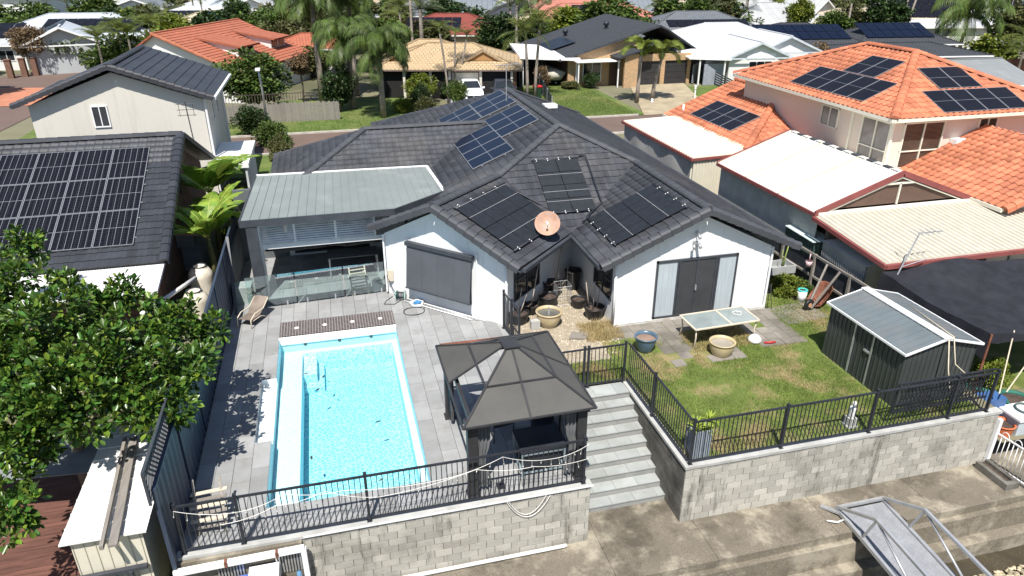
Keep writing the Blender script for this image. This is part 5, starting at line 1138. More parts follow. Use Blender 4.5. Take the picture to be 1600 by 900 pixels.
for lab, segs in (('bare pale sticks rising from the pot by the side gate', [((5.4,20.3,.3),(5.55,20.32,1.25)),((5.5,20.35,.3),(5.75,20.4,.95))]),('thin leaning bare stem under the left courtyard window', [((6.05,20.85,.25),(6.15,20.9,.9)),((6.15,20.9,.9),(6.3,21.0,1.7))]),
                  ('pale cut trunks in the pot against the right court wall', [((7.95,20.0,.3),(7.98,20.0,1.35)),((8.1,20.05,.3),(8.2,20.05,1.15)),((7.85,20.1,.3),(7.7,20.1,1.3))]),('tall thin bare stem at the back wall of the court', [((7.4,22.4,.4),(7.6,22.5,1.6)),((7.6,22.5,1.6),(7.45,22.5,2.2)),((7.6,22.5,1.5),(7.8,22.6,2.1))])):
    b = MB(); [b.tube(p, q, .026, 6, .016) for p, q in segs]; solo('bare_stem', b, m_stick, lab, 'plant', smooth=True)
t = thing('wire_cage', 'square wire plant cage with dry stalks in the gravel court', 'cage', (7.3,21.3,0)); b = MB()
for k_ in range(7):
    f_ = k_/6*.5-.25
    for a in ((f_,-.25),(f_,.25),(-.25,f_),(.25,f_)): b.tube((7.3+a[0],21.3+a[1],.02),(7.3+a[0],21.3+a[1],.75 if k_ % 6 else 1.25),.006,4)
for z in (.05,.4,.75):
    for p, q in (((-.25,-.25),(.25,-.25)),((.25,-.25),(.25,.25)),((.25,.25),(-.25,.25)),((-.25,.25),(-.25,-.25))): b.tube((7.3+p[0],21.3+p[1],z),(7.3+q[0],21.3+q[1],z),.006,4)
part(t, 'wire_frame', b, m_galv)
b = MB(); b.cbox(5.85,19.75,0,.3,.2,.3); solo('concrete_pier', b, m_concl, 'pale concrete block standing beside the yellow bowl', 'block')
b = MB(); b.add([(6.7,18.75,.01),(7.25,18.6,.01),(7.45,18.95,.01),(6.9,19.15,.01),(6.7,18.75,.06),(7.25,18.6,.06),(7.45,18.95,.06),(6.9,19.15,.06)], [(0,3,2,1),(4,5,6,7),(0,1,5,4),(1,2,6,5),(2,3,7,6),(3,0,4,7)]); solo('stepping_stone', b, m_oldpave, 'grey stepping stone lying in front of the yellow bowl', 'stone')

# ---------------------------------------------------------------- glass table, bag, statue, planter
t = thing('glass_table', 'long glass topped patio table on the pavers by the sliding door', 'table', (11.35,17.72,0), R(2)); w_, d_, h_ = 2.25, 1.0, .7
b = MB()
for y in (-d_/2,d_/2): b.bar((-w_/2,y,h_),(w_/2,y,h_),.05,.04)
for x in (-w_/2,w_/2): b.bar((x,-d_/2,h_),(x,d_/2,h_),.05,.04)
b.bar((.15,-d_/2,h_+.002),(.15,d_/2,h_+.002),.06,.035); part(t, 'frame', b, m_sand, world=False)
for x0, x1 in ((-w_/2+.02,.13),(.17,w_/2-.02)): b = MB(); b.box(x0,-d_/2+.02,h_-.005,x1,d_/2-.02,h_+.004); part(t, 'glass_top', b, M('frosted_table_glass', (.24,.28,.275), .15, var=.1, spec=.6), world=False)
for sx in (-1,1):
    for sy in (-1,1): b = MB(); b.path([(sx*(w_/2-.05),sy*(d_/2-.05),h_-.02),(sx*(w_/2-.09),sy*(d_/2-.08),.35),(sx*(w_/2-.03),sy*(d_/2-.04),0)], .026, 6); part(t, 'leg', b, m_sand, True, world=False)
b = MB(); b.path([(12.05+.14*math.cos(a)*(1+.2*math.sin(3*a)), 17.85+.14*math.sin(a), .72+.01*math.sin(5*a)) for a in np.linspace(0,12,30)], .012, 5); solo('coiled_cord', b, m_wire, 'white coiled cord on the glass table top', 'cord', smooth=True)
b = MB(); b.lathe([(.001,0),(.2,.02),(.22,.12),(.14,.22),(.05,.26),(.001,.27)], 12, (12.35,17.15,0)); solo('plastic_bag', b, m_whitep, 'crumpled white bag on the ground beside the glass table', 'bag', smooth=True)
b = MB(); b.path([(12.6,16.98,.03),(12.8,16.9,.06),(12.95,16.92,.04)], .035, 7); solo('red_tool', b, M('red_plastic', (.5,.03,.03), .5), 'red plastic tool beside the white bag', 'tool', smooth=True)
t = thing('garden_statue', 'small white statue on a plinth behind the lawn fence', 'statue', (12.35,12.6,0))
b = MB(); b.cbox(12.35,12.6,0,.3,.3,.05); b.cbox(12.35,12.6,.05,.22,.22,.22); part(t, 'plinth', b, m_concl); b = MB(); b.lathe([(.06,.27),(.09,.34),(.07,.44),(.1,.52),(.08,.6),(.035,.63),(.055,.68),(.045,.74),(.001,.77)], 12, (12.35,12.6,0)); part(t, 'figure', b, m_whitep, True)
t = thing('planter_box', 'tall grey slatted planter box inside the corner of the lawn fence', 'planter', (7.95,12.6,0)); b = MB(); b.box(7.74,12.4,.0,8.16,12.8,.74); part(t, 'liner', b, m_char)
for k_ in range(5):
    for a in ((7.715+k_*.09,12.375,7.79+k_*.09,12.4),(8.16,12.385+k_*.085,8.185,12.46+k_*.085),(7.715,12.41+k_*.08,7.74,12.48+k_*.08)): b = MB(); b.box(a[0],a[1],.0,a[2],a[3],.78); part(t, 'slat', b, M('grey_blue_slat', (.27,.31,.35), .6, piece=.1))
def rosette(label, x, y, z, n, l, mat, name='yucca', seed=1, droop=.5, w=.035, group=None):
    rs = random.Random(seed); t = thing(name, label, 'plant', (x,y,z), 0, group)
    for k_ in range(n):
        a = rs.uniform(0,6.28); e_ = rs.uniform(.15,1.3); L_ = l*rs.uniform(.7,1.1); m = MB(); pts = []
        for i in range(5):
            s_ = i/4; r_ = L_*s_*math.cos(e_); hh = L_*s_*math.sin(e_)-droop*L_*s_*s_*math.cos(e_); ww = w*(1-s_**2*.98); ca, sa = math.cos(a), math.sin(a)
            m.v += [(r_*ca-ww*sa, r_*sa+ww*ca, hh), (r_*ca, r_*sa, hh-ww*.35), (r_*ca+ww*sa, r_*sa-ww*ca, hh)]
        for i in range(4): q = i*3; m.f += [(q,q+1,q+4,q+3),(q+1,q+2,q+5,q+4)]
        part(t, 'leaf', m, mat, world=False)
    return t
m_yuc = M('lime_yucca_leaf', (.32,.4,.06), .5, var=.2, piece=.2, trans=.25)
rosette('lime green yucca on the left of the planter box', 7.85, 12.6, .75, 24, .42, m_yuc, seed=2); rosette('lime green yucca on the right of the planter box', 8.3, 12.75, .75, 22, .4, m_yuc, seed=3); rosette('smaller lime yucca between the two in the planter box', 8.05, 12.5, .74, 16, .3, m_yuc, seed=4)
rosette('grassy lime plant beyond the end of the lawn fence', 17.1, 13.0, -.6, 30, .75, m_yuc, seed=5, droop=.9, w=.02, name='grass_plant')

# ---------------------------------------------------------------- garden shed with tied roof
m_gsh = M('dark_green_grey_sheet', (.055,.062,.06), .45, var=.1, scale=1, spec=.4); m_shroof = M('grey_blue_shed_roof', (.13,.155,.165), .4, var=.08, scale=1, dirt=(.22,.19,.17), dirt_amt=.4, dirt_scale=1.2)
gs = thing('garden_shed', 'dark grey metal garden shed with white ridge, tied down with ropes', 'shed', (15.15,14.5,0)); X0, X1, Y0, Y1, ZE, ZR = 14.02, 16.3, 13.02, 16.05, 1.68, 2.0
b = MB(); xm = (X0+X1)/2; b.extr([(X0,Y0,0),(X1,Y0,0),(X1,Y0,ZE),(xm,Y0,ZR-.03),(X0,Y0,ZE)], (0,Y1-Y0,0)); part(gs, 'wall', b, m_gsh)
for k_ in range(15):
    x = X0+.08+k_*.155
    zt = ZE+(ZR-ZE)*(1-abs(x-xm)/(xm-X0))-.06; b = MB(); b.box(x,Y0-.016,0,x+.02,Y0+.005,zt); part(gs, 'wall_rib', b, m_gsh)
for k_ in range(18):
    y = Y0+.08+k_*.17; b = MB(); b.box(X0-.02,y,0,X0+.005,y+.03,ZE-.05); part(gs, 'wall_rib', b, m_gsh)
for xe in (X0-.1,X1+.1):
    b = MB(); b.extr([(xe,Y0-.08,ZE-.0),(xm,Y0-.08,ZR),(xm,Y1+.08,ZR),(xe,Y1+.08,ZE)], (0,0,.02)); rs_ = part(gs, 'roof_sheet', b, m_shroof)
    for k_ in range(13):
        y = Y0+.1+k_*.24; b = MB(); b.bar((xe,y,ZE+.025),(xm,y,ZR+.025),.05,.014); part(rs_, 'roof_rib', b, m_shroof)
    for y in (Y0-.09,Y1+.09): b = MB(); b.bar((xe,y,ZE+.01),(xm,y,ZR+.01),.03,.06); part(gs, 'roof_edge', b, m_whitep)
    b = MB(); b.bar((xe,Y0-.1,ZE+.01),(xe,Y1+.1,ZE+.01),.03,.06); part(gs, 'roof_edge', b, m_whitep)
b = MB(); b.bar((xm,Y0-.12,ZR+.035),(xm,Y1+.12,ZR+.035),.24,.03); part(gs, 'ridge_cap', b, m_whitep)
for y in (14.9,14.15): b = MB(); b.box(X0-.03,y-.03,.02,X0-.0,y+.03,ZE-.05); part(gs, 'door_edge', b, m_galv)
b = MB(); b.box(X0-.05,14.2,1.0,X0-.01,14.42,1.06); part(gs, 'door_latch', b, m_galv)
m_rope = M('beige_rope', (.55,.48,.36), .8)
for lab, pts in (('left rope tied from the shed ridge to the lawn fence', [(xm-.05,Y0-.15,ZR+.04),(xm-.1,12.6,1.3),(xm-.25,12.25,.9)]),('right rope hanging from the shed ridge to the lawn fence', [(16.0,15.3,ZE+.12),(xm+.15,Y0-.1,ZR+.06),(xm+.2,12.7,1.35),(xm+.4,12.25,1.1)])):
    b = MB(); b.path(pts, .016, 6); solo('rope', b, m_rope, lab, 'rope', 'ropes tying down the shed', smooth=True)
# dark mesh leaning on the fence
t = thing('mesh_screen', 'black ornamental mesh screen leaning inside the lawn fence by the shed', 'screen', (14.6,12.4,0)); b = MB()
for k_ in range(24):
    x = 13.32+k_*.108; b.bar((x,12.34,.45),(x+.42,12.3,1.28),.014,.026); b.bar((x+.42,12.35,.45),(x,12.31,1.28),.014,.022)
x_ = part(t, 'lattice_slats', b, m_black); x_['kind'] = 'stuff'; b = MB()
for p, q in (((13.3,12.33,.42),(16.3,12.33,.42)),((13.3,12.3,1.3),(16.3,12.3,1.3)),((13.3,12.33,.42),(13.3,12.3,1.3))): b.bar(p,q,.04,.04)
part(t, 'frame', b, m_black)
# shade-cloth tent
tn = thing('shade_tent', 'large black shade-cloth canopy behind the garden shed', 'canopy', (19,15.3,0)); m = MB(); nx, ny = 26, 16
def tz(u_, v_):
    z = 1.55+.45*v_+.25*math.exp(-((u_-.38)/.16)**2-((v_-1)/.35)**2)-.12*math.sin(math.pi*u_*2)**2*(1-v_)-.1*math.sin(v_*math.pi)
    return z+.015*math.sin(u_*23+v_*9)+.012*math.sin(v_*31-u_*7)
for i in range(nx+1):
    for j in range(ny+1):
        u_, v_ = i/nx, j/ny; x = 16.55+.75*(1-v_)+u_*(6.5-.7*(1-v_)); y = 13.5+v_*3.6-.35*u_*v_; m.v.append((x,y,tz(u_,v_)))
for i in range(nx):
    for j in range(ny): a = i*(ny+1)+j; m.f.append((a,a+ny+1,a+ny+2,a+1))
m_shade = M('black_shade_cloth', (.022,.023,.029), .7, var=.2, scale=2.5, spec=.2, bump=.05, bscale=90)
part(tn, 'canopy_cloth', m, m_shade, True); m = MB()
for i in range(ny+1): v_ = i/ny; x = 16.55+.75*(1-v_); y = 13.5+v_*3.6; m.v += [(x,y,tz(0,v_)),(x-.06-.03*math.sin(i*1.7),y,.75+.12*math.sin(i*.9))]
for i in range(ny): a = i*2; m.f.append((a,a+1,a+3,a+2))
off = len(m.v)
for i in range(nx+1): u_ = i/nx; x = 17.3+u_*5.8; y = 13.5; m.v += [(x,y,tz(u_,0)),(x,y-.05-.03*math.sin(i*1.9),tz(u_,0)-.25-.05*math.sin(i))]
for i in range(nx): a = off+i*2; m.f.append((a,a+2,a+3,a+1))
part(tn, 'hanging_cloth', m, m_shade, True)
for x, y, z in ((16.6,17.0,1.95),(17.3,13.5,1.55),(20,17,2.0),(22.8,13.5,1.5)): b = MB(); b.tube((x,y,-.9),(x,y,z),.035,8); part(tn, 'pole', b, m_rust)
for lab, p, q in (('pale stay rope on the left of the canopy garden', (17.1,12.6,.2),(18.2,13.6,1.5)),('long pale stay rope crossing the canopy garden', (17.2,12.5,.3),(19.6,13.6,1.45))): b = MB(); b.tube(p,q,.018,6); solo('stay_rope', b, m_rope, lab, 'rope')
b = MB(); rect(b, 16.85, 30, 13.9, 16.9, -.88); struct('lawn', b, m_lawn)
for x, y, r_, lab in ((17.6,13.3,.55,'green grow bag nearest the fence end'),(18.4,13.0,.5,'green grow bag further right in the canopy garden'),(17.3,14.2,.4,'green grow bag half hidden behind the rusty pole')):
    pot(lab, x, y, r_, .4, M('green_bag', (.02,.12,.09), .7), m_soil, -.9, 'green grow bags', .9, 'grow_bag')
b = MB(); b.box(16.85,12.7,-.9,17.6,13.15,-.1); solo('blue_tub', b, M('blue_tub', (.05,.12,.28), .5), 'blue plastic tub behind the end of the lawn fence', 'tub')
# boundary fence, wheelbarrow, bucket, trough
bf = thing('boundary_fence', 'low dark timber and mesh fence along the right boundary', 'fence', (16.45,20.5,0))
for y0 in (16.4,18.3,20.2,22.1): b = MB(); b.cbox(16.5,y0,0,.1,.1,1.35); part(bf, 'post', b, m_wood)
for z in (.5,1.3): b = MB(); b.bar((16.5,16.3,z),(16.5,28.5,z),.06,.08); part(bf, 'rail', b, m_wood)
b = MB(); b.box(16.53,16.4,.03,16.56,28.4,1.15); part(bf, 'dark_mesh', b, M('dark_fence_mesh', (.025,.03,.04), .8, var=.3, scale=5))
t = thing('wheelbarrow', 'rusty red wheelbarrow tipped up against the boundary fence', 'wheelbarrow', (15.65,18.75,0))
m = MB(); n = 14
ax = [Vector((15.95,18.9,.42)), Vector((.62,.1,.78)).normalized(), Vector((-.78,-.1,.62)).normalized(), Vector((-.12,1,0)).normalized()]
for j, (r_, h_) in enumerate(((.16,-.28),(.24,-.22),(.36,.02),(.4,.05),(.37,.04),(.23,-.19),(.001,-.24))):
    for k_ in range(n): a = 2*math.pi*k_/n; sq = 1/max(abs(math.cos(a))**.7, abs(math.sin(a))**.7, .75); m.v.append(tuple(ax[0]+ax[1]*(r_*1.25*math.cos(a)*sq)+ax[3]*(r_*.9*math.sin(a)*sq)+ax[2]*h_))
for j in range(6):
    for k_ in range(n): k2 = (k_+1) % n; m.f.append((j*n+k_,j*n+k2,(j+1)*n+k2,(j+1)*n+k_))
part(t, 'tray', m, m_rust, True)
for dy in (-.24,.24): b = MB(); b.bar((15.42,18.68+dy*.35,.1),(16.22,18.85+dy*1.4,1.42),.06,.05); part(t, 'handle', b, m_wood)
b = MB(); b.lathe([(.07,-.05),(.13,-.06),(.2,-.045),(.21,0),(.2,.045),(.13,.06),(.07,.05)], 20); wh = put('wheel', b.mesh('wheel', True), m_pblk, t); wh.matrix_basis = Matrix.Translation((-.28,-.08,.21)) @ Matrix.Rotation(R(12),4,'Z') @ Matrix.Rotation(R(90),4,'X')
b = MB(); b.lathe([(.001,.055),(.11,.05),(.11,-.05),(.001,-.055)], 14); x_ = put('rim', b.mesh('rim'), M('rim_orange', (.55,.3,.15), .6), wh)
b = MB(); b.path([(15.4,18.75,.22),(15.7,18.9,.3),(16.0,18.7,.0)], .02, 6); part(t, 'leg', b, m_rust, True)
t = thing('bucket', 'white drum with turquoise rim beside the wheelbarrow', 'bucket', (15.55,19.35,0)); b = MB(); b.lathe([(.001,0),(.15,0),(.17,.42),(.16,.42),(.14,.1)], 18); part(t, 'body', b, m_whitep, True, world=False); b = MB(); b.lathe([(.165,.42),(.18,.43),(.175,.46),(.11,.46),(.11,.43)], 18); part(t, 'rim', b, M('turquoise_plastic', (.08,.5,.45), .5), True, world=False)
b = MB(); b.lathe([(.001,0),(.09,0),(.12,.22),(.11,.22)], 14, (16.35,20.3,.85)); b.tube((16.35,20.3,1.05),(16.36,20.3,1.35),.02,6); solo('hanging_pot', b, M('pink_plastic', (.62,.45,.47), .5), 'pale pink pot hanging on the boundary fence', 'pot', smooth=True)
t = thing('trough', 'old grey laundry trough on legs planted with a stalk', 'planter', (15.6,21.1,0)); b = MB(); zt = .72
for a in ((15.05,20.75,15.1,21.4),(16.15,20.75,16.2,21.4),(15.1,20.75,16.15,20.8),(15.1,21.35,16.15,21.4)): b.box(a[0],a[1],.42,a[2],a[3],zt)
b.box(15.1,20.8,.42,16.15,21.35,.5); part(t, 'basin', b, M('grey_trough', (.36,.37,.37), .7, var=.12))
for x in (15.1,16.15):
    for y in (20.8,21.35): b = MB(); b.bar((x,y,0),(x,y,.42),.06); part(t, 'leg', b, m_galv)
b = MB(); b.path([(15.9,21.1,.5),(15.92,21.1,1.0),(16.0,21.1,1.55)], .03, 6, [.04,.03,.015]); solo('tall_stalk', b, M('green_stalk', (.25,.33,.08), .6), 'tall yellow-green stalk growing in the grey trough', 'plant', smooth=True)
b = MB(); b.path([(15.9,21.05,.5),(15.75,21.05,.9),(15.7,21.0,1.3)], .02, 6, [.03,.02,.01]); solo('short_stalk', b, M('green_stalk', (.25,.33,.08), .6), 'shorter stalk leaning left in the grey trough', 'plant', smooth=True)
b = MB(); b.path([(14.05,19.1,.02),(14.02,19.15,.9),(14.04,19.1,.95),(14.1,19.08,.5),(14.15,19.0,.04)], .012, 6); solo('wall_hose', b, m_char, 'thin grey hose on the right corner of the white gable', 'hose', smooth=True)

# ---------------------------------------------------------------- by the canal
ga = thing('gangway', 'aluminium gangway with truss sides leading down from the walkway', 'gangway', (12.1,10,-1.6))
def gzz(y): return -1.58-(11.4-y)*.085
b = MB(); b.extr([(11.5,11.35,gzz(11.35)),(12.75,11.35,gzz(11.35)),(12.75,3,gzz(3)),(11.5,3,gzz(3))], (0,0,-.05)); part(ga, 'deck_plate', b, M('speckled_deck', (.33,.34,.36), .8, var=.15, scale=4, fine=.55, bscale=55, bump=.2))
for x in (11.45,12.8):
    b = MB(); b.bar((x,11.45,gzz(11.45)),(x,3,gzz(3)),.08,.1); part(ga, 'bottom_chord', b, m_alu); b = MB(); b.bar((x,11.4,gzz(11.4)+.08),(x,10.2,gzz(10.2)+.85),.07,.07); b.bar((x,10.2,gzz(10.2)+.85),(x,3,gzz(3)+.85),.07,.07); part(ga, 'top_chord', b, m_alu)
    for y0 in (10.2,8.2,6.2):
        b = MB(); b.bar((x,y0,gzz(y0)+.82),(x,y0+.25,gzz(y0+.25)+.05),.05,.05); part(ga, 'post', b, m_alu); b = MB(); b.tube((x,y0-.02,gzz(y0)+.82),(x,y0-1.7,gzz(y0-1.7)+.05),.028,8); part(ga, 'diagonal', b, m_alu, True)
b = MB(); b.bar((11.42,11.42,gzz(11.4)+.05),(12.83,11.42,gzz(11.4)+.05),.07,.08); part(ga, 'end_bar', b, m_alu); b = MB(); b.bar((11.2,11.7,-1.67),(11.45,11.3,-1.6),.12,.05); part(ga, 'hinge_plate', b, m_alu)
b = MB(); b.path([(11.0,11.2,-1.66),(11.2,11.05,-1.62),(11.4,11.1,-1.64)], .025, 6); solo('mooring_rope', b, m_whitep, 'short white rope beside the gangway hinge', 'rope', smooth=True)
wg = thing('white_gate', 'white tubular gate with looped top at the right end of the walkway', 'gate', (17.2,11.5,WZ)); gx = lambda s_: Vector((16.75+s_*.12, 12.0-s_*1.0, 0))
b = MB(); b.cbox(16.72,12.05,WZ,.1,.1,1.5); part(wg, 'post', b, m_whitep); b = MB(); p = gx(2.2); b.cbox(p.x,p.y,WZ,.08,.08,1.3); part(wg, 'post', b, m_whitep)
for z in (.12,1.05): b = MB(); b.bar(gx(0)+up*(WZ+z), gx(2.2)+up*(WZ+z), .035,.035); part(wg, 'rail', b, m_whitep)
lp = MB(); lp.tube((0,0,.12),(0,0,1.05),.011,6); lpm = lp.mesh('bar', True); lpm.materials.append(m_whitep)
for k_ in range(1,19): piece(wg, 'bar', lpm, m_whitep, gx(k_*.115)+up*WZ)
for k_ in range(6): b = MB(); c_ = gx(.15+k_*.35); b.path([c_+(gx(1)-gx(0)).normalized()*(.1*math.cos(a)+.05)+up*(WZ+1.07+.14*math.sin(a)) for a in np.linspace(0,math.pi,9)], .011, 5); part(wg, 'loop', b, m_whitep, True)
t = thing('brick_planter', 'long low dark brick planter at the end of the block wall', 'planter', (16.55,11.6,WZ)); b = MB()
for a in ((16.3,11.0,16.42,12.0),(16.62,11.0,16.74,12.0),(16.42,11.0,16.62,11.12)): b.box(a[0],a[1],WZ,a[2],a[3],WZ+.2)
part(t, 'kerb', b, m_blockd); b = MB(); b.box(16.42,11.12,WZ,16.62,12.0,WZ+.12); part(t, 'soil', b, m_soil)
pot('orange terracotta planter behind the white gate', 17.2, 12.3, .3, .4, M('terracotta_pot', (.55,.15,.06), .7), m_soil, -1.0, base=.8)
t = thing('white_table', 'white bench with grey glass ring on top beyond the white gate', 'table', (17.75,12.35,-1.0)); b = MB(); b.box(17.4,12.0,-.42,18.6,12.75,-.36); part(t, 'table_top', b, m_whitep); b = MB(); b.box(17.45,12.05,-.95,18.5,12.7,-.43); part(t, 'cabinet', b, M('pale_grey_cabinet', (.45,.5,.52), .6)); b = MB(); b.lathe([(.26,0),(.29,.03),(.26,.06),(.23,.03),(.26,0)], 22, (18.0,12.4,-.34)); part(t, 'ring', b, M('dark_ring', (.08,.12,.11), .5), True)
# under the left wall: white beam, slat screens, boxes
t = thing('boat_lift_beam', 'white steel beam frame below the pool fence at the left', 'steel frame', (-2.6,11.9,-.1)); b = MB(); b.bar((-4.0,11.85,-.12),(-1.45,11.88,-.1),.1,.12); part(t, 'beam', b, m_whitep); b = MB(); b.bar((-1.47,11.88,-.1),(-1.47,11.88,-1.68),.11,.1); part(t, 'post', b, m_whitep)
for x in (-3.0,-2.0): b = MB(); b.cbox(x,11.84,-.16,.05,.12,.14); part(t, 'bracket', b, m_rust)
b = MB(); b.box(-4.0,12.0,WZ,-1.5,12.1,-.05); part(rw, 'concrete_panel', b, m_conc)
for x0, lab in ((-3.2,'grey slatted vent under the left part of the white beam'),(-2.05,'grey slatted vent under the right part of the white beam')):
    t = thing('slat_vent', lab, 'vent', (x0,11.97,-.6), 0, 'slatted vents under the beam')
    for k_ in range(9): b = MB(); b.bar((x0+k_*.06,11.97,-.75),(x0+k_*.06,11.97,-.2),.03,.03); part(t, 'slat', b, m_galv)
b = MB(); b.box(-2.6,11.55,-.75,-2.0,11.95,-.42); b.box(-2.55,11.58,-.95,-2.05,11.92,-.75); solo('wall_unit', b, m_whitep, 'white box unit mounted under the white beam', 'unit')
b = MB(); b.box(-2.85,11.65,-.8,-2.62,11.9,-.55); solo('blue_box', b, M('blue_label_box', (.1,.16,.5), .5), 'small blue and white box left of the white unit', 'box')
b = MB(); b.tube((-1.6,11.75,-1.6),(-1.62,11.75,-.6),.05,8); solo('blue_pipe', b, M('blue_pipe', (.1,.22,.36), .5), 'blue pipe beside the white steel post', 'pipe', smooth=True)
t = thing('wooden_crates', 'jumbled timber slats and chair parts in the fence corner by the pool', 'crates', (-3.3,13.0,0))
for k_ in range(6): b = MB(); b.bar((-3.75,12.75+k_*.11,.15+k_*.09),(-3.0,12.7+k_*.12,.2+k_*.09),.1,.02); part(t, 'slat', b, m_sand if k_ % 2 else m_wood)
for x in (-3.6,-3.05): b = MB(); b.bar((x,12.7,0),(x-.1,13.5,.85),.05,.05); part(t, 'upright', b, m_wood)
# ================================================================ vegetation
rs = np.random.RandomState(5)
def leaves(C, D, L, W, rs, fold=.25, bend=.2):
    """N leaves: base points C, directions D (N,3), lengths L, widths W -> folded six-point blades"""
    n = len(C); D = D/np.linalg.norm(D, axis=1, keepdims=True); ref = rs.normal(size=(n,3)); ref[:,2] = np.abs(ref[:,2])+.6
    S = np.cross(D, ref); S /= np.linalg.norm(S, axis=1, keepdims=True)+1e-9; U = np.cross(S, D); L = L[:,None]; W = W[:,None]
    P = [C, C+D*L*.35+S*W*.42+U*W*fold*.4, C+D*L*.72+S*W*.5+U*(W*fold*.5-L*bend*.3), C+D*L-U*L*bend, C+D*L*.72-S*W*.5+U*(W*fold*.5-L*bend*.3), C+D*L*.35-S*W*.42+U*W*fold*.4]
    V = np.stack(P, 1).reshape(-1,3); b = np.arange(n)[:,None]*6; F = np.concatenate([b+np.array([[0,1,2,3]]), b+np.array([[0,3,4,5]])], 1).reshape(-1,4); return V, F
def shell(n, c, r, rs, lo=.5):
    d = rs.normal(size=(n,3)); d /= np.linalg.norm(d, axis=1, keepdims=True); return c+d*(r*rs.uniform(lo,1,(n,1))), d
m_ficus = M('glossy_dark_leaf', (.058,.12,.018), .32, var=.3, scale=3, piece=.55, hue=.025, trans=.22, spec=.45)
m_ficusy = M('glossy_lime_leaf', (.17,.25,.03), .32, var=.2, piece=.3, hue=.02, trans=.3, spec=.45)
m_bark = M('grey_brown_bark', (.16,.125,.095), .9, var=.25, scale=6, bump=.5, bscale=18)
TC = [(-8.6,20.91,3.9,.7),(-8.47,19.41,3.4,1.0),(-6.84,16.65,3.4,1.2),(-6.35,18.15,3.1,.8),(-5.75,18.68,3.1,.6),(-4.83,16.74,3.0,1.0),(-4.09,17.27,2.8,.75),(-3.41,17.23,2.6,.42),(-5.46,15.06,3.1,1.2),(-4.39,14.88,2.8,.9),(-3.75,15.18,2.6,.65),(-6.56,14.63,2.9,1.2),(-5.39,14.21,2.5,.9),(-4.49,14.15,2.3,.6),(-7.06,14.06,2.1,.9),(-6.86,12.87,1.4,.8),(-7.36,20.0,3.1,.5),(-6.17,14.23,2.3,.8),(-6.7,14.37,1.8,.6),(-7.35,15.66,3.2,1.1),(-8.16,15.29,2.9,1.4),(-9.51,19.13,3.2,1.3),(-3.58,16.22,2.4,.4),(-3.96,14.28,2.2,.45)]
t = thing('broadleaf_tree', 'large dark glossy-leaved tree overhanging the left fence', 'tree', (-6.6,15.9,-1.1))
cs = []; ds = []
for x, y, z, r in TC:
    n = int(1050*r*r)+120; sub = int(30*r*r)+8
    for _ in range(sub):
        d = rs.normal(size=3); d /= np.linalg.norm(d); c = np.array([x,y,z])+d*r*rs.uniform(.3,.95)*np.array([1,1,.8]); k = n//sub+6; twig = rs.normal(size=3)*.6+d+np.array([0,0,.5])
        P, dd = shell(k, c, .17, rs, .1); cs.append(P); ds.append(dd*.9+twig[None]*.55+rs.normal(size=(k,3))*.25)
cs = np.concatenate(cs); ds = np.concatenate(ds); n = len(cs); Ls = rs.uniform(.08,.21,n); Ws = Ls*rs.uniform(.42,.58,n)
camd = np.linalg.norm(cs-np.array([0,0,11.2]), axis=1); order = np.argsort(camd-rs.uniform(0,6,n)); ind = order[:240]; mask = np.ones(n, bool); mask[ind] = False
young = mask & (rs.uniform(size=n) < .14); mask &= ~young
for nm_, mk_, mt_ in (('crown', mask, m_ficus), ('young_leaves', young, m_ficusy)):
    V, F = leaves(cs[mk_], ds[mk_], Ls[mk_], Ws[mk_], rs); o = put(nm_, np_mesh(nm_, V, F), mt_, t); o['kind'] = 'stuff'; o.location = (6.6,-15.9,1.1)
lv = []
for q in range(6): V, F = leaves(np.zeros((1,3)), np.array([[1,0,.05]]), np.array([.22]), np.array([.115]), rs, .3, .18); me = np_mesh('leaf', V, F); me.materials.append(m_ficusy if q < 2 else m_ficus); lv.append(me)
for i in ind:
    o = put('leaf', lv[i % 6], None, t); o.matrix_basis = Matrix.Translation(Vector(cs[i])-Vector((-6.6,15.9,-1.1))) @ Vector(ds[i]).to_track_quat('X','Z').to_matrix().to_4x4()
b = MB(); b.path([(-6.6,15.9,-1.1),(-6.7,16.0,.2),(-6.5,15.9,1.3),(-6.3,15.7,2.2)], .2, 9, [.22,.18,.15,.1]); part(t, 'trunk', b, m_bark, True)
for q in range(9):
    x, y, z, r = TC[(q*5+1) % len(TC)]; b = MB(); a = Vector((-6.55,15.95,.5+.15*q)); e_ = Vector((x,y,z)); b.path([a, a.lerp(e_,.5)+Vector((0,0,.25)), e_], .06, 6, [.1,.06,.02]); part(t, 'branch', b, m_bark, True)
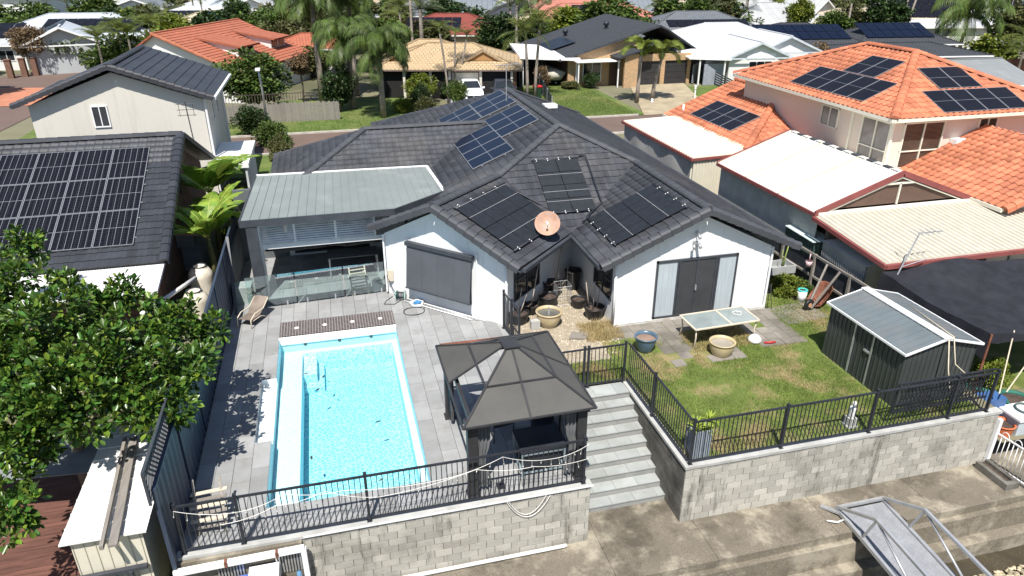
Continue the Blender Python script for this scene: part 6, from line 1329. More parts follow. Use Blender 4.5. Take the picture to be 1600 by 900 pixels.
# ---------------------------------------------------------------- banana plants
m_ban = M('banana_leaf', (.2,.31,.045), .45, var=.3, scale=2.5, hue=.02, piece=.15, trans=.35); m_banrib = M('banana_rib', (.36,.42,.1), .5); m_banst = M('banana_stem', (.2,.19,.08), .7, var=.3, scale=5)
def banana(label, x, y, z, h, seed, nl=9, Ls=1.7, aim=None):
    r_ = random.Random(seed); t = thing('banana_plant', label, 'plant', (x,y,z)); b = MB(); b.path([(0,0,0),(.05,0,h*.5),(0,.03,h)], .1, 9, [.13,.11,.07]); part(t, 'stem', b, m_banst, True, world=False)
    for k_ in range(nl):
        a = k_*2.4+r_.uniform(-.4,.4); el = r_.uniform(.55,1.5); L_ = Ls*r_.uniform(.7,1.1); pts = []; e2 = el; p = Vector((0,0,h)); n = 13
        for i in range(n): pts.append(p.copy()); p += Vector((math.cos(a)*math.cos(e2), math.sin(a)*math.cos(e2), math.sin(e2)))*(L_/n); e2 -= r_.uniform(.07,.17)*(1.15 if i > 4 else .35)
        m = MB(); rb = MB(); rb.path(pts, .014, 5, [.024*(1-i/n)+.005 for i in range(n)]); side = Vector((-math.sin(a), math.cos(a), 0)); gap = 0
        for sg in (-1,1):
            for i in range(2, n-1):
                w0 = .3*L_/1.7*math.sin(math.pi*min(1,(i-1)/(n-2))**.8)+.04; w1 = .3*L_/1.7*math.sin(math.pi*min(1,i/(n-2))**.8)+.02
                tear = r_.uniform(0,.04) if r_.random() < .55 else 0; dz = -r_.uniform(.02,.12)*(w0+w1); sh_ = (pts[i+1]-pts[i])*.5
                m.poly([pts[i], pts[i]+side*sg*w0+sh_+Vector((0,0,dz)), pts[i+1]+side*sg*w1+sh_*(1-tear*8)+Vector((0,0,dz)), pts[i+1]] if sg > 0 else [pts[i+1], pts[i+1]+side*sg*w1+sh_*(1-tear*8)+Vector((0,0,dz)), pts[i]+side*sg*w0+sh_+Vector((0,0,dz)), pts[i]])
        lf_ = part(t, 'leaf', m, m_ban, world=False); part(lf_, 'midrib', rb, m_banrib, True, world=False)
banana('tall banana plant between the brick house and the patio roof', -5.0, 30.0, 0, 2.3, 3, 14, 3.0); banana('young banana plant between the tall and the low one', -4.75, 28.4, 0, 1.6, 5, 9, 2.0); banana('lower banana plant in front of the taller one by the fence', -4.8, 26.6, 0, 1.6, 8, 13, 2.3)
# ---------------------------------------------------------------- crown library for trees and shrubs
def crown_mesh(name, seed, nclump=26, per=70, leaf=.13, flat=1.0, lo=.45, aspect=.55):
    rs = np.random.RandomState(seed); C = []; D = []
    for k in range(nclump):
        d = rs.normal(size=3); d /= np.linalg.norm(d); d[2] = d[2]*.9+.1; c = d*rs.uniform(.35,.8); r = rs.uniform(.2,.36); P, dd = shell(per, c, r, rs, lo); C.append(P); D.append(dd+rs.normal(size=(per,3))*.5+d*.3)
    C = np.concatenate(C); C[:,2] *= flat; D = np.concatenate(D); n = len(C); L = leaf*rs.uniform(.7,1.3,n); V, F = leaves(C, D, L, L*aspect, rs); return np_mesh(name, V, F)
greens = {'mid': M('mid_green_leaf', (.075,.12,.022), .55, var=.3, scale=.9, piece=.5, hue=.02, trans=.25), 'dark': M('dark_green_leaf', (.032,.062,.014), .5, var=.3, scale=.9, piece=.5, hue=.02, trans=.2),
          'lime': M('lime_green_leaf', (.16,.2,.025), .55, var=.3, scale=1.2, piece=.45, hue=.03, trans=.3), 'olive': M('olive_leaf', (.1,.105,.035), .6, var=.3, scale=.8, piece=.5, hue=.02, trans=.2), 'brown': M('brown_leaf', (.19,.13,.07), .7, var=.3, scale=1, piece=.4, trans=.2)}
CR = {}
def crown(kind, v, fine=False):
    key = (kind, v, fine)
    if key not in CR: CR[key] = crown_mesh('crown', 20+v*7+(100 if fine else 0), 60 if fine else 42, 120 if fine else 105, .1 if fine else .145); CR[key].materials.append(greens[kind])
    return CR[key]
def tree(label, x, y, h, rx, rz=None, kind='mid', v=0, trunk=.12, group=None, name='tree', fine=False, cat='tree', z=0):
    t = thing(name, label, cat, (x,y,z), 0, group); rz = rz or rx*.85; c = put('crown', crown(kind, v, fine), greens[kind], t); c.location = (0,0,h-rz); c.scale = (rx,rx*.95,rz); c.rotation_euler = (0,0,(x*7+y*3) % 6.28)
    if h-rz > .3 or True:
        b = MB(); hh = max(.3, h-rz); b.path([(0,0,0),(.04,.02,hh*.5),(0,0,hh)], trunk, 7, [trunk,trunk*.8,trunk*.6]); part(t, 'trunk', b, m_bark, True, world=False)
        if rx > 1.2:
            for k_ in range(4): a = k_*1.6+x; b = MB(); b.path([(0,0,hh*.8),(rx*.35*math.cos(a),rx*.35*math.sin(a),hh+rz*.2),(rx*.6*math.cos(a),rx*.6*math.sin(a),hh+rz*.45)], .05, 5, [trunk*.5,trunk*.35,trunk*.15]); part(t, 'branch', b, m_bark, True, world=False)
    return t
# ---------------------------------------------------------------- palms
def frond_mesh(L, arch, droop, nl, ll, hang, seed, w=.03, vee=.5):
    r_ = random.Random(seed); m = MB(); n = nl; e_ = arch; p = Vector((0,0,0)); pts = []
    for i in range(n+1): pts.append(p.copy()); p += Vector((math.cos(e_),0,math.sin(e_)))*(L/n); e_ -= droop/n*(.5+i/n)
    m.path([pts[0],pts[n//3],pts[2*n//3],pts[n]], .03, 4, [.04,.028,.016,.005])
    for i in range(2, n+1):
        s_ = i/n; l = ll*(.45+1.1*math.sin(math.pi*min(1,.15+s_*.8)))*.75*r_.uniform(.85,1.1); tg = (pts[min(i+1,n)]-pts[i-1]).normalized()
        for sg in (-1,1):
            d = (Vector((0,sg,0))*(1-vee*.3)+tg*.55+Vector((0,0,vee*.4-hang*.4))).normalized(); q = pts[i]; mid = q+d*l*.5; end = mid+(d+Vector((0,0,-hang*1.4))).normalized()*l*.5; ww = tg*w
            m.add([q-ww*.6, q+ww*.6, mid+ww, mid-ww, end], [(0,1,2,3),(3,2,4)])
    return m.mesh('frond')
PF = {'feather': [frond_mesh(2.3,.9,1.5,16,.75,.25,k,.035) for k in range(3)]+[frond_mesh(2.3,.2,1.2,16,.75,.45,k+3,.035) for k in range(2)],
      'cocos': [frond_mesh(4.3,1.1,2.9,28,1.2,1.4,k,.06,.1) for k in range(3)]+[frond_mesh(4.0,.5,2.2,28,1.35,1.7,k+3,.06,.05) for k in range(2)]+[frond_mesh(3.6,-.3,1.3,26,1.3,1.5,k+6,.06,.05) for k in range(2)],
      'foxtail': [frond_mesh(1.9,.9,1.9,22,.55,.15,k,.05,1.0) for k in range(3)]+[frond_mesh(1.9,.3,1.5,22,.55,.2,k+3,.05,1.0) for k in range(2)],
      'date': [frond_mesh(3.2,.9,1.0,22,.6,.1,k,.03,.8) for k in range(3)]+[frond_mesh(3.2,.2,.9,22,.6,.1,k+3,.03,.8) for k in range(2)]}
PM = {'feather': M('palm_leaf', (.12,.15,.03), .5, var=.3, scale=1, piece=.4, hue=.02, trans=.25), 'cocos': M('cocos_palm_leaf', (.075,.115,.024), .5, var=.3, scale=.8, piece=.45, hue=.015, trans=.25),
      'foxtail': M('foxtail_palm_leaf', (.15,.19,.03), .5, var=.25, scale=1, piece=.35, hue=.02, trans=.3), 'date': M('date_palm_leaf', (.14,.165,.085), .55, var=.25, piece=.35, trans=.2)}
m_ptrunk = M('palm_trunk', (.27,.23,.19), .9, var=.2, scale=3, bump=.3, bscale=10)
def palm(label, x, y, h, kind='feather', n=14, s=1., lean=(0,0), r=.12, shaft=True, group=None, seed=None):
    r_ = random.Random(seed or int(x*13+y*7)); t = thing('palm_tree', label, 'palm', (x,y,0), 0, group); top = Vector((lean[0],lean[1],h)); b = MB()
    b.path([(0,0,0),(lean[0]*.15,lean[1]*.15,h*.33),(lean[0]*.5,lean[1]*.5,h*.66),top], r, 8, [r*1.25,r,r*.9,r*.75]); part(t, 'trunk', b, m_ptrunk, True, world=False)
    if shaft: b = MB(); b.path([top-Vector((0,0,.1)),top+Vector((0,0,.5*s))], r, 8, [r*.95,r*.5]); part(t, 'crownshaft', b, M('crownshaft_green', (.2,.26,.08), .5), True, world=False)
    for k_ in range(n):
        me = PF[kind][k_ % len(PF[kind])]
        o = put('frond', me, PM[kind], t); o.matrix_basis = Matrix.Translation(top+Vector((0,0,.35*s if shaft else 0))) @ Matrix.Rotation(k_*2.4+r_.uniform(-.3,.3),4,'Z') @ Matrix.Rotation(r_.uniform(-.25,.25),4,'Y') @ Matrix.Scale(s*r_.uniform(.85,1.1),4)
    return t
palm('tall drooping cocos palm nearest the street lawn', 4.0, 54.1, 5.4, 'cocos', 42, .82, r=.2, shaft=False); palm('drooping cocos palm behind the street one, in front of the tan house', 2.0, 58.2, 5.7, 'cocos', 42, .85, r=.2, shaft=False)
palm('tallest cocos palm with its crown above the frame edge', -.3, 61.5, 8.4, 'cocos', 30, .95, r=.24, shaft=False); palm('cocos palm in the upper crown cluster, second from the tan roof', 2.6, 64, 8.2, 'cocos', 26, .95, r=.2, shaft=False)
palm('thin bent palm nearest the street in the tan house garden', 9.6, 58.1, 5.6, 'feather', 9, .62, (-.5,.1), .09); palm('thin bent palm between two others at the tan house', 10.6, 60.6, 5.0, 'feather', 9, .6, (.15,0), .09); palm('thin palm closest to the white car', 11.0, 60.8, 4.8, 'feather', 9, .6, (.75,0), .09)
palm('feathery twin palm left trunk beside the red-lidded bin', 16.2, 57.9, 5.0, 'feather', 14, 1.05, (-.2,0), .13); palm('feathery twin palm right trunk beside the red-lidded bin', 16.9, 58.1, 5.7, 'feather', 13, 1.0, (.4,.2), .13)
palm('foxtail palm left of the pair on the brick house lawn', 24.77, 55.1, 3.8, 'foxtail', 13, 1.08, (.1,0), .16); palm('foxtail palm right of the pair on the brick house lawn', 26.2, 55.3, 3.5, 'foxtail', 13, 1.05, (.6,0), .16)
palm('grey-green date palm behind the tan house', 11.1, 84, 5.5, 'date', 22, 1.0, (0,0), .25, False); palm('very tall thin palm trunk behind the tan house', 8.6, 72, 9.5, 'feather', 10, 1.0, (0,0), .13)
palm('big silver-leaved palm behind the charcoal roofs', 70.5, 96, 5.5, 'date', 24, 1.7, (0,0), .3, False); palm('tall palm above the salmon roof horizon', 80, 150, 6, 'date', 20, 1.7, (0,0), .3, False)
palm('large lush palm by the white wall at upper right', 69.5, 68.5, 5.5, 'cocos', 24, 1.25, (0,0), .2, False); palm('small feathery palm at the right frame edge', 66, 57.5, 2.6, 'feather', 13, 1.0, (0,0), .12); palm('second small palm near the right frame edge', 69.5, 61, 3.2, 'feather', 13, 1.0, (0,0), .12)
palm('tall thin left trunk before the cream solar roof', 70.5, 79.5, 8.0, 'feather', 10, 1.0, (.8,0), .13); palm('tall thin right trunk before the cream solar roof', 71.5, 79.5, 7.6, 'feather', 10, 1.0, (1.0,0), .13)
for k_, (x, y, h) in enumerate(((-20.6,79,3.4),(-19.4,82,4.0),(-18.2,80.5,3.6),(-17,85,4.2))): palm(('leftmost','second','third','rightmost')[k_]+' of the four small palms behind the black sheet roof', x, y, h, 'feather', 13, 1.0, group='palms behind the beige house')
for k_, (x, y, h) in enumerate(((47,100,4),(48.6,101,4.6))): palm(('left','right')[k_]+' palm of the pair before the blue-grey far roof', x, y, h, 'feather', 12, .9, group='palms by the far canal')
palm('palm with dark crown behind the white carport', 20.8, 79, 6.2, 'feather', 13, 1.1, (0,0), .14); palm('palm standing over the salmon house left end', 31, 106, 4.5, 'cocos', 16, 1.1, (0,0), .2, False)
# ---------------------------------------------------------------- street trees and shrubs
tree('leafy round tree over the paling fence at the street', -5.2, 58.3, 4.7, 3.1, 2.1, 'mid', 0, .16, fine=True); tree('pale flowering bush top beside the round street tree', -1.8, 61.5, 3.9, 1.0, .9, 'brown', 1, .1); tree('dark dense tree beside the cocos palms', 1.0, 57.3, 3.6, 1.3, 1.7, 'dark', 1, .12)
tree('small round clipped tree on the street lawn by the palms', 7.0, 55.6, 2.1, .8, .85, 'dark', 2, .07, fine=True); tree('round clipped tree on the lawn beside the white car', 9.8, 55.5, 2.35, 1.0, 1.0, 'mid', 1, .08, fine=True)
tree('yellow-green shrub in the round garden bed', 5.7, 55.6, 1.25, .9, .7, 'lime', 0, .05, fine=True, name='shrub', cat='shrub'); tree('bigger olive shrub in the round garden bed', 7.2, 54.9, 1.35, 1.2, .75, 'olive', 1, .05, fine=True, name='shrub', cat='shrub')
tree('lime cycad-like bush at the tan house porch', 7.6, 59.3, 2.4, 1.6, 1.2, 'lime', 1, .1, fine=True, name='shrub', cat='shrub'); tree('dark green bush at the tan house porch post', 9.9, 60.4, 1.6, .7, .8, 'dark', 0, .06, name='shrub', cat='shrub')
tree('dense round dark green tree behind the tan house', 20.0, 83, 5.0, 3.6, 2.6, 'dark', 2, .2, fine=True); tree('second dense dark tree touching the white carport roof', 23.4, 82, 4.6, 2.2, 2.2, 'dark', 0, .2)
tree('yellow flowering hedge bush before the salmon house', 28.0, 92, 3.2, 2.2, 1.6, 'lime', 2, .1); tree('lime hedge bush in the middle before the salmon house', 31.5, 91, 3.1, 2.6, 1.5, 'lime', 0, .1); tree('reddish brown bush before the salmon house', 36, 90, 3.5, 2.4, 1.8, 'brown', 2, .1); tree('green bush at the right end before the salmon house', 39.3, 89, 3.0, 2.2, 1.5, 'mid', 2, .1)
tree('clipped green hedge block at the brick house porch', 23.4, 62.3, 1.5, .85, .75, 'dark', 1, .05, fine=True, name='shrub', cat='shrub'); tree('low grey-green groundcover bush by the brick house', 21.6, 62.6, .7, 1.1, .4, 'olive', 2, .04, fine=True, name='shrub', cat='shrub'); tree('red-leaved bush beside the white carport', 19.0, 63.2, 1.9, .9, .9, 'brown', 0, .06, name='shrub', cat='shrub')
tree('leafy bush at the white house right corner', 43.6, 60.3, 2.0, 1.5, 1.0, 'lime', 1, .06, fine=True, name='shrub', cat='shrub'); tree('low hedge under the white house window', 40.6, 59.9, 1.0, .9, .5, 'mid', 0, .05, fine=True, name='shrub', cat='shrub'); tree('brownish tree between white house and charcoal roof', 47.5, 63.5, 3.2, 1.2, 1.3, 'brown', 1, .1)
tree('green yellow tree clump behind the white roof ridge', 44.5, 71, 3.6, 2.0, 1.3, 'olive', 1, .1); tree('banana-like bright tree behind the orange roof', 48.5, 57, 3.2, 1.7, 1.4, 'lime', 2, .1); tree('rounded bush top behind the orange ridge', 41.5, 46, 3.6, 1.2, .8, 'olive', 0, .08); tree('rounded green bush right behind the orange roof hip', 46.5, 47, 3.4, 1.7, .9, 'olive', 2, .1)
tree('large dark tree at the right frame edge top', 75, 66, 7.0, 4.0, 3.2, 'olive', 0, .25, fine=True); tree('green bush row by the white wall at upper right', 68, 63, 3.4, 2.6, 1.6, 'lime', 1, .1); tree('dark bush at the lower right of the palms', 61.5, 50.5, 2.6, 2.0, 1.2, 'dark', 1, .1)
tree('dark open tree in front of the cream solar roof', 65, 76, 6.6, 3.0, 2.6, 'dark', 2, .2); tree('dark green tree above the light grey roof', 63, 90, 4.6, 2.8, 2.2, 'dark', 0, .2); tree('bushy green tree before the tan far roof', 55, 91, 4.2, 3.0, 1.9, 'mid', 1, .2)
tree('dense green shrub by the porch of the beige house', -3.6, 47.4, 1.9, 1.3, 1.1, 'mid', 2, .08, fine=True, name='shrub', cat='shrub', z=-.4); tree('darker shrub against the paling fence', -5.0, 50.8, 1.9, 1.4, 1.1, 'dark', 2, .08, fine=True, name='shrub', cat='shrub'); tree('flowering shrub hanging over the street near the patio', -3.0, 43.4, 1.6, .8, 1.0, 'olive', 0, .05, fine=True, name='shrub', cat='shrub')
tree('yellow-green shrubs behind the banana plants', -4.2, 32.5, 1.9, .9, 1.0, 'lime', 2, .05, fine=True, name='shrub', cat='shrub'); tree('leafy vine mass below the banana plants', -4.3, 28.8, 1.5, .5, .9, 'lime', 0, .04, fine=True, name='shrub', cat='shrub')
tree('weedy green bush behind the white gable by the trough', 15.4, 20.0, .75, .7, .5, 'lime', 1, .03, fine=True, name='shrub', cat='shrub'); tree('dark weeds near the blue toy by the boundary', 15.9, 19.9, .6, .5, .4, 'mid', 1, .03, fine=True, name='shrub', cat='shrub'); tree('bright vine growing on the canopy ropes', 18.3, 13.9, .9, .55, .7, 'lime', 2, .03, fine=True, name='shrub', cat='shrub', z=-.5)
tree('big brown-green tree by the left gateway', -28.0, 84.2, 4.6, 2.2, 1.8, 'brown', 2, .2, fine=True); tree('green tree right of the left gateway', -25.6, 85.5, 4.0, 2.4, 1.6, 'mid', 1, .15, fine=True); tree('low green tree at the left frame edge', -33.5, 84.5, 3.0, 2.2, 1.3, 'mid', 2, .15, fine=True)
tree('dark tree on the left behind the grey panel roof', -36, 112, 5.2, 3.6, 2.4, 'dark', 1, .25); tree('rounded green tree behind the pale blue roof', -29.5, 118, 5.6, 4.6, 2.6, 'mid', 0, .25); tree('bright hedge tree left of the dormer house', -20.5, 104, 5.0, 5.2, 2.3, 'lime', 1, .25); tree('dark green tree over the dormer house ridge', -4.6, 92, 5.4, 4.0, 2.4, 'mid', 2, .25, fine=True); tree('olive tree between dormer house and cocos palms', .2, 84, 5.4, 4.2, 2.6, 'olive', 1, .25, fine=True); tree('lower shrubs behind the dormer house', -1.0, 75, 3.0, 2.4, 1.5, 'olive', 2, .12)
r_ = random.Random(4); far = []
for k_ in range(190):
    y = r_.uniform(88,215) if k_ < 150 else r_.uniform(70,100); x = r_.uniform(-.42,.9)*y
    if (x > 54 and y > 138 and x < y*.86) or (-14 < x < 3 and y < 80) or (3 < x < 50 and y < 82) or (x > 50 and y < 76): continue
    far.append((x, y, r_.uniform(3.4,6.2), ('mid','dark','olive','lime','mid','olive')[k_ % 6], k_ % 3, r_.uniform(1.8,4.2), r_.random() < .22))
for k_, (x, y) in enumerate(((-8,88),(-1.5,90),(3,93),(6,77),(8.5,81),(5,101),(-25,103),(-33,101),(-40,108),(-15,110),(17,104),(33,84),(57,74.5),(63,80),(-46,112),(-21,98),(10,104),(52,92),(-12,92),(2.5,70))): far.append((x, y, 5.0+k_ % 3*.6, ('mid','olive','dark','mid')[k_ % 4], k_ % 3, 2.6+k_ % 4*.5, k_ % 5 == 4))
far.sort(); cnt = {}
nth = lambda q: '%d%s' % (q, 'th' if 10 < q % 100 < 14 else {1:'st',2:'nd',3:'rd'}.get(q % 10, 'th'))
for x, y, h, kd, v_, rr, ispalm in far:
    nm_ = 'palm' if ispalm else {'mid':'mid green','dark':'dark green','olive':'olive','lime':'light green'}[kd]; cnt[nm_] = cnt.get(nm_, 0)+1
    if ispalm: palm('small background palm among the far roofs, %s such palm from the left' % nth(cnt[nm_]), x, y, h, 'feather' if v_ else 'date', 13, 1.1, (0,0), .14, group='background palms')
    else: tree('%s background tree among the far roofs, %s such tree from the left' % (nm_, nth(cnt[nm_])), x, y, h, rr, r_.uniform(1.7,2.8), kd, v_, .2, 'background %s trees' % nm_)
blades('verge_grass', 26000, (-14,23), (50.4,57), lambda x, y: not (9.8 < x < 14.8), .04, .13, M('verge_blade', (.12,.19,.035), .8, piece=.4, trans=.3), .02)
blades('verge_grass', 22000, (14.8,23), (50.4,63.8), lambda x, y: True, .04, .12, M('verge_blade2', (.15,.19,.045), .8, piece=.4, trans=.3), .02)
# ================================================================ houses across the street and beyond
def tuv(name, col, w=.33, h=.36, dark=.4, mo=.05): return grid_mat(name, col, tuple(c*dark for c in col), w, h, mo, .75, .5 if w < .6 else 0, True, .6, .12, .3, .3, .18)  # dark lines paint the shadow and gap at each tile course
RM = {'tan': tuv('tan_roof_tile', (.5,.37,.22)), 'red': tuv('red_roof_tile', (.26,.065,.05), .5), 'salmon': tuv('salmon_roof_tile', (.5,.2,.15)), 'grey': tuv('grey_blue_roof', (.2,.225,.25), .8), 'slate': tuv('slate_roof', (.15,.165,.18)), 'char': tuv('charcoal_far_roof', (.055,.06,.068)),
      'white': tuv('white_roof_tile', (.66,.67,.69), .4, .4, .7), 'pale': tuv('pale_blue_roof', (.46,.5,.54), .8, 20, .85), 'light': tuv('light_grey_roof', (.42,.43,.43), .8, 20, .85), 'orange': tuv('terracotta_roof', (.43,.14,.08), .33, .36), 'cream': tuv('cream_roof', (.6,.52,.38)), 'metal': tuv('grey_metal_roof', (.24,.255,.26), .25, 20, .75)}
WM = {'white': M('far_white_wall', (.7,.7,.68), .85, var=.04, scale=.4), 'cream': M('far_cream_wall', (.6,.5,.36), .85, var=.05, scale=.4), 'grey': M('far_grey_wall', (.42,.44,.45), .85, var=.05, scale=.4), 'brick': M('far_brown_brick', (.2,.11,.075), .9, var=.2, scale=4, fine=.25, bscale=8), 'tanb': grid_mat('tan_brick', (.5,.34,.17), (.46,.38,.27), .24, .086, .01, .9, .5, True, .2, .35, second=(.4,.22,.1))}
def lwin(par, side, s_, z, w, h, hw, hd, n=2, fm=None, gm=None):
    """window on a wall of a house in the house's own frame: side f/b/l/r, s_ = position along the wall"""
    fm = fm or m_whitep; gm = gm or m_glassd; m = Matrix.Identity(4)
    if side == 'f': m = Matrix.Translation((s_,-hd,z))
    if side == 'l': m = Matrix.Translation((-hw,s_,z)) @ Matrix.Rotation(R(-90),4,'Z')
    if side == 'r': m = Matrix.Translation((hw,s_,z)) @ Matrix.Rotation(R(90),4,'Z')
    b = MB(); f = .07
    for a in ((-w/2,0,w/2,f),(-w/2,h-f,w/2,h),(-w/2,f,-w/2+f,h-f),(w/2-f,f,w/2,h-f)): b.box(a[0],-.05,a[1],a[2],.02,a[3])
    for k in range(1,n): x = -w/2+w*k/n; b.box(x-.03,-.045,f,x+.03,.02,h-f)
    o = put('window', b.mesh('window'), fm, par, m); b = MB(); b.box(-w/2+f*.7,-.02,f*.7,w/2-f*.7,.01,h-f*.7); put('pane', b.mesh('pane'), gm, o); return o
def roof_part(par, pts, mat, name='roof_slope'):
    P = [Vector(p) for p in pts]; n = (P[1]-P[0]).cross(P[2]-P[0]).normalized()
    if n.z < 0: P = P[::-1]; n = -n
    u = Vector((0,0,1)).cross(n)
    u = u.normalized() if u.length > 1e-4 else Vector((1,0,0)); v = n.cross(u); b = MB(); b.extr(P, -n*.12); b.poly([p+n*.012 for p in P], [(p.dot(u), p.dot(v)) for p in P]); return part(par, name, b, mat, world=False)
def far_house(label, x, y, rz, w, d, roof, wall='white', h=2.5, pitch=.4, kind='hip', ov=.5, front=True, wins=3, arr=None, group=None, trim=None, name='house', door=True, ridge_m=None):
    """x, y = middle of the front eave; rz = turn; w along the front, d deep"""
    rz = R(rz); cx, cy = x-math.sin(rz)*d/2, y+math.cos(rz)*d/2; t = thing(name, label, 'house', (cx,cy,0), rz, group); hw, hd = w/2-ov, d/2-ov; rm, wm_ = RM[roof], WM[wall]; trim = trim or m_whitep; W2, D2 = w/2, d/2
    if kind == 'hip':
        q = min(W2, D2); zr = h+pitch*q
        if w >= d: a, c = Vector((-(W2-q),0,zr)), Vector((W2-q,0,zr))
        else: a, c = Vector((0,-(D2-q),zr)), Vector((0,D2-q,zr))
        A, B, C, D = Vector((-W2,-D2,h)), Vector((W2,-D2,h)), Vector((W2,D2,h)), Vector((-W2,D2,h))
        if w >= d: fs = [[A,B,c,a],[C,D,a,c],[B,C,c],[D,A,a]]; hp = [(A,a),(D,a),(B,c),(C,c)]
        else: fs = [[A,B,a],[C,D,c],[B,C,c,a],[D,A,a,c]]; hp = [(A,a),(B,a),(C,c),(D,c)]
        for f in fs: roof_part(t, f, rm)
        b = MB(); [b.bar(p+up*.03, q_+up*.03, .2, .08) for p, q_ in hp]; (a-c).length > .1 and b.bar(a+up*.03, c+up*.03, .2, .08); part(t, 'ridge', b, ridge_m or rm, world=False)
        b = MB(); b.box(-hw,-hd,-.1,hw,hd,h); part(t, 'wall', b, wm_, world=False)
    else:       # gable, ridge runs front to back ('gy') or along the front ('gx')
        if kind == 'gy':
            zr = h+pitch*W2; a, c = Vector((0,-D2,zr)), Vector((0,D2,zr)); fs = [[(-W2,-D2,h),a,c,(-W2,D2,h)],[(W2,-D2,h),a,c,(W2,D2,h)]]; wl = [(-hw,-hd,-.1),(hw,-hd,-.1),(hw,-hd,h+pitch*ov-.05),(0,-hd,zr-.12),(-hw,-hd,h+pitch*ov-.05)]; ex = (0,2*hd,0)
        else:
            zr = h+pitch*D2; a, c = Vector((-W2,0,zr)), Vector((W2,0,zr)); fs = [[(-W2,-D2,h),(W2,-D2,h),c,a],[(-W2,D2,h),(W2,D2,h),c,a]]; wl = [(-hw,-hd,-.1),(-hw,hd,-.1),(-hw,hd,h+pitch*ov-.05),(-hw,0,zr-.12),(-hw,-hd,h+pitch*ov-.05)]; ex = (2*hw,0,0)
        for f in fs: roof_part(t, f, rm)
        b = MB(); b.bar(a+up*.03, c+up*.03, .22, .08); part(t, 'ridge', b, ridge_m or rm, world=False); b = MB(); b.extr(wl, ex); part(t, 'wall', b, wm_, world=False)
        b = MB()
        for f in fs:
            e0, e1 = (Vector(f[0]), Vector(f[1])) if kind == 'gy' else (Vector(f[0]), Vector(f[3])); b.bar(e0-up*.06, e1-up*.06, .06, .18)
        part(t, 'barge_board', b, trim, world=False)
    b = MB()
    for s_ in (-1,1): b.bar((-W2,s_*D2,h-.06),(W2,s_*D2,h-.06),.1,.12)
    if kind == 'hip':
        for s_ in (-1,1): b.bar((s_*W2,-D2,h-.06),(s_*W2,D2,h-.06),.1,.12)
    part(t, 'gutter', b, trim, world=False)
    for k in range(wins):
        s_ = -hw+2*hw*(k+.5)/wins; lwin(t, 'f', s_, .9, min(1.6, 2*hw/wins*.6), 1.1, hw, hd)
    if wins: lwin(t, 'l', 0, .9, 1.4, 1.1, hw, hd); lwin(t, 'r', 0, .9, 1.4, 1.1, hw, hd)
    if arr:      # panels on the front or side slopes
        for side, u0, v0, nc, nr in arr:
            n_ = math.atan(pitch); b = MB(); pw, ph = 1.05, 1.7; cs_, sn = math.cos(n_), math.sin(n_)
            q = thing('solar_array', 'solar panels on the '+label.replace('house with ','').replace('house','roof'), 'solar panels', (0,0,0)) if False else None
            p = MB(); p.box(.01,.01,-.03,pw-.01,ph-.01,0); 
            me = p.mesh('solar_panel'); me.materials.append(m_cell if (nc+nr) % 2 else m_cellk); rot = Matrix.Identity(4)
            base = Matrix.Translation((u0,-D2+v0*cs_,h+v0*sn+.14)) @ Matrix.Rotation(n_,4,'X')
            if side == 'l': base = Matrix.Rotation(R(-90),4,'Z') @ Matrix.Translation((u0,-W2+v0*cs_,h+v0*sn+.14)) @ Matrix.Rotation(n_,4,'X')
            if side == 'r': base = Matrix.Rotation(R(90),4,'Z') @ Matrix.Translation((u0,-W2+v0*cs_,h+v0*sn+.14)) @ Matrix.Rotation(n_,4,'X')
            ar = thing('solar_array', 'solar panels on the roof of the '+label.split(' house')[0]+' house', 'solar panels', (cx,cy,0), rz) if side != 'x' else t
            if len([1 for a_ in arr]) > 1: ar['label'] = ('left' if side == 'l' else 'right' if side == 'r' else 'front')+' solar panels on the roof of the '+label.split(' house')[0]+' house'
            for i in range(nc):
                for j in range(nr): put('solar_panel', me, None, ar, base @ Matrix.Translation((i*(pw+.04), j*(ph+.04), 0)))
    return t
# --- tan tiled house with white car
H = far_house('cream-tan tiled house behind the white car', 9.9, 60.35, -14.4, 12.6, 8.6, 'tan', 'brick', 2.4, .38, wins=0, trim=M('brown_gutter', (.2,.15,.12), .6))
for x, w in ((-4.2,2.0),(3.0,3.0)):
    yb = -4.3+1.6*.93; zb = 2.4+.38*1.5; b = MB(); b.extr([(x-w/2,-3.0,zb-.02),(x+w/2,-3.0,zb-.02),(x,-3.0,zb+w*.26)], (0,1.2,0)); gbl = part(H, 'gablet', b, M('tan_gablet', (.36,.2,.08), .8), world=False)
    for s_ in (-1,1): roof_part(gbl, [(x+s_*(w/2+.2),-3.15,zb-.1),(x,-3.15,zb+w*.26+.06),(x,-1.0,zb+w*.26+.06),(x+s_*(w/2+.2),-2.4,zb-.1)], RM['tan'])
b = MB(); b.box(-5.7,-3.9,-.05,-5.5,-3.7,2.3); 
for x in (-5.6,-3.6,-1.4,.2,2.8,5.4): b = MB(); b.cbox(x,-3.95,0,.2,.2,2.3); part(H, 'column', b, M('cream_column', (.62,.58,.5), .7), world=False)
b = MB(); b.box(.4,-3.86,0,2.6,-3.8,2.1); part(H, 'garage_door', b, M('cream_garage_door', (.55,.52,.44), .6), world=False); b = MB(); b.box(2.95,-3.85,0,5.3,-3.79,2.25); part(H, 'carport_shade_sheet', b, M('painted_opening_shade', (.015,.014,.014), .9), world=False); b = MB(); b.box(-5.4,-3.85,0,.1,-3.79,2.2); part(H, 'porch_shade_sheet', b, M('painted_opening_shade', (.015,.014,.014), .9), world=False)  # near-black sheets stand in for the shade inside carport and porch
far_house('rear wing of the tan tiled house', 9.0, 66.0, -14.4, 9, 7, 'tan', 'brick', 2.4, .42, wins=0)
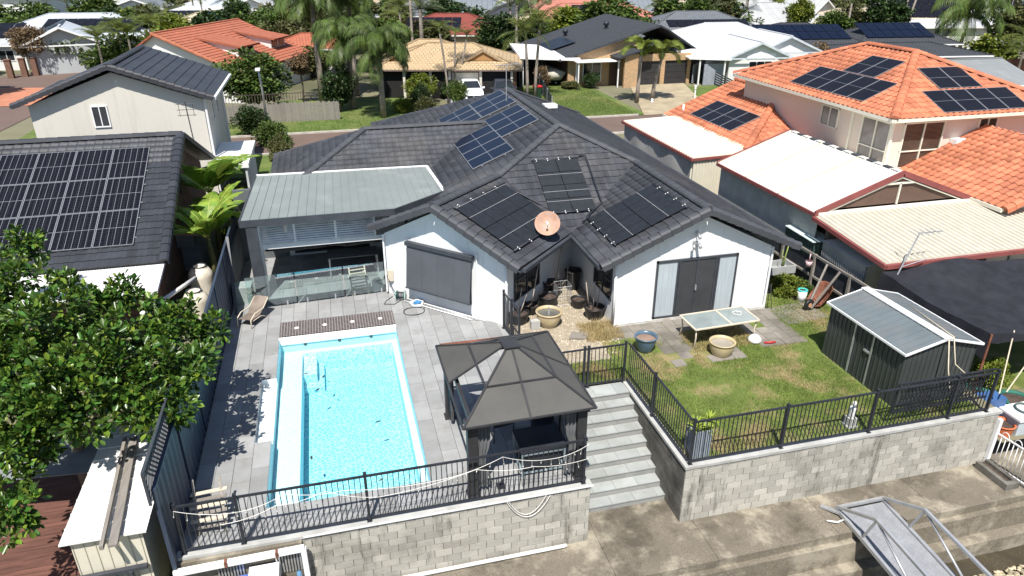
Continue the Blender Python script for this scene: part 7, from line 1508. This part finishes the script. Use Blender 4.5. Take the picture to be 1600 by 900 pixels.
# --- tan brick house with dark roof
bh2 = thing('house', 'tan brick house with dark sloping roof and two garage doors', 'house', (27,66,0)); ch = RM['char']
def Lh(x, y, z): return Vector((x-27, y-66, z))
roof_part(bh2, [Lh(20.6,63.2,2.45),Lh(20.6,77,2.45),Lh(30.2,77,5.2),Lh(30.2,63.2,5.2)], ch); roof_part(bh2, [Lh(30.2,63.2,5.2),Lh(30.2,77,5.2),Lh(35.5,77,2.7),Lh(35.5,65.8,2.7),Lh(31,63.2,4.85)], ch); roof_part(bh2, [Lh(25.6,61.6,2.65),Lh(25.6,66,2.7),Lh(30.6,66,4.1),Lh(29,61.6,3.6)], ch)
def bwall(pts, uvs): b = MB(); b.poly(pts, uvs); return b
def brick_front(x0, x1, y, z0, z1a, z1b, parts_=bh2):
    b = MB(); P = [Lh(x0,y,z0),Lh(x1,y,z0),Lh(x1,y,z1b),Lh(x0,y,z1a)]; b.extr(P, (0,.25,0)); b.poly([p+Vector((0,-.012,0)) for p in P], [(x0,z0),(x1,z0),(x1,z1b),(x0,z1a)]); return part(parts_, 'wall', b, WM['tanb'], world=False)
brick_front(21.6,28.2,63.6,-.05,2.55,4.45); brick_front(26.4,27.7,61.9,-.05,2.75,2.95); brick_front(27.7,33.3,62.6,2.15,2.75,2.75)
for x0, x1 in ((27.7,28.0),(30.3,30.7),(33.0,33.3)): brick_front(x0,x1,62.6,-.05,2.15,2.15)
b = MB(); b.box(21.7-27,63.9-66,-.05,33.2-27,76.5-66,2.4); part(bh2, 'wall', b, WM['brick'], world=False)
for x0, x1 in ((28.0,30.3),(30.7,33.0)):
    b = MB(); b.box(x0-27,62.75-66,0,x1-27,62.82-66,2.15); gd = part(bh2, 'garage_door', b, M('dark_garage_door', (.03,.028,.03), .6), world=False)
    for k in range(4): b = MB(); b.box(x0-27+.02,62.735-66,.06+k*.52,x1-27-.02,62.752-66,.06+k*.52+.48); part(gd, 'door_panel', b, M('dark_garage_door', (.03,.028,.03), .6), world=False)
lwin(bh2, 'f', 23.9-27, .4, 1.8, 1.7, 0, 66-63.58, 2); b = MB(); b.box(25.6-27,63.5-66,0,26.4-27,63.58-66,2.1); part(bh2, 'door', b, M('brown_door', (.08,.045,.03), .6), world=False)
b = MB(); b.box(21.9-27,62.0-66,2.3,26.0-27,63.6-66,2.38); part(bh2, 'porch_roof', b, m_whitep, world=False)
for x in (22.1,25.9): b = MB(); b.cbox(x-27,62.15-66,0,.1,.1,2.3); part(bh2, 'post', b, m_whitep, world=False)
b = MB(); b.bar(Lh(20.6,63.15,2.4),Lh(30.2,63.15,5.15),.08,.2); b.bar(Lh(20.55,63.2,2.38),Lh(20.55,77,2.38),.1,.12); part(bh2, 'barge_board', b, m_char, world=False)
for x, y, lab in ((24.2,72.5,'left black whirly vent on the dark sloping roof'),(27.4,69.5,'right black whirly vent on the dark sloping roof')): b = MB(); z = 2.45+(x-20.6)*.286; b.lathe([(.14,-.1),(.14,.25),(.26,.35),(.3,.5),(.24,.66),(.001,.72)], 14, (x,y,z)); solo('roof_vent', b, m_black, lab, 'vent', 'whirly vents', smooth=True)
b = MB(); b.extr([(21.1,67.5,2.75),(23.6,67.5,3.45),(23.6,72,3.45),(21.1,72,2.75)], (0,0,.05)); solo('solar_array', b, m_cellk, 'flat panels on the left edge of the dark sloping roof', 'solar panels')
t = thing('carport', 'white flat-roofed carport beside the tan brick house', 'carport', (20,67,0)); b = MB(); b.extr([(17.2,64.2,2.75),(22.4,62.6,2.6),(23.4,70.5,2.75),(18.5,73,2.9)], (0,0,-.22)); part(t, 'roof', b, m_whitep)
for x, y in ((22.2,63.0),(17.6,64.6)): b = MB(); b.cbox(x,y,0,.12,.12,2.5); part(t, 'post', b, m_whitep)
b = MB(); b.box(17.4,70,0,22.0,70.2,2.5); b.box(17.3,64.8,0,17.45,70,2.5); part(t, 'wall', b, M('carport_dark_wall', (.06,.065,.07), .8))
t = thing('boat', 'pale covered boat parked under the white carport', 'boat', (20.6,66.5,0)); m = MB()
for y, hw_, zb, zt in ((-2.6,.9,.6,1.25),(-.5,1.0,.55,1.35),(1.2,.8,.6,1.4),(2.4,.1,.9,1.5)): m.v += [(-hw_*.5,y,zb),(hw_*.5,y,zb),(hw_,y,zt),(0,y,zt+.15),(-hw_,y,zt)]
for i in range(3):
    for k in range(5): a = i*5+k; b2 = i*5+(k+1) % 5; m.f.append((a,b2,b2+5,a+5))
m.f.append((4,3,2,1,0)); part(t, 'hull', m, M('boat_cover', (.4,.38,.32), .7), True, world=False); b = MB(); b.bar((0,-2.6,.35),(0,2.8,.4),.1); b.tube((-.9,-.8,.3),(.9,-.8,.3),.28,12); part(t, 'trailer', b, m_char, world=False)
# --- white house with white roof
far_house('white main block of the white roofed house', 40.5, 66.2, -6, 14, 10.5, 'white', 'white', 2.5, .38, wins=0, trim=M('pale_trim', (.5,.54,.58), .6)); w1 = far_house('white front gable of the white roofed house', 39.2, 60.4, -6, 6.4, 7.5, 'white', 'white', 2.4, .42, 'gy', .35, wins=0, trim=M('pale_trim', (.5,.54,.58), .6))
lwin(w1, 'f', .2, .5, 2.3, 1.6, 2.85, 3.4, 3); b = MB(); b.box(-1.2,-3.45,2.25,1.6,-3.4,2.75); part(w1, 'gable_infill', b, m_whitep, world=False)
far_house('white right gable of the white roofed house', 43.6, 62.5, -6, 7.0, 7, 'white', 'white', 2.5, .42, 'gy', .35, wins=1, trim=M('pale_trim', (.5,.54,.58), .6))
t = thing('awning', 'curved white awning roof left of the white front gable', 'awning', (34.5,62,0)); b = MB(); b.extr([(32.6,61.6,2.45),(36.1,60.2,2.4),(36.4,65,2.75),(33,66,2.75)], (0,0,-.12)); part(t, 'roof', b, m_whitep)
for x, y in ((33.6,61.4),(35.7,60.6)): b = MB(); b.cbox(x,y,0,.12,.12,2.35); part(t, 'post', b, m_whitep)
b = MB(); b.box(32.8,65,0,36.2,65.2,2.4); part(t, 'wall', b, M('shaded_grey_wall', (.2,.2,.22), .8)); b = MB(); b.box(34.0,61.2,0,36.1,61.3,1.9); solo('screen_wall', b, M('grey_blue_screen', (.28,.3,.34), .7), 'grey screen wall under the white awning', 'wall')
pot('terracotta pot with a plant at the white house window', 37.6, 59.8, .35, .6, M('terracotta_pot', (.55,.15,.06), .7), m_soil)
# --- orange dormer house
dh = thing('house', 'orange tiled house with two white dormers at upper left', 'house', (-6.5,62.8,0), R(-23.5)); zr_, wd_ = 5.3, 6.9; Ld = 13.5; og = RM['orange']
roof_part(dh, [(.3,-.4,2.4),(.3,Ld,2.4),(-wd_,Ld,zr_),(-wd_,-.4,zr_)], og); roof_part(dh, [(-wd_-2.3,-.4,3.9),(-wd_-2.3,Ld,3.9),(-wd_,Ld,zr_),(-wd_,-.4,zr_)], og)
m_oc = M('terracotta_course', (.43,.14,.08), .8, var=.18, scale=2.5, dirt=(.28,.1,.06), dirt_amt=.6, dirt_scale=.5, fine=.25, bscale=4); cm_ = MB(); cm_.add([(0,-.4,.075),(0,Ld,.075),(-.37,Ld,.178),(-.37,-.4,.178),(0,-.4,-.02),(0,Ld,-.02)], [(0,1,2,3),(0,4,5,1)]); cmm = cm_.mesh('roof_course'); cmm.materials.append(m_oc)
for k_ in range(20): x_ = .3-k_*.36; o = put('roof_course', cmm, m_oc, dh); o.location = (x_,0,2.4+(.3-x_)*.4028)
b = MB(); b.extr([(0,0,-.1),(-wd_-2.1,0,-.1),(-wd_-2.1,0,3.85),(-wd_,0,zr_-.12),(0,0,2.4)], (0,Ld-.4,0)); part(dh, 'wall', b, WM['white'], world=False); b = MB(); b.bar((.3,-.4,2.42),(-wd_,-.4,zr_+.02),.2,.14); b.bar((-wd_,-.4,zr_+.05),(-wd_,Ld,zr_+.05),.25,.12); part(dh, 'verge_tiles', b, M('terracotta_ridge', (.45,.16,.09), .8, var=.15, scale=3), world=False)
lwin(dh, 'f', -4.2, 1.9, .9, .6, 0, 0, 2)
for y0 in (3.0,9.0):
    zs_ = lambda x: 2.4+(.3-x)*.403; dm = MB(); P = [(-1.6,y0,zs_(-1.6)-.05),(-1.6,y0,zs_(-1.6)+.95),(-4.9,y0,zs_(-4.9)+.02)]; dm.extr(P, (0,2.8,0)); dp = part(dh, 'dormer', dm, WM['white'], world=False)
    roof_part(dp, [(-1.1,y0-.25,zs_(-1.6)+.9),(-1.1,y0+3.05,zs_(-1.6)+.9),(-5.2,y0+3.05,zs_(-5.2)+.1),(-5.2,y0-.25,zs_(-5.2)+.1)], og, 'dormer_roof')
    for dy in (.15,1.5): b = MB(); b.box(-1.6,y0+dy,zs_(-1.6)+.12,-1.575,y0+dy+1.1,zs_(-1.6)+.78); part(dp, 'pane', b, m_glassd, world=False)
far_house('white walled rear block of the orange dormer house', -2.0, 76.5, -23.5, 8, 6, 'orange', 'white', 2.6, .38, wins=0)
# --- street furniture
pk = thing('paling_fence', 'weathered grey timber paling fence along the far street lawn', 'fence', (-3,54.4,0)); pm = MB(); pm.box(-.045,-.012,0,.045,.012,1.4); pme = pm.mesh('paling'); pme.materials.append(m_wood)
for k_ in range(80): x = -7.1+k_*.1; piece(pk, 'paling', pme, m_wood, (x, 54.58-(x+7.1)*.034, 0), 0, (1,1,random.uniform(.93,1.03)))
for z in (.4,1.1): b = MB(); b.bar((-7.1,54.62,z),(.9,54.35,z),.04,.08); part(pk, 'rail', b, m_wood)
b = MB()
for k_ in range(40): x = -9.0+k_*.2; b.box(x,55.1,1.35,x+.04,55.13,1.95)
b.box(-9,55.1,1.9,-1,55.13,1.95); solo('trellis', b, M('dark_trellis', (.09,.07,.055), .8), 'dark trellis standing above the paling fence', 'trellis')
def slat_fence(label, p, q, h0, h1, n=6):
    t = thing('slat_fence', label, 'fence', p); p = Vector(p); q = Vector(q); L_ = (q-p).length
    for k in range(n): z = .12+k*.17; b = MB(); b.bar(p+up*z*h0, q+up*z*h1, .03, .12); part(t, 'slat', b, m_char)
    for f_ in (0,.33,.66,1): c_ = p+(q-p)*f_; b = MB(); b.cbox(c_.x,c_.y,0,.09,.09,1.1*(h0+(h1-h0)*f_)); part(t, 'post', b, m_galv)
slat_fence('dark slatted fence between the bins and the brick house lawn', (18.6,62.6,0), (17.1,54.0,0), 1.3, .95); slat_fence('dark slatted fence beside the brick house driveway', (35.6,64.5,0), (34.4,55.4,0), 1.4, .95)
b = MB(); b.bar((33.4,62.2,.9),(35.6,64.4,.9),.06,1.7); solo('side_screen', b, M('grey_blue_screen', (.28,.3,.34), .7), 'grey side screen between brick house and slatted fence', 'screen')
t = thing('wheelie_bin', 'dark green bin with red lid by the twin palms', 'bin', (17.35,59.0,0)); b = MB(); b.add([(-.25,-.3,.05),(.25,-.3,.05),(.25,.3,.05),(-.25,.3,.05),(-.3,-.36,.95),(.3,-.36,.95),(.3,.36,.95),(-.3,.36,.95)], [(0,3,2,1),(4,5,6,7),(0,1,5,4),(1,2,6,5),(2,3,7,6),(3,0,4,7)]); part(t, 'body', b, M('bin_green', (.02,.05,.03), .5), world=False); b = MB(); b.box(-.33,-.4,.95,.33,.4,1.04); part(t, 'lid', b, M('bin_red', (.6,.03,.03), .5), world=False)
b = MB(); b.tube((-.3,.3,.1),(.3,.3,.1),.1,10); part(t, 'wheel', b, m_black, world=False)
t = thing('street_lamp', 'thin grey street lamp post beside the flowering shrub', 'street lamp', (-4.0,50.6,0)); b = MB(); b.path([(-4.0,50.6,0),(-4.05,50.6,3.4),(-4.1,50.4,4.3)], .07, 8, [.09,.07,.05]); part(t, 'pole', b, m_galv, True); b = MB(); b.box(-4.25,49.9,4.28,-3.95,50.5,4.4); part(t, 'lamp_head', b, m_whitep)
t = thing('letterbox_post', 'white post light beside the brick house driveway', 'post light', (30.2,55.5,0)); b = MB(); b.cbox(30.2,55.5,0,.1,.1,.8); b.lathe([(.1,.8),(.1,1.0),(.14,1.02),(.001,1.15)], 10, (30.2,55.5,0)); part(t, 'post', b, m_whitep)
b = MB(); b.lathe([(.001,0),(.12,0),(.15,.1),(.1,.22),(.13,.3),(.001,.36)], 10, (25.9,54.6,0)); solo('garden_ornament', b, m_whitep, 'small white ornament on the kerb by the driveway palms', 'ornament', smooth=True)
# cars
def car(label, x, y, rz, paint, glass=None):
    """small SUV; nose towards local -y"""
    t = thing('car', label, 'car', (x,y,0), rz); m = MB(); gl = M('car_glass', (.02,.025,.03), .05, spec=.8)
    st_ = [(-2.15,.62,.35,.70,.62,.66,.70),(-2.05,.80,.28,.84,.66,.76,.86),(-1.6,.86,.25,.9,.7,.84,.98),(-1.0,.87,.24,.91,.75,.86,1.05),(-.85,.87,.24,.91,.76,.85,1.08),(-.15,.87,.24,.91,.8,.64,1.58),(.9,.87,.24,.91,.82,.64,1.64),(1.75,.86,.26,.9,.84,.6,1.56),(2.1,.8,.32,.86,.86,.7,1.05),(2.18,.74,.4,.8,.8,.66,.95)]
    for yy, hb, zb, hm, zm, ht, zt in st_: m.v += [(-hb,yy,zb),(hb,yy,zb),(hm,yy,zm),(hm*.97,yy,max(zm+.06,min(zt-.02,zm+.22))),(ht,yy,zt-.03),(ht*.8,yy,zt),(-ht*.8,yy,zt),(-ht,yy,zt-.03),(-hm*.97,yy,max(zm+.06,min(zt-.02,zm+.22))),(-hm,yy,zm)]
    n = 10
    for i in range(len(st_)-1):
        for k in range(n): a, c = i*n+k, i*n+(k+1) % n; m.f.append((a,c,c+n,a+n))
    m.f.append(tuple(reversed(range(n)))); m.f.append(tuple((len(st_)-1)*n+k for k in range(n))); part(t, 'body', m, paint, True, world=False)
    b = MB(); b.extr([(-.74,-.84,1.11),(.74,-.84,1.11),(.56,-.2,1.555),(-.56,-.2,1.555)], (0,-.012,.015)); part(t, 'windscreen', b, gl, world=False)
    b = MB(); b.extr([(-.56,2.09,1.12),(.56,2.09,1.12),(.5,1.82,1.5),(-.5,1.82,1.5)], (0,.015,.01)); part(t, 'rear_window', b, gl, world=False)
    for s_ in (-1,1):
        for y0, y1, y2, y3 in ((-.55,.3,.3,-.08),(.38,1.15,1.1,.38),(1.22,1.75,1.6,1.18)): b = MB(); b.extr([(s_*.885,y0,1.06),(s_*.885,y1,1.06),(s_*.685,y2,1.52),(s_*.685,y3,1.5)], (s_*.02,0,.004)); part(t, 'side_window', b, gl, world=False)
        b = MB(); b.extr([(s_*.5,-2.1,.68),(s_*.83,-1.98,.7),(s_*.83,-1.95,.82),(s_*.52,-2.08,.79)], (0,-.03,.01)); part(t, 'headlight', b, M('headlight', (.7,.72,.75), .1), world=False)
        b = MB(); b.cbox(s_*1.0,-.55,1.02,.2,.12,.14); part(t, 'mirror', b, paint, world=False)
        for yy in (-1.35,1.35):
            b = MB(); b.lathe([(.2,-.11),(.3,-.11),(.34,-.08),(.34,.08),(.3,.11),(.2,.11)], 22); w_ = put('wheel', b.mesh('wheel', True), M('tyre', (.015,.015,.016), .8), t); w_.matrix_basis = Matrix.Translation((s_*.82,yy,.34)) @ Matrix.Rotation(R(90),4,'Y')
            b = MB(); b.lathe([(.001,-.09),(.21,-.1),(.21,.1),(.001,.09)], 16); put('rim', b.mesh('rim'), m_alu, w_)
    b = MB(); b.extr([(-.48,-2.13,.48),(.48,-2.13,.48),(.56,-2.1,.72),(-.56,-2.1,.72)], (0,-.05,0)); part(t, 'grille', b, M('black_grille', (.012,.012,.013), .4), world=False); b = MB(); b.box(-.8,-2.16,.26,.8,-1.95,.4); part(t, 'bumper', b, M('black_grille', (.012,.012,.013), .4), world=False)
    b = MB(); b.lathe([(.05,0),(.07,.01),(.05,.02)], 14); e_ = put('badge', b.mesh('badge'), m_alu, t); e_.matrix_basis = Matrix.Translation((0,-2.17,.6)) @ Matrix.Rotation(R(90),4,'X')
    b = MB(); b.box(-.22,-2.185,.36,.22,-2.165,.46); part(t, 'number_plate', b, m_whitep, world=False)
car('white small SUV parked facing the street on the grey driveway', 11.75, 59.6, R(-5), M('white_car_paint', (.82,.83,.84), .2, var=.01, spec=.6)); car('dark SUV parked in the shade right of the white SUV', 14.35, 58.9, R(-8), M('dark_car_paint', (.05,.055,.07), .2, var=.02, spec=.6))
# --- further houses
far_house('pale blue grey roofed house at the far left', -27.5, 92.5, -8, 19, 12, 'pale', 'grey', 2.6, .36, arr=[('f',-3,1.2,10,2)]); far_house('grey gabled house with brown door at the far left', -25.0, 83.5, 12, 7.5, 9, 'pale', 'grey', 2.8, .45, 'gy', wins=0, arr=[('l',-4,.8,5,2)]); far_house('grey panel roofed house at the left frame edge', -35.5, 88, -8, 12, 9, 'light', 'white', 2.5, .36, arr=[('f',-2,1.5,6,2)])
t = thing('boundary_wall', 'low pale rendered wall with lights at the far left corner', 'wall', (-23,89,0)); b = MB(); b.bar((-26,86.6,.8),(-19.5,93,.8),.2,1.6); part(t, 'wall', b, WM['grey']); b = MB(); b.bar((-26.3,86.2,.85),(-27.4,86.6,.85),.2,1.7); part(t, 'end_pier', b, WM['white'])
for k_, (x, y) in enumerate(((-29.7,81.9),(-28.7,82.6),(-27.9,83.2))): b = MB(); b.cbox(x,y,0,.5,.5,1.7); b.cbox(x,y,1.7,.6,.6,.08); solo('gate_pillar', b, WM['brick'], ('left','middle','right')[k_]+' brick gate pillar at the terracotta driveway', 'pillar', 'brick gate pillars')
t = thing('solar_sign', 'small tilted solar board on a trailer by the low wall', 'board', (-21.5,84,0)); b = MB(); b.extr([(-22.4,84,1.3),(-21.0,84.4,1.5),(-21.0,84.8,2.5),(-22.4,84.4,2.3)], (0,.05,0)); part(t, 'board', b, m_cellk); b = MB(); b.box(-22.3,84.2,.3,-20.9,85,1.2); part(t, 'trailer', b, m_char)
far_house('tan roofed house with one dark array at upper left', -13.5, 100, -8, 13, 10, 'cream', 'cream', 2.5, .38, arr=[('f',-1.5,1.5,3,2)]); far_house('white gabled far house above the dormers', -9.5, 121, 25, 9, 13, 'pale', 'white', 3, .45, 'gy'); far_house('long white roofed far house behind the tan roof', -17, 117, -6, 14, 9, 'white', 'white', 2.6, .3, arr=[('f',-5,1,7,1)])
far_house('red tiled house with large dark array behind the tan house', 14.5, 86, -14, 15, 11, 'red', 'cream', 2.5, .36, arr=[('f',-5.2,1.0,6,2),('r',-3,1.2,4,1)]); far_house('left grey far house in the middle distance', 12.5, 113, -10, 16, 12, 'slate', 'cream', 2.6, .38); far_house('blue grey far house with small front gable', 22.5, 112, -12, 16, 12, 'grey', 'white', 2.6, .4); far_house('dark domed far house left of the carport palm', 29, 105, -12, 13, 10, 'char', 'white', 2.6, .4); far_house('white flat roofed far house behind the red roof', 21.5, 97, -12, 12, 7, 'white', 'cream', 2.6, .15); far_house('cream far house behind the dense dark tree', 28.5, 97.5, -12, 9, 7, 'cream', 'cream', 2.6, .2)
far_house('salmon tiled house with a blue array', 36.5, 94.5, -10, 22, 13, 'salmon', 'cream', 2.5, .34, wins=3, arr=[('f',-3.2,2.6,6,2)]); far_house('salmon raised gable behind the salmon house array', 33.5, 100, -10, 10, 8, 'salmon', 'cream', 3.6, .42, 'gx'); far_house('slate roofed house with black heating strips', 43.5, 77.5, -8, 17, 12, 'slate', 'grey', 2.5, .38, wins=0, arr=[('f',-4.4,2.2,9,1)])
far_house('blue grey far house before the canal', 50, 108, -12, 15, 11, 'grey', 'white', 2.6, .42); far_house('sand roofed far house right of the canal', 60, 106, -6, 17, 11, 'cream', 'cream', 2.6, .36); far_house('light grey gabled house behind the charcoal roofs', 60.5, 88, -6, 15, 11, 'light', 'cream', 2.7, .4); far_house('light grey second gable beside the silver palm', 69, 92, 30, 10, 13, 'light', 'grey', 3, .45, 'gy')
far_house('charcoal roofed brown brick house with a wide dark array', 49, 66.5, -8, 13, 10, 'char', 'brick', 2.5, .36, wins=2, arr=[('f',-5,1.2,9,2)]); far_house('second charcoal roofed brick house right of the first', 59.5, 65, -8, 12, 9, 'char', 'brick', 2.5, .36, wins=2, arr=[('f',-4,1.4,7,2)]); far_house('low charcoal wing behind the orange roof', 54, 57.5, -8, 15, 8, 'char', 'brick', 2.4, .2, wins=0)
far_house('cream house behind the silver palm', 69.5, 84.5, -6, 12, 9, 'cream', 'cream', 2.7, .35); far_house('cream house with a black solar slope', 77.5, 83.5, -22, 14, 11, 'cream', 'cream', 3, .5, wins=2, arr=[('f',-5.8,.6,11,3)]); far_house('grey metal gabled shed house right of the orange roof', 44.3, 42.2, -3, 13, 8.5, 'metal', 'cream', 2.5, .3, 'gx', wins=0)
far_house('white long low building at upper right', 82, 73.5, -10, 26, 9, 'white', 'white', 3.0, .12, wins=0); far_house('orange roofed far house at the top right', 104, 118, -6, 14, 11, 'orange', 'cream', 2.8, .4)
t = thing('apartment_block', 'pale blue and white balconied block at the top right corner', 'apartment block', (106,100,0), R(-20)); b = MB(); b.box(-9,-4,0,9,5,8.5); part(t, 'wall', b, M('pale_blue_wall', (.45,.56,.62), .8), world=False)
for k in range(3):
    z = .3+k*2.8; b = MB(); b.box(-9.2,-6,z-.3,9.2,-4,z); part(t, 'balcony_slab', b, m_whitep, world=False)
    for x in (-9,-3,3,9): b = MB(); b.box(x-.15,-5.9,z,x+.15,-5.6,z+2.5); part(t, 'column', b, m_whitep, world=False)
    for x in (-6,0,6): lwin(t, 'f', x, z+.1, 4, 2.1, 9, 4, 3)
b = MB(); b.box(60.5,58.2,0,71,58.3,1.7); solo('timber_fence', b, M('brown_timber_fence', (.13,.06,.035), .85, var=.3, scale=3, stretch=(6,1,1)), 'brown timber fence below the lush palm at upper right', 'fence'); b = MB(); b.box(66.5,56.5,.2,70,56.6,2.0); solo('canvas_screen', b, M('beige_canvas', (.5,.46,.38), .8), 'beige canvas screen right of the brown timber fence', 'screen')
for k_ in range(4): b = MB(); b.bar((58.6+k_*.75,59.0,.95),(59.25+k_*.75,58.9,.95),.05,1.8); solo('fence_panel', b, m_galv, ('first','second','third','fourth')[k_]+' pale metal panel from the charcoal roof at upper right', 'panel', 'pale metal panels')
r_ = random.Random(12); cols = ['grey','light','slate','salmon','cream','white','orange','char','pale','red']; wl = ['white','cream','grey']
names = ['blue grey','light grey','slate grey','salmon','sand','white','orange','charcoal','pale blue','red']; used = set(); rows = []
for row, y0 in enumerate((128,146,166,188,212)):
    x = -.36*y0-8
    while x < .92*y0+20:
        w = r_.uniform(13,18); y = y0+r_.uniform(-4,4)
        if not (54 < x+w/2 < 140 and y > 138 and x < y*.86): rows.append((x+w/2, y, w, row))
        x += w+r_.uniform(2,7)
rows.sort(); cnt = {}
for i, (x, y, w, row) in enumerate(rows):
    c = r_.randrange(10); cnt[c] = cnt.get(c, 0)+1; far_house('distant %s roofed house, %s of that colour from the left' % (names[c], nth(cnt[c])), x, y, r_.uniform(-25,15), w, r_.uniform(9,12), cols[c], r_.choice(wl), r_.choice((2.6,2.6,5.2)) , r_.uniform(.32,.45), r_.choice(('hip','hip','gy')), wins=3, group='distant %s roofed houses' % names[c])
# moored boats on the far canal
for k_, (x, y) in enumerate(((84,158),(92,166),(97,160))):
    b = MB(); b.add([(-1,-3,0),(1,-3,0),(.9,2,0),(0,4,0),(-.9,2,0),(-1.2,-3.1,.8),(1.2,-3.1,.8),(1.1,2,.9),(0,4.5,1.1),(-1.1,2,.9)], [(0,1,6,5),(1,2,7,6),(2,3,8,7),(3,4,9,8),(4,0,5,9),(5,6,7,8,9)]); b.box(-.7,-2,.85,.7,1,1.8); o = solo('boat', b, m_whitep, ('left','middle','right')[k_]+' white boat moored on the far blue canal', 'boat', 'boats on the far canal'); o.location = (x,y,.06); o.rotation_euler = (0,0,1.2)
